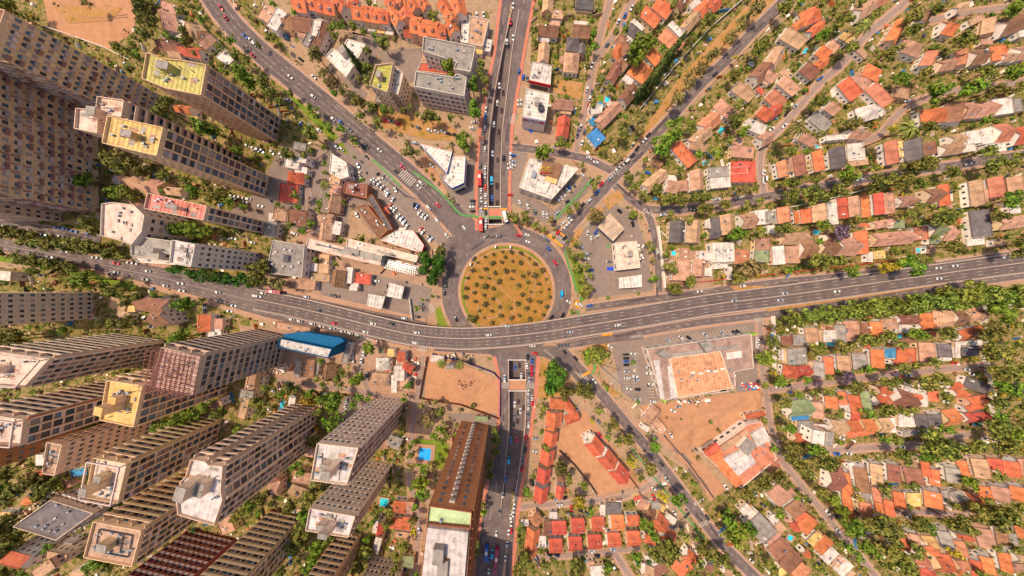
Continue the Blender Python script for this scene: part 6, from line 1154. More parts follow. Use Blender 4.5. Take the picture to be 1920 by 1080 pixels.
def building(kind, h, style, roof, wall, pent, label, poly):
    wp = [P(x, y, h) for x, y in poly]
    A = sum(wp[i][0] * wp[(i + 1) % len(wp)][1] - wp[(i + 1) % len(wp)][0] * wp[i][1] for i in range(len(wp)))
    if A < 0: wp = wp[::-1]
    cx = sum(p[0] for p in wp) / len(wp); cy = sum(p[1] for p in wp) / len(wp)
    BLD.append((wp, h))
    lp = [(p[0] - cx, p[1] - cy) for p in wp]
    # long axis, to align the roof pattern
    e = max(range(len(lp)), key=lambda i: math.dist(lp[i], lp[(i + 1) % len(lp)])); an = math.atan2(lp[(e + 1) % len(lp)][1] - lp[e][1], lp[(e + 1) % len(lp)][0] - lp[e][0])
    root = link({'supermarket_roof': 'hall_roof'}.get(kind, kind), None, None, (cx, cy, 0))
    cat = {'apartment_tower': 'apartment tower', 'office_block': 'office building', 'school_building': 'school building', 'shopping_arcade': 'shopping arcade', 'supermarket_roof': 'roof', 'commercial_block': 'commercial building'}.get(kind, kind)
    tag(root, label, cat)
    sty2 = style; style = style[0]; st = STY[style]; wm = WM[wall if wall not in ('RB', 'BB') else 'C4']
    if kind == 'canopy':
        mb = MB(); mb.prism(lp, h - .9, h - .1); mb.build('fascia', YEL if roof == 't' else WHITE, root)
        for q in lp:
            mb = MB(); mb.box((q[0] * .75, q[1] * .75, (h - .9) / 2), (.45, .45, h - .9)); mb.build('post', STEEL, root)
    elif kind == 'supermarket_roof':
        mb = MB(); mb.prism(lp, 0, h - .15); mb.build('wall', wm, root)
    else:
        mb = MB(); mb.prism(lp, 0, h - .15); mb.build('wall', wm if style != 'K' else WM['KB'], root)
    ca, sa = math.cos(-an), math.sin(-an)
    rp = [(x * ca - y * sa, x * sa + y * ca) for x, y in lp]
    mb = MB(); mb.prism([(x * .995, y * .995) for x, y in rp], h - .14, h); mb.build('roof', RM[roof], root, (0, 0, 0), an)
    # parapet
    if kind != 'canopy':
        mb = MB(); ph = .9 if h > 10 else .5
        for i in range(len(lp)):
            a, b = Vector(lp[i]), Vector(lp[(i + 1) % len(lp)]); L_ = (b - a).length
            if L_ < .6: continue
            d_ = (b - a) / L_; n = Vector((d_.y, -d_.x)); c = (a + b) / 2 - n * .12
            mb.box((c.x, c.y, h + ph / 2 - .13), (L_ + .02 * i, .28, ph + .26), math.atan2(d_.y, d_.x))
        mb.build('parapet', wm if style not in ('Z',) else WHITE, root)
    cnt = [0, 0]; R1 = MB(); R2 = MB()
    for i in range(len(lp)):
        a, b = lp[i], lp[(i + 1) % len(lp)]; d_ = Vector((b[0] - a[0], b[1] - a[1])); n = Vector((d_.y, -d_.x)); m = Vector(((a[0] + b[0]) / 2 + cx, (a[1] + b[1]) / 2 + cy))
        if n.dot(-m) <= 0: continue
        if st.get('band') and wall in ('RB', 'BB'):
            L_ = d_.length; dn = n.normalized(); c = Vector(((a[0] + b[0]) / 2, (a[1] + b[1]) / 2)) + dn * .12
            mb = MB(); mb.box((c.x, c.y, h - .6), (L_ + .3, .3, 1.9), math.atan2(d_.y, d_.x)); mb.build('sign_band', WM[wall], root)
            mb = MB(); c = Vector(((a[0] + b[0]) / 2, (a[1] + b[1]) / 2)) + dn * .05; mb.box((c.x, c.y, 1.6), (L_ * .85, .2, 2.4), math.atan2(d_.y, d_.x)); mb.build('shopfront', GLASS[0], root)
        s2 = STY[sty2[0] if abs(n.x) > abs(n.y) else sty2[min(1, len(sty2) - 1)] if len(sty2) < 3 or sty2[1] != '+' else sty2[0]]
        q = facade(root, a, b, h, s2, wm, 0, style, cnt)
        if q:
            for dst, s in ((R1, q[0]), (R2, q[1])):
                n0 = len(dst.v); dst.v += s.v; dst.f += [tuple(k + n0 for k in f) for f in s.f]; dst.m += s.m
    if R1.f: R1.build('window', GLASS, root)['kind'] = 'stuff'
    if R2.f: R2.build('balcony', BALC[:3] + [REDW], root)['kind'] = 'stuff'
    rr = random.Random(len(label)); ar = area(lp)
    ex = [max(abs(q[0]) for q in rp), max(abs(q[1]) for q in rp)]
    def loc(u, v):
        x, y = u * ex[0], v * ex[1]; return (x * math.cos(an) - y * math.sin(an), x * math.sin(an) + y * math.cos(an))
    for k in range(int(pent)):
        q = loc(-.1 + .3 * k, .05); hh = 3.2 if pent < 2 or k else 6.5
        mb = MB(); mb.box((q[0], q[1], h + hh / 2), (ex[0] * .36, ex[1] * .4, hh), an); mb.build('penthouse', RM[roof] if style == 'P' and roof in ('Y', 'O2') else wm, root)
        mb = MB(); mb.box((q[0], q[1], h + hh + .08), (ex[0] * .36 + .3, ex[1] * .4 + .3, .16), an); mb.build('penthouse_roof', RM['g' if roof != 'Y2' else 'Y2'], root)
    if kind != 'canopy':
        for k in range(min(26 if roof == 'd' else 12, int(ar / 40) + 1)):
            u, v = rr.uniform(-.75, .75), rr.uniform(-.6, .6); q = loc(u, v)
            if not inpoly(q[0] * 1.1, q[1] * 1.1, lp): continue
            t = rr.random(); mb = MB()
            if t < .5: mb.box((q[0], q[1], h + .45), (1.4, 1.0, .9), an + .1); mb.build('air_conditioner', STEEL, root)
            elif t < .8: mb.box((q[0], q[1], h + .6), (.35, .35, 1.2)); mb.build('vent_pipe', DARK, root)
            else: mb.box((q[0], q[1], h + .2), (2.2, 1.2, .4), an); mb.build('skylight', GLASS[2], root)
    if '+' in sty2:
        mb = MB()
        for i in range(len(lp)):
            a, b = Vector(lp[i]) * .93, Vector(lp[(i + 1) % len(lp)]) * .93; L_ = (b - a).length; c = (a + b) / 2
            mb.box((c.x, c.y, h + 2.6 + i * .003), (L_, .5, .5), math.atan2((b - a).y, (b - a).x)); mb.box((a.x, a.y, h + 1.2), (.5, .5, 2.4))
        mb.build('roof_frame', BALC[0], root)
    if 'orange corner' in label:
        q = Vector(max(lp, key=lambda q: q[0] + q[1])); mb = MB(); mb.box((q.x * 1.01, q.y * 1.01, h / 2 + .2), (1.1, 1.1, h)); mb.build('corner_pier', plain('orange_brown_render', 'b86a3c', .8, .2), root)
    if kind == 'apartment_tower' and h > 28:      # membrane patches, pipe runs and aerials
        mb = MB()
        for k in range(7):
            q = loc(rr.uniform(-.7, .7), rr.uniform(-.65, .65)); mb = MB()
            if inpoly(q[0] * 1.15, q[1] * 1.15, lp): mb.box((q[0], q[1], h + .02 + k * .004), (rr.uniform(2, 5), rr.uniform(1.5, 3), .02), an); mb.build('roof_patch', RM[rr.choice('tg')], root)
        for k in range(4):
            q = loc(rr.uniform(-.6, .6), rr.uniform(-.5, .5)); mb = MB(); mb.box((q[0], q[1], h + .25), (rr.uniform(4, 8), .18, .18), an + rr.choice((0, math.pi / 2))); mb.build('roof_pipe', DARK, root)
        for k in range(3):
            q = loc(rr.uniform(-.5, .5), rr.uniform(-.5, .5)); mb = MB(); mb.box((q[0], q[1], h + 2), (.12, .12, 4)); mb.box((q[0], q[1], h + 3.6), (1.2, .08, .08), an); mb.build('aerial', DARK, root)
    if style == 'S':
        mb = MB(); n1 = 9
        for lay in range(3):
            z = h + 1.0 + lay * 1.8
            for k in range(n1 + 1):
                u = -1 + 2 * k / n1
                q = loc(u * .95 , 0); mb.box((q[0], q[1], z + lay * .003), (.13, ex[1] * 1.9, .13), an)
                q = loc(0, u * .95); mb.box((q[0], q[1], z + .2), (ex[0] * 1.9, .13, .13), an)
        for k in range(n1 + 1):
            for j in range(n1 + 1):
                q = loc((-1 + 2 * k / n1) * .95, (-1 + 2 * j / n1) * .95); mb.box((q[0], q[1], h + 2.6), (.14, .14, 5.2), an)
        mb.build('scaffolding', REDST, root)
    if roof == 'T1' and h > 36:
        mb = MB()
        for u, v, a_, b_ in ((0, .6, 1.3, 0), (0, -.6, 1.3, 0), (.65, 0, 0, 1.2), (-.65, 0, 0, 1.2), (.3, 0, 0, 1.0)):
            q = loc(u, v); mb.box((q[0], q[1], h + .4 + abs(u) * .01), (max(.35, a_ * ex[0]), max(.35, b_ * ex[1]), .35), an)
        mb.build('roof_pipes', DARK, root)
    return root, lp, an, ex, loc
BR = {}
for ln in DATA_B.strip().splitlines():
    if ln.startswith('#'): continue
    k, h, s, rf, wl, pn, lb, pp = ln.split('|')
    BR[lb] = building(k, float(h), s, rf, wl, int(pn), lb, pts2(pp)) + (float(h),)

def text_part(s, size, mat, parent, loc, rot, ext=.05, name='lettering', sx=1):
    c = bpy.data.curves.new('t', 'FONT'); c.body = s; c.size = size; c.extrude = ext; c.align_x = 'CENTER'; c.align_y = 'CENTER'; c.space_character = 1.05
    o = bpy.data.objects.new('t', c); col.objects.link(o); dg = bpy.context.evaluated_depsgraph_get()
    me = bpy.data.meshes.new_from_object(o.evaluated_get(dg)); bpy.data.objects.remove(o)
    me.materials.clear(); me.materials.append(mat)
    q = link(name, me, parent, loc); q.rotation_euler = rot; q.scale = (sx, 1, 1); return q
# auto parts store sign on its lower wall
root, lp, an, ex, loc, hh = BR['white ribbed auto parts store with a signboard front']
low = sorted(range(4), key=lambda i: lp[i][1] + lp[(i + 1) % 4][1])[0]
a, b = Vector(lp[low]), Vector(lp[(low + 1) % 4]); dd = (b - a).normalized(); nn = Vector((dd.y, -dd.x)); c = (a + b) / 2; aa = math.atan2(dd.y, dd.x); L_ = (b - a).length
mb = MB(); mb.box(((c + nn * .15).x, (c + nn * .15).y, hh - 1.9), (L_ * .98, .3, 3.6), aa); mb.build('signboard', plain('lilac_white_signboard', 'c8bccc', .5, .3), root)
ry = (R(90), 0, aa)
q = c + nn * .34 - dd * 2.4; text_part('AUTO', 1.9, DARK, root, (q.x, q.y, hh - 1.9), ry)
q = c + nn * .34 + dd * 2.8; text_part('PLANET', 1.9, RED, root, (q.x, q.y, hh - 1.9), ry)
for s in (-1, 1):
    mb = MB(); mb.v = [(0, 0, -.9), (3.8, 0, .1), (2.6, 0, .35), (3.2, 0, .9), (0, 0, .9)]; mb.f = [(0, 1, 2, 3, 4)]; mb.m = [0]
    q = c + nn * .33 + dd * s * L_ * .45; o = mb.build('swoosh', RED, root, (q.x, q.y, hh - 1.9), aa); o.scale = (-s, 1, 1)
    mb = MB(); mb.v = [(0, 0, -1.1), (3.4, 0, -.2), (0, 0, -.5)]; mb.f = [(0, 1, 2)]; mb.m = [0]; o = mb.build('swoosh', ORANGE, root, (q.x + nn.x * .02, q.y + nn.y * .02, hh - 1.9), aa); o.scale = (-s, 1, 1)
# round machinery on the store roof
mb = MB()
for k in range(24): t = k * math.pi / 12; mb.box((3.6 + 2.0 * math.cos(t), -3 + 2.0 * math.sin(t), hh + .8), (.5, .5, 1.2), t)
mb.box((3.6, -3, hh + .6), (2.6, 2.2, 1.2), .4); mb.build('roof_machinery', DARK, root)
# burger restaurant: brown screen box, arches, upper roofs
root, lp, an, ex, loc, hh = BR['burger restaurant with white roof and big yellow arches']
def roofbox(pp, z0, z1, m, name, z=None):
    q = [P(x, y, z1) for x, y in pp]; mb = MB(); mb.prism([(p[0] - root.location.x, p[1] - root.location.y) for p in q], z0, z1); return mb.build(name, m, root)
roofbox([(1017, 301), (1056, 309), (1046, 336), (1014, 326)], hh, hh + 1.6, RM['b'], 'plant_screen')
roofbox([(1024, 329), (1046, 336), (1043, 345), (1021, 338)], hh, hh + 1.2, RM['y'], 'kitchen_vents')
roofbox([(999, 320), (1006, 322), (1003, 333), (997, 331)], hh, hh + 1.5, STEEL, 'air_handler')
roofbox([(1023, 337), (1034, 341), (1022, 363), (1010, 360)], hh, hh + .8, RM['w'], 'raised_roof')
sx_, sy_ = P(1022, 324, hh + 2); sx_ -= root.location.x; sy_ -= root.location.y
mb = MB(); mb.box((0, 0, 1.0), (7.4, .7, 1.5)); sp = mb.build('sign_plinth', RED, root, (sx_, sy_, hh + .4), R(-4))
mb = MB()
for s in (-1, 1):
    pr = None
    for k in range(17):
        t = k / 16 * math.pi; x = s * 1.75 + 1.65 * math.cos(t); z = 1.8 + 4.6 * math.sin(t) ** .8
        if pr:
            v = Vector((x - pr[0], z - pr[1])); L_ = v.length; ux = v / L_; wn = Vector((-ux.y, ux.x)) * .33; n = len(mb.v)
            for yy in (-.3, .3):
                for p_, q_ in ((pr, -1), (pr, 1), ((x, z), 1), ((x, z), -1)): mb.v.append((p_[0] + wn.x * q_, yy, p_[1] + wn.y * q_))
            mb.f += [(n, n + 1, n + 2, n + 3), (n + 7, n + 6, n + 5, n + 4), (n, n + 3, n + 7, n + 4), (n + 2, n + 1, n + 5, n + 6)]; mb.m += [0] * 4
        pr = (x, z)
o = mb.build('yellow_arches', YEL, root, (sx_, sy_, hh + .4)); o.rotation_euler = (R(-10), 0, R(-4))
# supermarket extras
root, lp, an, ex, loc, hh = BR['supermarket block with flat orange roof and grey parapets']
for pp, z1, m, nm in (([(1232, 664), (1246, 655), (1258, 664), (1258, 672), (1243, 672)], 8.5, RM['g'], 'entrance_tower'), ([(1312, 643), (1330, 640), (1340, 648), (1330, 660), (1325, 661)], 8.5, RM['g'], 'entrance_tower'),
                      ([(1258, 663), (1320, 655), (1322, 661), (1259, 670)], 6.3, RM['g'], 'roof_upstand'), ([(1338, 651), (1384, 646), (1388, 652), (1342, 658)], 6.3, RM['g'], 'roof_upstand'),
                      ([(1252, 687), (1262, 685), (1271, 748), (1258, 749)], 6.5, RM['W2'], 'roof_upstand'), ([(1226, 676), (1236, 675), (1246, 748), (1238, 748)], 6.3, RM['W2'], 'roof_upstand'),
                      ([(1362, 662), (1390, 658), (1392, 670), (1364, 674)], 6.2, RM['w'], 'roof_upstand'), ([(1360, 727), (1352, 729), (1350, 735), (1362, 733)], 6, RM['b'], 'roof_upstand')):
    roofbox(pp, hh, z1, m, nm)
root, lp, an, ex, loc, hh = BR['bright orange ribbed hall roof of the supermarket']
for x, y in ((1298, 698), (1313, 699.5), (1326, 695), (1340, 695.5), (1353, 691)):
    q = P(x, y, hh); mb = MB(); mb.box((q[0] - root.location.x, q[1] - root.location.y, hh + .4), (2.6, 1.1, .8), R(8)); mb.build('skylight', WHITE, root)
# long brown tower: roof terraces
root, lp, an, ex, loc, hh = BR['long brown tower with pale green parapet beside the shaded avenue']
roofbox([(803, 982), (881, 990), (879, 1000), (801, 993)], hh, hh + 1.2, RUST, 'pergola')
roofbox([(801, 990), (878, 998), (868, 1120), (788, 1110)], hh, hh + 2.2, RM['W2'], 'upper_roof')
roofbox([(812, 1030), (832, 1032), (830, 1062), (810, 1060)], hh + 2.2, hh + 4.5, RM['g'], 'plant_room')
# blue netting canopy over the block under construction
root, lp, an, ex, loc, hh = BR['small block under construction wrapped in blue netting']
roofbox([(530, 627), (570, 622), (640, 634), (646, 640), (622, 652), (535, 635)], hh - 5, hh - 2.5, WM['KB'], 'netting_canopy')
root, lp, an, ex, loc, hh = BR['very long cream white ribbed building west of the dark green trees']
roofbox([(645, 462), (674, 468), (672, 480), (643, 474)], hh, hh + 2, RM['g'], 'roof_hall'); roofbox([(676, 469), (717, 479), (714, 492), (673, 481)], hh, hh + 1.5, RM['g'], 'roof_hall')
for k in range(22):
    x = 592 + k * 2.4; roofbox([(x, 456 + k * .56), (x + 1.3, 456.3 + k * .56), (x + 1, 459 + k * .56), (x - .3, 458.7 + k * .56)], hh, hh + .4, GLASS[1], 'skylight')
root, lp, an, ex, loc, hh = BR['low annex with rows of dark skylights beside the dark green trees']
for j in range(4):
    for k in range(15):
        x = 723 + k * 3.9 - j * .6; y = 488 + k * .93 + j * 4.2; roofbox([(x, y), (x + 2.4, y + .6), (x + 1.8, y + 3), (x - .6, y + 2.4)], hh, hh + .5, GLASS[0], 'skylight')
# rows of shafts on the commercial block
root, lp, an, ex, loc, hh = BR['sprawling pink grey building with a red side roof beside the dirt lot']
for pp, z1, m in (([(1356, 860), (1400, 838), (1418, 868), (1384, 893)], 6, 'W2'), ([(1322, 848), (1345, 832), (1352, 840), (1327, 857)], 6.5, 'r'), ([(1330, 857), (1350, 845), (1392, 905), (1380, 915)], 5.6, 'o'), ([(1408, 815), (1432, 800), (1446, 825), (1420, 838)], 6.4, 'w'), ([(1350, 838), (1400, 805), (1405, 815), (1358, 848)], 6.1, 't'), ([(1376, 865), (1398, 852), (1404, 862), (1385, 876)], 6.8, 'w')):
    roofbox(pp, hh - .1, z1, RM[m], 'roof_section')

# ------------------------------------------------------------------ houses
def nearest_road(x, y):
    best = (1e9, 0, 0)
    for k, (pp, wd) in enumerate(ROADS):
        for a, b in zip(pp, pp[1:]):
            dx, dy = b[0] - a[0], b[1] - a[1]; L2 = dx * dx + dy * dy or 1
            t = max(0, min(1, ((x - a[0]) * dx + (y - a[1]) * dy) / L2)); q = math.hypot(x - a[0] - t * dx, y - a[1] - t * dy)
            if q - wd / 2 < best[0]: best = (q - wd / 2, math.atan2(-dy, dx), k)
    return best
HO = []
CN = {'o': 'orange', 'r': 'red', 'b': 'brown', 't': 'tan', 'g': 'grey', 'd': 'dark grey', 'w': 'white', 'n': 'green', 'y': 'sandy yellow', 'p': 'pinkish orange', 'k': 'blue tarpaulin'}
def house(t, cch, x, y, wd, ht, ang, h):
    "t g/h/f, roof outline centre in photo px, sizes in px, clockwise image angle"
    k = PX * (H - h) / H; w_, l_ = wd * k, ht * k; cx, cy = P(x, y, h); an = -R(ang)
    A = w_ * l_; HO.append((cx, cy, w_, l_, an, h))
    big = A > 55
    nm = 'house' if t in 'gh' else ('flat_roofed_house' if big else 'shed')
    root = link(nm, None, None, (cx, cy, 0), an)
    wm = WM['wt'] if rnd.random() < .6 else WM[rnd.choice(('C2', 'C3', 'C4', 'C1'))]
    i_ = .35 if t in 'gh' else .1; hw, hl = w_ / 2 - i_, l_ / 2 - i_
    rise = min(l_, w_) * (.28 if t != 'f' else 0); X, Y = w_ / 2, l_ / 2
    mb = MB(); mb.box((0, 0, h / 2), (hw * 2, hl * 2, h - .02))
    rm = RM[cch]; rb = MB()
    if t == 'g':
        for s in (-1, 1):   # gable triangles
            g = [(s * hw, -hl, h - .02), (s * hw, hl, h - .02), (s * hw, 0, h + rise * hl / Y - .05)]
            mb.poly(g if s > 0 else g[::-1])
        for s in (-1, 1):
            q = [(-X, s * Y, h), (X, s * Y, h), (X, 0, h + rise), (-X, 0, h + rise)]; q = q if s < 0 else q[::-1]
            rb.poly(q); rb.poly([(p[0], p[1], p[2] - .16) for p in q][::-1])
            rb.poly([(-X, s * Y, h - .16), (X, s * Y, h - .16), (X, s * Y, h), (-X, s * Y, h)][::(1 if s < 0 else -1)])
            for e in (-X, X): rb.poly([(e, s * Y, h - .16), (e, 0, h + rise - .16), (e, 0, h + rise), (e, s * Y, h)])
        rb.box((0, 0, h + rise + .03), (X * 2, .35, .14))
    elif t == 'h':
        r = max(.3, X - Y * .9) if X > Y else .3; r2 = max(.0, Y - X * .9)
        v = [(-X, -Y, h), (X, -Y, h), (X, Y, h), (-X, Y, h), (-r, -r2, h + rise), (r, r2, h + rise)]
        n = len(rb.v); rb.v += v
        for f in ((0, 1, 5, 4), (1, 2, 5), (2, 3, 4, 5), (3, 0, 4)): rb.f.append(tuple(n + q for q in f)); rb.m.append(0)
        rb.poly([(p[0], p[1], h - .12) for p in v[:4]][::-1])
        for a, b in ((0, 1), (1, 2), (2, 3), (3, 0)): rb.poly([(v[a][0], v[a][1], h - .12), (v[b][0], v[b][1], h - .12), v[b], v[a]])
    else:
        rb.box((0, 0, h + .06), (w_, l_, .16))
        if big:
            for s in (-1, 1): rb.box((s * (X - .1), 0, h + .3), (.2, l_ - .02, .34)); rb.box((0, s * (Y - .1), h + .3), (w_ - .42, .2, .33))
    mb.build('wall', wm, root); rb.build('roof', rm, root)
    # windows and a door on the two walls that face the junction
    inv = Matrix.Rotation(-an, 2); toc = inv @ Vector((-cx, -cy))
    nfl = max(1, int(h / 2.8))
    if A > 22 and t != 'k':
        for axis, half, oth in ((0, hw, hl), (1, hl, hw)):
            s = 1 if toc[axis] > 0 else -1
            n_ = max(1, min(4, int(oth * 2 / 3.5)))
            for f in range(nfl):
                for k_ in range(n_):
                    u = -oth + (k_ + .5) * 2 * oth / n_; z = 1.5 + f * 2.8
                    if z + .6 > h: continue
                    p = (s * half, u, z) if axis == 0 else (u, s * half, z)
                    link('window', ucube(GLASS[0 if rnd.random() < .7 else 1]), root, p, 0, (.1, 1.4, 1.0) if axis == 0 else (1.4, .1, 1.0))
    if t in 'gh' and A > 60 and rnd.random() < .5:
        q = MB(); q.box((0, 0, .6), (.6, .6, 1.6)); q.build('chimney', CONC if rnd.random() < .6 else DARK, root, (rnd.uniform(-.6, .6) * X, rnd.uniform(.2, .5) * Y, h + rise * .5))
    if A > 50 and rnd.random() < (.8 if t == 'f' else .35):
        for _ in range(rnd.randint(1, 3 if t == 'f' else 1)):
            u, v_ = rnd.uniform(-.7, .7), rnd.uniform(-.7, .7); z = h + .14 + (rise * (1 - abs(v_)) if t == 'g' else rise * .3 if t == 'h' else 0)
            kind_ = rnd.choice(('water_tank', 'skylight', 'air_conditioner', 'solar_panel'))
            q = MB(); q.box((0, 0, .25), {'water_tank': (1.1, 1.1, 1.2), 'skylight': (1.0, .8, .3), 'air_conditioner': (.9, .7, .7), 'solar_panel': (1.8, 1.1, .12)}[kind_])
            q.build(kind_, {'water_tank': WHITE, 'skylight': GLASS[2], 'air_conditioner': STEEL, 'solar_panel': GLASS[1]}[kind_], root, (u * X, v_ * Y, z))
    if h == 7 and cch == 'o':      # dormers of the steep terraced houses
        q = MB(); q.box((0, 0, .5), (1.7, 1.9, 1.3)); dm = q.build('dormer', WM['wt'], root, (0, -Y * .45, h + rise * .5)); q = MB(); q.box((0, 0, 1.2), (2.1, 2.3, .14)); q.build('dormer_roof', rm, dm)
    look = {'g': '%s gabled house', 'h': '%s hip roofed house', 'f': '%s flat roofed house' if big else '%s roofed shed'}[t] % CN[cch]
    if t == 'g' and A > 170: look = 'large ' + look
    elif t == 'g' and A < 60: look = 'small ' + look
    elif t == 'f' and not big and A < 18: look = 'small ' + look
    root['category'] = 'shed' if nm == 'shed' else 'house'; root['group'] = {'house': 'pitched roof houses around the junction', 'flat_roofed_house': 'flat roofed houses and annexes', 'shed': 'sheds and lean-tos beside the houses'}[nm]
    return root, look, x, y, nm, A
HL = []
for x0, y0, s, it in tiles(DATA_H):
    q = it[0]; v = [float(a) for a in it[1:]]
    h = v[5] if len(v) > 5 else (3.6 if q[0] in 'gh' else 3.1)
    if q[0] == 'f' and len(v) < 6 and v[2] * v[3] < 5000: h = 2.7
    ratio = 1.0
    HL.append((q[0], q[1], x0 + v[0] / s, y0 + v[1] / s, v[2] / s, v[3] / s, v[4], h + rnd.uniform(-.12, .12)))
hitems = []
for a in HL:
    h = a[7] if not 6.85 < a[7] < 7.15 else 7
    hitems.append(house(*a[:7], h))
label_all([(i[0], i[1], i[2], i[3]) for i in hitems])

# ------------------------------------------------------------------ pools, courts, masts, tents
def pool(x, y, w_, l_, ang, label, mat=WATER, deck=True):
    dk = 3.0 if w_ > 20 else 1.0
    cx, cy = W2((x, y)); t = link('swimming_pool', None, None, (cx, cy, 0), -R(ang)); tag(t, label, 'swimming pool')
    mb = MB(); a, b = w_ * PX / 2, l_ * PX / 2
    for s in (-1, 1): mb.box((s * (a + dk / 2), 0, .5), (dk, 2 * b + 2 * dk, .14)); mb.box((0, s * (b + dk / 2), .5), (2 * a - .004, dk, .14))
    mb.build('coping', GM['walk'], t); mb = MB(); mb.box((0, 0, .46), (2 * a, 2 * b, .05)); mb.build('water', mat, t)
pool(797, 850.5, 22, 22, 5, 'large bright blue swimming pool with orange paved edge left of the brown tower', WATERB)
for a in ((1351, 246, 9, 13, 35, 'turquoise pool with orange surround below the north east avenue'), (1138, 188, 9, 10, 5, 'small turquoise pool on the lawn left of the dry strip'),
          (721, 941, 15, 15, 5, 'turquoise pool at the right foot of the pale lilac tower'), (530, 761, 9, 22, 12, 'narrow turquoise pool behind the balconied block below the blue netting'),
          (1508, 98, 6, 14, 35, 'narrow turquoise pool between the orange roofs near the top'), (1384, 449, 8, 8, 0, 'small turquoise pool behind the dark grey roofs of the east block'),
          (1555, 645, 16, 6, 0, 'small oval turquoise pool in the first south east terrace'), (1684, 630, 9, 6, 0, 'tiny turquoise pool under the pinkish white annex'), (1530, 436, 14, 8, 0, 'turquoise pool beside the purple flowering tree'),
          (1725, 470, 20, 9, 0, 'turquoise pool left of the green roofs near the highway'), (1322, 306, 12, 8, 0, 'green tinted pool by the white zinc roofs'), (1196, 1053, 10, 6, 0, 'turquoise pool among trees at the bottom'),
          (1480, 1007, 10, 9, 30, 'small turquoise pool between the terraces at lower right'), (1830, 795, 18, 5, 0, 'turquoise pool under the bright red roof near the right edge'), (1228, 373, 9, 4, 0, 'tiny turquoise pool beside the tree lined east street'),
          (1531, 275, 10, 7, 0, 'small blue pool above the orange and red terrace'), (1262, 475, 8, 8, 0, 'round blue pool in the shady garden of the east block')):
    pool(*a)
def mast(base, h, label):
    cx, cy = W2(base); t = link('power_mast', None, None, (cx, cy, 0)); tag(t, label, 'power mast'); mb = MB(); n = 10
    for i in range(n): 
        r0, r1 = .55 - .035 * i, .55 - .035 * (i + 1); k = len(mb.v)
        for z, r in ((h * i / n, r0), (h * (i + 1) / n, r1)): mb.v += [(r * math.cos(a * math.pi / 4), r * math.sin(a * math.pi / 4), z) for a in range(8)]
        for a in range(8): mb.f.append((k + a, k + (a + 1) % 8, k + 8 + (a + 1) % 8, k + 8 + a)); mb.m.append(0)
    mb.build('pole', STEEL, t)
    for z, l in ((h - .8, 5.5), (h - 4, 8), (h - 7.2, 6.5)):
        mb = MB(); mb.box((0, 0, z), (l, .22, .28), R(48)); mb.build('crossarm', STEEL, t)
mast((1120, 681), 31, 'tall steel power mast leaning over the supermarket car park'); mast((760, 367), 27, 'tall steel power mast beside the left car park and crossing')

# ------------------------------------------------------------------ cars
def car_meshes():
    out = {}
    def prof(L_, W_, Hh, hood, z0=.25):
        "body shell: lofted sections along x"
        st = [(-L_ / 2, .62, W_ * .84), (-L_ * .46, .8, W_ * .95), (-L_ * .2, .88, W_), (L_ * .2, .86, W_), (L_ * .4, .74, W_ * .95), (L_ / 2, .55, W_ * .8)]
        mb = MB()
        for x, z, w_ in st: mb.v += [(x, -w_ / 2, z0), (x, -w_ / 2, z * .8), (x, -w_ / 2 * .88, z), (x, w_ / 2 * .88, z), (x, w_ / 2, z * .8), (x, w_ / 2, z0)]
        for i in range(len(st) - 1):
            for k in range(5): mb.f.append((i * 6 + k, i * 6 + 6 + k, i * 6 + 7 + k, i * 6 + k + 1)[::-1]); mb.m.append(0)
        mb.f.append((0, 1, 2, 3, 4, 5)[::-1]); mb.f.append(tuple((len(st) - 1) * 6 + k for k in range(6))); mb.m += [0, 0]
        return mb
    def used(m):
        q = sorted(set(i for f in m.f for i in f)); k = {a: b for b, a in enumerate(q)}
        m.v = [m.v[i] for i in q]; m.f = [tuple(k[i] for i in f) for f in m.f]
    def cabin(mb, x0, x1, zb_, zt, W_, s0, s1, mi):
        n = len(mb.v); a, b = W_ * .44, W_ * .37
        mb.v += [(x0, -a, zb_), (x1, -a, zb_), (x1, a, zb_), (x0, a, zb_), (x0 + s0, -b, zt), (x1 - s1, -b, zt), (x1 - s1, b, zt), (x0 + s0, b, zt)]
        return n
    for kind, (L_, W_, Hh) in {'car': (4.3, 1.8, 1.45), 'van': (5.4, 2.1, 2.2)}.items():
        body = prof(L_, W_, Hh, 0); x0, x1 = (-L_ * .38, L_ * .24) if kind == 'car' else (-L_ * .47, L_ * .36); s0, s1 = (.55, .75) if kind == 'car' else (.1, .7)
        n = cabin(body, x0, x1, .84, Hh, W_, s0, s1, 0)
        body.f += [(n + 4, n + 5, n + 6, n + 7), (n, n + 1, n + 5, n + 4), (n + 2, n + 3, n + 7, n + 6)]; body.m += [0] * 3
        g1 = MB(); n = cabin(g1, x0, x1, .84, Hh, W_, s0, s1, 0); g1.f = [(n + 1, n + 2, n + 6, n + 5)]; g1.m = [0]
        g1.v = [(v[0] + .02, v[1], v[2] + .01) for v in g1.v]
        g2 = MB(); n = cabin(g2, x0, x1, .84, Hh, W_, s0, s1, 0); g2.f = [(n + 3, n, n + 4, n + 7)]; g2.m = [0]; g2.v = [(v[0] - .02, v[1], v[2] + .01) for v in g2.v]
        used(g1); used(g2); sd = MB()
        for s in (-1, 1): sd.poly([(x0 + s0 * .5, s * W_ * .43, 1.0), (x1 - s1 * .5, s * W_ * .43, 1.0), (x1 - s1, s * (W_ * .385), Hh - .12), (x0 + s0, s * (W_ * .385), Hh - .12)][::s])
        out[kind] = (body, g1, g2, sd)
    return out
CM = car_meshes(); CMESH = {}
wh = MB(); n = 12
for s in (-.1, .1): wh.v += [(.33 * math.cos(2 * math.pi * k / n), s, .33 * math.sin(2 * math.pi * k / n)) for k in range(n)]
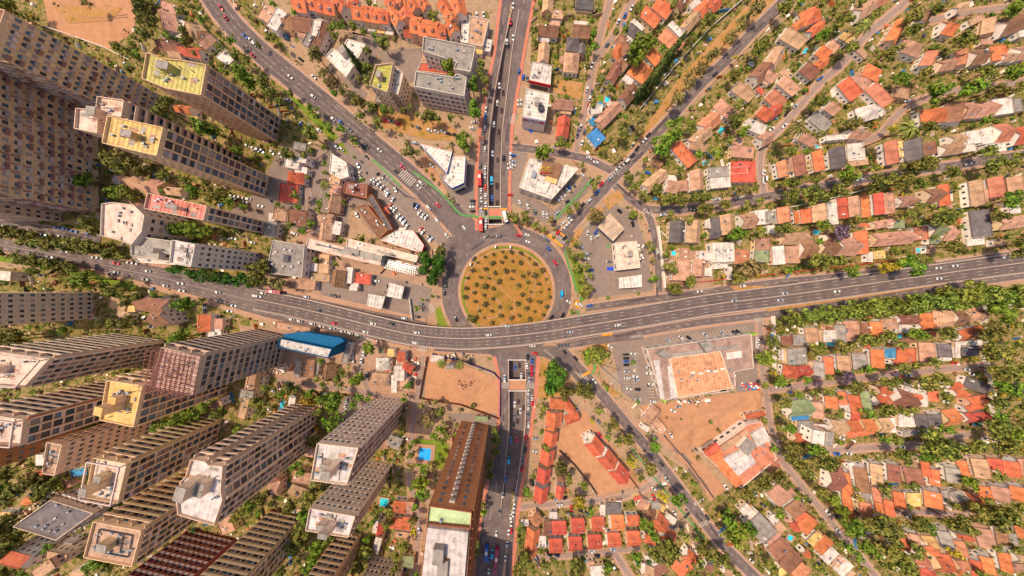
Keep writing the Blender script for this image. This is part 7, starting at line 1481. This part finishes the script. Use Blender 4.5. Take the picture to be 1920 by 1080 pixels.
wh.f = [tuple(range(n)), tuple(range(2 * n - 1, n - 1, -1))] + [(k, (k + 1) % n, n + (k + 1) % n, n + k)[::-1] for k in range(n)]; wh.m = [0] * (n + 2)
TYRE = wh.mesh('wheel', plain('tyre_rubber', '1c1c1e', .9, .2))
for kind in CM:
    b, g1, g2, sd = CM[kind]
    GL = (g1.mesh('windscreen', CARG), g2.mesh('rear_window', CARG), sd.mesh('side_windows', CARG))
    for c in CARC: CMESH[kind, c] = (b.mesh(kind + '_body', CARC[c]),) + GL
cars = []
for x0, y0, s, it in tiles(DATA_C):
    v = [float(a) for a in it[1:]]; cars.append([it[0], x0 + v[0] / s, y0 + v[1] / s, v[2] if len(v) > 2 else None])
def trench_z(x, y):
    for i in range(len(TL) - 1):
        a, b = TL[i], TL[i + 1]
        if a[1] <= y < b[1] and not 421 < y < 675:
            t = (y - a[1]) / (b[1] - a[1]); xl = a[0] + (b[0] - a[0]) * t; xr = TR[i][0] + (TR[i + 1][0] - TR[i][0]) * t
            if xl - 1 < x < xr + 1 and not (388 < y < 411 or 711 < y < 731): return -(a[2] + (b[2] - a[2]) * t)
    return None
def car_pose(x, y, an):
    dist, ra, k = nearest_road(x, y)
    z = .43
    if ROADS[k][0] is VC and dist < -1: z = vz(x) + .02
    tz = trench_z(x, y)
    if tz is not None: z = tz + .02
    if an is None:
        a = ra
        if tz is not None: a = math.pi / 2
    else: a = -R(an)
    if rnd.random() < .5: a += math.pi
    if dist > 3: z = .17
    return P(x, y, z + .7), z, a + rnd.uniform(-.04, .04)
CCN = {'w': 'white', 's': 'silver', 'g': 'grey', 'k': 'black', 'r': 'red', 'b': 'blue', 'c': 'bright cyan'}
seen = []; cl = []
for c, x, y, an in cars:
    if any((x - a) ** 2 + (y - b) ** 2 < 14 for a, b in seen): continue
    seen.append((x, y)); cl.append((c, x, y, an))
cl.sort(key=lambda q: (q[1] - 960) ** 2 + (q[2] - 540) ** 2)
vans = [q for q in cl if q[0] == 'W' or q[0] == 'c']; normal = [q for q in cl if q not in vans]
citems = []
def place_car(q, kind):
    c, x, y, an = q; cc = 'w' if c == 'W' else c
    p, z, a = car_pose(x, y, an)
    r = link('parked_car' if an is not None and kind == 'car' else kind, None, None, (p[0], p[1], z), a)
    ms = CMESH[kind, cc]
    for nm, me in zip(('body', 'windscreen', 'rear_window', 'side_windows'), ms): link(nm, me, r)
    L_ = 1.35 if kind == 'car' else 1.7
    for sx in (-1, 1):
        for sy in (-1, 1): link('wheel', TYRE, r, (sx * L_, sy * .86, .33))
    r['category'] = kind; r['group'] = 'cars parked around the junction' if an is not None else 'cars driving or queueing on the roads'
    citems.append((r, '%s %s %s' % (CCN[cc], kind, 'parked' if an is not None else 'in traffic'), x, y))
for q in normal[:300]: place_car(q, 'car')
for q in vans: place_car(q, 'van')
label_all(citems)
if len(normal) > 300:
    mb = MB(); keys = list(CARC)
    for q in normal[300:]:
        p, z, a = car_pose(q[1], q[2], q[3]); M = Matrix.Translation((p[0], p[1], z)) @ Matrix.Rotation(a, 4, 'Z')
        for src, mi in ((CM['car'][0], keys.index(q[0])), (CM['car'][1], len(keys)), (CM['car'][2], len(keys)), (CM['car'][3], len(keys))):
            n = len(mb.v); mb.v += [tuple(M @ Vector(v)) for v in src.v]; mb.f += [tuple(k + n for k in f) for f in src.f]; mb.m += [mi] * len(src.f)
    tag(mb.build('distant_cars', [CARC[k] for k in keys] + [CARG]), 'remaining small cars scattered along the outer streets', 'cars', None, 'stuff')
# buses
def bus(x, y, ang, ln, mat, label):
    z = .43; p = P(x, y, z + 1.5); r = link('bus', None, None, (p[0], p[1], z), -R(ang)); tag(r, label, 'bus')
    mb = MB(); mb.box((0, 0, 1.75), (ln, 2.5, 2.6)); mb.box((0, 0, 3.08), (ln - .5, 2.2, .1)); o = mb.build('body', mat, r)
    mb = MB(); mb.box((-ln * .12, 0, 3.26), (2.4, 1.8, .3)); mb.build('air_conditioner', WHITE, r); mb = MB(); mb.box((ln * .28, 0, 3.2), (1.2, 1.0, .2)); mb.build('roof_hatch', DARK, r)
    for s in (-1, 1): mb = MB(); mb.box((0, s * 1.26, 2.2), (ln * .9, .06, 1.0)); mb.build('side_window', CARG, r)
    mb = MB(); mb.box((ln / 2, 0, 2.1), (.08, 2.2, 1.4)); mb.build('windscreen', CARG, r)
    for sx in (-.33, .33):
        for sy in (-1, 1): w_ = link('wheel', TYRE, r, (sx * ln, sy * 1.15, .48)); w_.scale = (1.45,) * 3
BRED = CARC['r']
for x, y in ((929.5, 463.5), (957, 464), (883, 496)):
    p = P(x, y, .6); t = link('notice_board', None, None, (p[0], p[1], .56), R(80)); lb_ = {929.5: 'white notice board at the top left of the roundabout island', 957: 'white notice board at the top of the roundabout island', 883: 'white notice board on the upper left of the roundabout island'}[x]
    tag(t, lb_, 'notice board'); mb = MB(); mb.box((0, 0, 1.5), (2.2, .9, 1.4)); mb.build('panel', WHITE, t)
    for s in (-.8, .8): mb = MB(); mb.box((s, 0, .4), (.12, .12, .8)); mb.build('leg', STEEL, t)
bus(899.5, 336, 88, 10.5, BRED, 'red city bus queueing beside the triangular shop'); bus(902, 421, 88, 10.5, BRED, 'red city bus entering the roundabout from the north')
bus(930, 1049, 96, 18, plain('dark_red_bus', 'a8304c', .4, .4), 'long dark red bus in the tower shadow at the bottom'); bus(516, 547, 8, 10.5, plain('faded_red_bus', 'b84848', .4, .4), 'faded red bus on the boulevard left of the flyover')
bus(947, 407, 75, 8.5, CARC['w'], 'white truck like minibus turning at the green crossing'); bus(912, 1035, 93, 10, CARC['b'], 'blue bus shaded near the bottom of the avenue')

# ------------------------------------------------------------------ trees
def crown_mesh(kind, seed, nleaf, flat=1.0):
    r = random.Random(seed); mb = MB()
    lobes = []
    for _ in range(r.randint(9, 13)):
        a = r.uniform(0, 6.283); q = r.uniform(.15, .68); lobes.append((q * math.cos(a), q * math.sin(a), r.uniform(-.3, .5), r.uniform(.18, .42) * (1.15 - q * .4)))
    lobes.append((0, 0, .25, .42))
    for _ in range(nleaf):
        cx, cy, cz, lr = r.choice(lobes)
        th = r.uniform(0, 6.283); ph = math.acos(r.uniform(-.5, 1)); rr_ = lr * r.uniform(.72, 1.08)
        n = Vector((math.sin(ph) * math.cos(th), math.sin(ph) * math.sin(th), math.cos(ph))); c = Vector((cx, cy, cz)) + n * rr_
        nn = (n + Vector((r.uniform(-.6, .6), r.uniform(-.6, .6), r.uniform(-.3, .6)))).normalized(); u = nn.orthogonal().normalized(); u.rotate(Matrix.Rotation(r.uniform(0, 6.28), 3, nn)); v = nn.cross(u); s = r.uniform(.05, .115)
        mb.poly([(c - u * s), (c - v * s * .8), (c + u * s * 1.2), (c + v * s * .7)])
    for cx, cy, cz, lr in lobes:    # inner mass
        n0 = len(mb.v); k = lr * .72
        for i in range(6): a = i * 1.047 + cx * 9; mb.v.append((cx + k * math.cos(a) * .95, cy + k * math.sin(a) * .95, cz + r.uniform(-.1, .1) * k))
        mb.v += [(cx, cy, cz + k * .8), (cx, cy, cz - k * .8)]
        for i in range(6): mb.f.append((n0 + i, n0 + (i + 1) % 6, n0 + 6)); mb.f.append((n0 + (i + 1) % 6, n0 + i, n0 + 7)); mb.m += [0, 0]
    return mb
def palm_mesh():
    mb = MB(); r = random.Random(5)
    for k in range(26):
        a = k * 2.399; el = r.uniform(-.1, .9); pr = Vector((0, 0, 0)); L_ = r.uniform(.85, 1.05)
        dr = Vector((math.cos(a), math.sin(a), 0)); sd = Vector((-dr.y, dr.x, 0))
        for i in range(6):
            t = (i + 1) / 6; c = dr * L_ * t + Vector((0, 0, math.sin(el) * t * .6 - t * t * .5)); w0 = .10 * math.sin(max(.15, i / 6) * 3.1); w1 = .10 * math.sin(max(0.02, t) * 3.1) if t < 1 else .01
            mb.poly([pr - sd * w0, c - sd * w1, c + Vector((0, 0, .05)), pr + Vector((0, 0, .05))]); mb.poly([pr + Vector((0, 0, .05)), c + Vector((0, 0, .05)), c + sd * w1, pr + sd * w0]); pr = c
    return mb
def cone_mesh():
    mb = MB(); r = random.Random(9)
    for _ in range(420):
        t = r.random() ** .8; a = r.uniform(0, 6.283); rad = (1 - t) * .95 * r.uniform(.75, 1.05) + .04; c = Vector((rad * math.cos(a), rad * math.sin(a), t * 3.2 - .9))
        nn = Vector((math.cos(a), math.sin(a), .6 + r.uniform(-.4, .4))).normalized(); u = nn.orthogonal().normalized(); v = nn.cross(u); s = r.uniform(.06, .12); mb.poly([c - u * s, c - v * s, c + u * s, c + v * s])
    n0 = len(mb.v)
    for i in range(8): mb.v.append((.7 * math.cos(i * .785), .7 * math.sin(i * .785), -.8))
    mb.v.append((0, 0, 2.0)); 
    for i in range(8): mb.f.append((n0 + i, n0 + (i + 1) % 8, n0 + 8)); mb.m.append(0)
    return mb
PROT = [crown_mesh('x', s, 620) for s in (1, 2, 3, 4, 5, 6)]; SM = [crown_mesh('x', s, 110) for s in (11, 12)]
PALM = palm_mesh(); CONE = cone_mesh(); TREEM = {}
def crown_for(kind, i):
    k = (kind, i)
    if k not in TREEM: TREEM[k] = (PALM if kind == 'p' else CONE if kind == 'c' else PROT[i]).mesh('crown', LM[kind])
    return TREEM[k]
def trunk_mesh():
    mb = MB(); n = 7
    rings = [(0, 0, 0, .045), (.01, .0, .35, .032), (.0, .015, .7, .026), (.02, 0, 1, .016)]
    for x, y, z, r_ in rings: mb.v += [(x + r_ * math.cos(2 * math.pi * k / n), y + r_ * math.sin(2 * math.pi * k / n), z) for k in range(n)]
    for i in range(3):
        for k in range(n): mb.f.append((i * n + k, i * n + (k + 1) % n, (i + 1) * n + (k + 1) % n, (i + 1) * n + k)); mb.m.append(0)
    for a, z0 in ((0.3, .55), (2.4, .6), (4.4, .65)):   # limbs
        k0 = len(mb.v); d_ = Vector((math.cos(a), math.sin(a), .9)).normalized(); u = d_.orthogonal().normalized(); v = d_.cross(u)
        for t, r_ in ((0, .022), (.38, .01)): mb.v += [tuple(Vector((0, 0, z0)) + d_ * t + (u * math.cos(q * 1.257) + v * math.sin(q * 1.257)) * r_) for q in range(5)]
        for q in range(5): mb.f.append((k0 + q, k0 + (q + 1) % 5, k0 + 5 + (q + 1) % 5, k0 + 5 + q)); mb.m.append(0)
    return mb.mesh('trunk', BARK)
TRUNK = trunk_mesh()
KN = {'a': ('mid green tree', 'broadleaf_tree'), 'b': ('bright green leafy tree', 'broadleaf_tree'), 'd': ('dark green dense tree', 'broadleaf_tree'), 'o': ('olive dry crowned tree', 'broadleaf_tree'),
      'y': ('yellowish crowned tree', 'broadleaf_tree'), 'w': ('bushy roadside tree', 'roadside_tree'), 'c': ('tall dark conifer', 'conifer_tree'), 'p': ('palm tree', 'palm_tree'), 'j': ('purple flowering tree', 'flowering_tree'), 's': ('dusty round bush', 'round_bush')}
tl = []
for x0, y0, s, it in tiles(DATA_T):
    v = [float(a) for a in it[1:]]; tl.append((it[0], x0 + v[0] / s, y0 + v[1] / s, v[2] / s))
def tree_dims(k, r):
    rw = r * PX * (.66 if k == 's' else 1)
    th = {'p': rw * 2.2 + 2, 'c': rw * 3.0, 's': rw * .8, 'w': 5 + rw * .3}.get(k, min(11, 1.6 + rw * 1.15)); return rw, th   # crown centre height
big = sorted([t for t in tl if t[0] in 'abdoy'], key=lambda t: -t[3]); rest = big[300:]; big = big[:300]
titems = []
def place_tree(t):
    k, x, y, r = t; rw, zc = tree_dims(k, r)
    if k == 'c': zc = rw * 1.0
    f = (H - zc) / H; p = P(x, y, zc); rw *= f
    z0 = .5 if k == 's' else 0
    root = link(KN[k][1], None, None, (p[0], p[1], z0), rnd.uniform(0, 6.28))
    sz = rw * ((1.12 if k != 's' else rnd.uniform(.8, 1.35)) if k not in 'pc' else 1.0)
    link('crown', crown_for(k, rnd.randrange(6)), root, (0, 0, zc), 0, (sz, sz * rnd.uniform(.88, 1.05), sz * (.8 if k not in 'pc' else 1)))
    if k != 's': link('trunk', TRUNK, root, (0, 0, 0), 0, (max(rw * 1.6, 4), max(rw * 1.6, 4), zc))
    root['category'] = {'p': 'palm tree', 's': 'bush'}.get(k, 'tree'); root['group'] = {'p': 'palm trees', 's': 'bushes dotting the roundabout island', 'w': 'trees lining the highway', 'c': 'conifers', 'j': 'purple flowering trees'}.get(k, 'street and garden trees')
    look = KN[k][0]
    if k in 'abdoy': look = ('large ' if r > 17 else 'small ' if r < 10.5 else '') + look
    titems.append((root, look, x, y))
for t in big + [t for t in tl if t[0] not in 'abdoy']: place_tree(t)
label_all(titems)
def stuff_crowns(lst, name, label, cat, protos, key='a'):
    keys = sorted(set(q[0] for q in lst)); mb = MB()
    for k, x, y, rw, zc, sq in lst:
        src = rnd.choice(protos); a = rnd.uniform(0, 6.28); ca, sa = math.cos(a) * rw, math.sin(a) * rw; n = len(mb.v)
        mb.v += [(x + v[0] * ca - v[1] * sa, y + v[0] * sa + v[1] * ca, zc + v[2] * rw * sq) for v in src.v]
        mb.f += [tuple(q + n for q in f) for f in src.f]; mb.m += [keys.index(k)] * len(src.f)
    if lst: tag(mb.build(name, [LM[k] for k in keys]), label, cat, None, 'stuff')
MIDP = [crown_mesh('x', s, 220) for s in (21, 22, 23)]
lst = []
for k, x, y, r in rest:
    rw, zc = tree_dims(k, r); p = P(x, y, zc); lst.append((k, p[0], p[1], rw * 1.1, zc, .8))
# garden shrubbery: keep off roads, roofs and bare lots
def blocked(x, y, pad=1.5):
    if trench_z(x, y) is not None or 890 < x < 1000 and (y < 440 or y > 640): return True
    if nearest_road(x, y)[0] < pad: return True
    if math.hypot(x - CX, y - CY) < 130: return True
    wx, wy = P(x, y)
    for cx, cy, w_, l_, an, h in HO:
        dx, dy = wx - cx, wy - cy
        if abs(dx) > 14 or abs(dy) > 14: continue
        u = dx * math.cos(an) + dy * math.sin(an); v = -dx * math.sin(an) + dy * math.cos(an)
        if abs(u) < w_ / 2 + .2 and abs(v) < l_ / 2 + .2: return True
    for pp, h in BLD:
        if inpoly(wx, wy, pp): return True
    return False
def patch_at(x, y):
    m = 'base'
    for q, nm, pp in PATCH:
        if inpoly(x, y, pp): m = q
    return m
sh = []; hedge = []
for _ in range(2600):
    x, y = rnd.uniform(-60, 1980), rnd.uniform(-40, 1120); m = patch_at(x, y)
    e_ = x > 1845 and 560 < y
    if m not in ('garden', 'lawn') or rnd.random() > (.95 if e_ else .48) or blocked(x, y, 2.5): continue
    rw = rnd.uniform(1.4, 3.0) * (1.3 if e_ else 1)
    if nearest_road(x, y)[0] * PX < rw * .8: continue; zc = 1.2 + rw * .9; p = P(x, y, zc)
    lst.append((rnd.choice('aaaabdo'), p[0], p[1], rw, zc, .85))
stuff_crowns(lst, 'small_garden_trees', 'mass of smaller garden trees between the houses', 'trees', MIDP)
PROB = {'dirt': .05, 'garden': .98, 'base': .3, 'gold': .16, 'lawn': .5, 'paving': .05}
for _ in range(12500):
    x, y = rnd.uniform(-40, 1960), rnd.uniform(-30, 1110); m = patch_at(x, y)
    if rnd.random() > PROB.get(m, 0) or blocked(x, y): continue
    rw = rnd.choice((.8, 1.1, 1.4, 1.8, 2.4)) * rnd.uniform(.8, 1.15)
    if 776 < x < 845 and 820 < y < 880 or nearest_road(x, y)[0] * PX < rw * .9: continue
    k = rnd.choice('aaabbdoo' + ('y' if m == 'garden' else 'oo')); p = P(x, y)
    sh.append((k, p[0], p[1], rw, rw * .75, .8))
stuff_crowns(sh, 'garden_shrubs', 'low shrubs and hedges filling the gardens and verges', 'shrubs', SM)
# low clutter in the yards (planters, bins, boards) is one scattered mass
cm = MB(); CL = [WM['wt'], CONC, DARK, RM['o'], RM['t'], RUST, RM['b'], RM['k']]
for _ in range(7000):
    x, y = rnd.uniform(-40, 1960), rnd.uniform(-30, 1110); m = patch_at(x, y)
    if rnd.random() > {'garden': .8, 'paving': .35, 'base': .35, 'lot': .05}.get(m, 0) or blocked(x, y, 2): continue
    p = P(x, y); s = rnd.choice((.5, .8, 1.2)); hh_ = rnd.uniform(.4, 1.6)
    if 776 < x < 845 and 820 < y < 880: continue
    if rnd.random() < .35: e = (rnd.uniform(3, 8), .2, rnd.uniform(1.2, 2.0))
    else: e = (s * rnd.uniform(.8, 2.5), s * rnd.uniform(.8, 1.8), hh_)
    cm.box((p[0], p[1], e[2] / 2), e, rnd.choice((R(8), R(-45), R(98), R(45), R(15), R(-75))), rnd.choice((0, 0, 0, 1, 2, 3, 4, 4, 5, 6, 7) if m != 'lot' else (1, 2, 4)))
for cx_, cy_, rx, ry, n_, ms in ((875, 722, 16, 8, 18, (6, 6, 4)), (929, 735, 5, 32, 90, (0, 1, 3, 8)), (765, 690, 22, 22, 90, (0, 3, 8, 0, 8)), (1404, 724, 16, 6, 50, (3, 7, 8, 0)), (1300, 752, 30, 3, 40, (1, 2, 0)),
                                 (585, 690, 35, 6, 60, (4, 0, 6)), (1250, 700, 3, 35, 30, (0, 1)), (520, 690, 20, 10, 60, (0, 4, 1)), (1200, 475, 5, 15, 40, (0, 1, 2)), (1330, 836, 14, 10, 30, (2, 0)), (880, 668, 40, 6, 50, (0, 1, 2)),
                                 (100, 970, 60, 25, 160, (0, 2, 0, 4)), (700, 800, 10, 10, 12, (0, 2)), (120, 930, 60, 10, 80, (2, 0, 1)), (1400, 850, 30, 30, 60, (0, 1, 4)), (720, 330, 60, 6, 30, (2, 0))):
    for _ in range(n_):
        x, y = cx_ + rnd.uniform(-rx, rx), cy_ + rnd.uniform(-ry, ry)
        if blocked(x, y, 1): continue
        p = P(x, y); e = (rnd.uniform(.5, 2), rnd.uniform(.4, 1.5), rnd.uniform(.3, 1.6)); cm.box((p[0], p[1], e[2] / 2 + .05), e, rnd.uniform(0, 3), rnd.choice(ms))
CL.append(RED)
tag(cm.build('yard_clutter', CL), 'scattered garden walls, boards and odds and ends in the yards', 'clutter', None, 'stuff')
print('COUNTS houses', len(hitems), 'cars', len(cl), 'trees', len(tl), 'objects', len(bpy.data.objects))
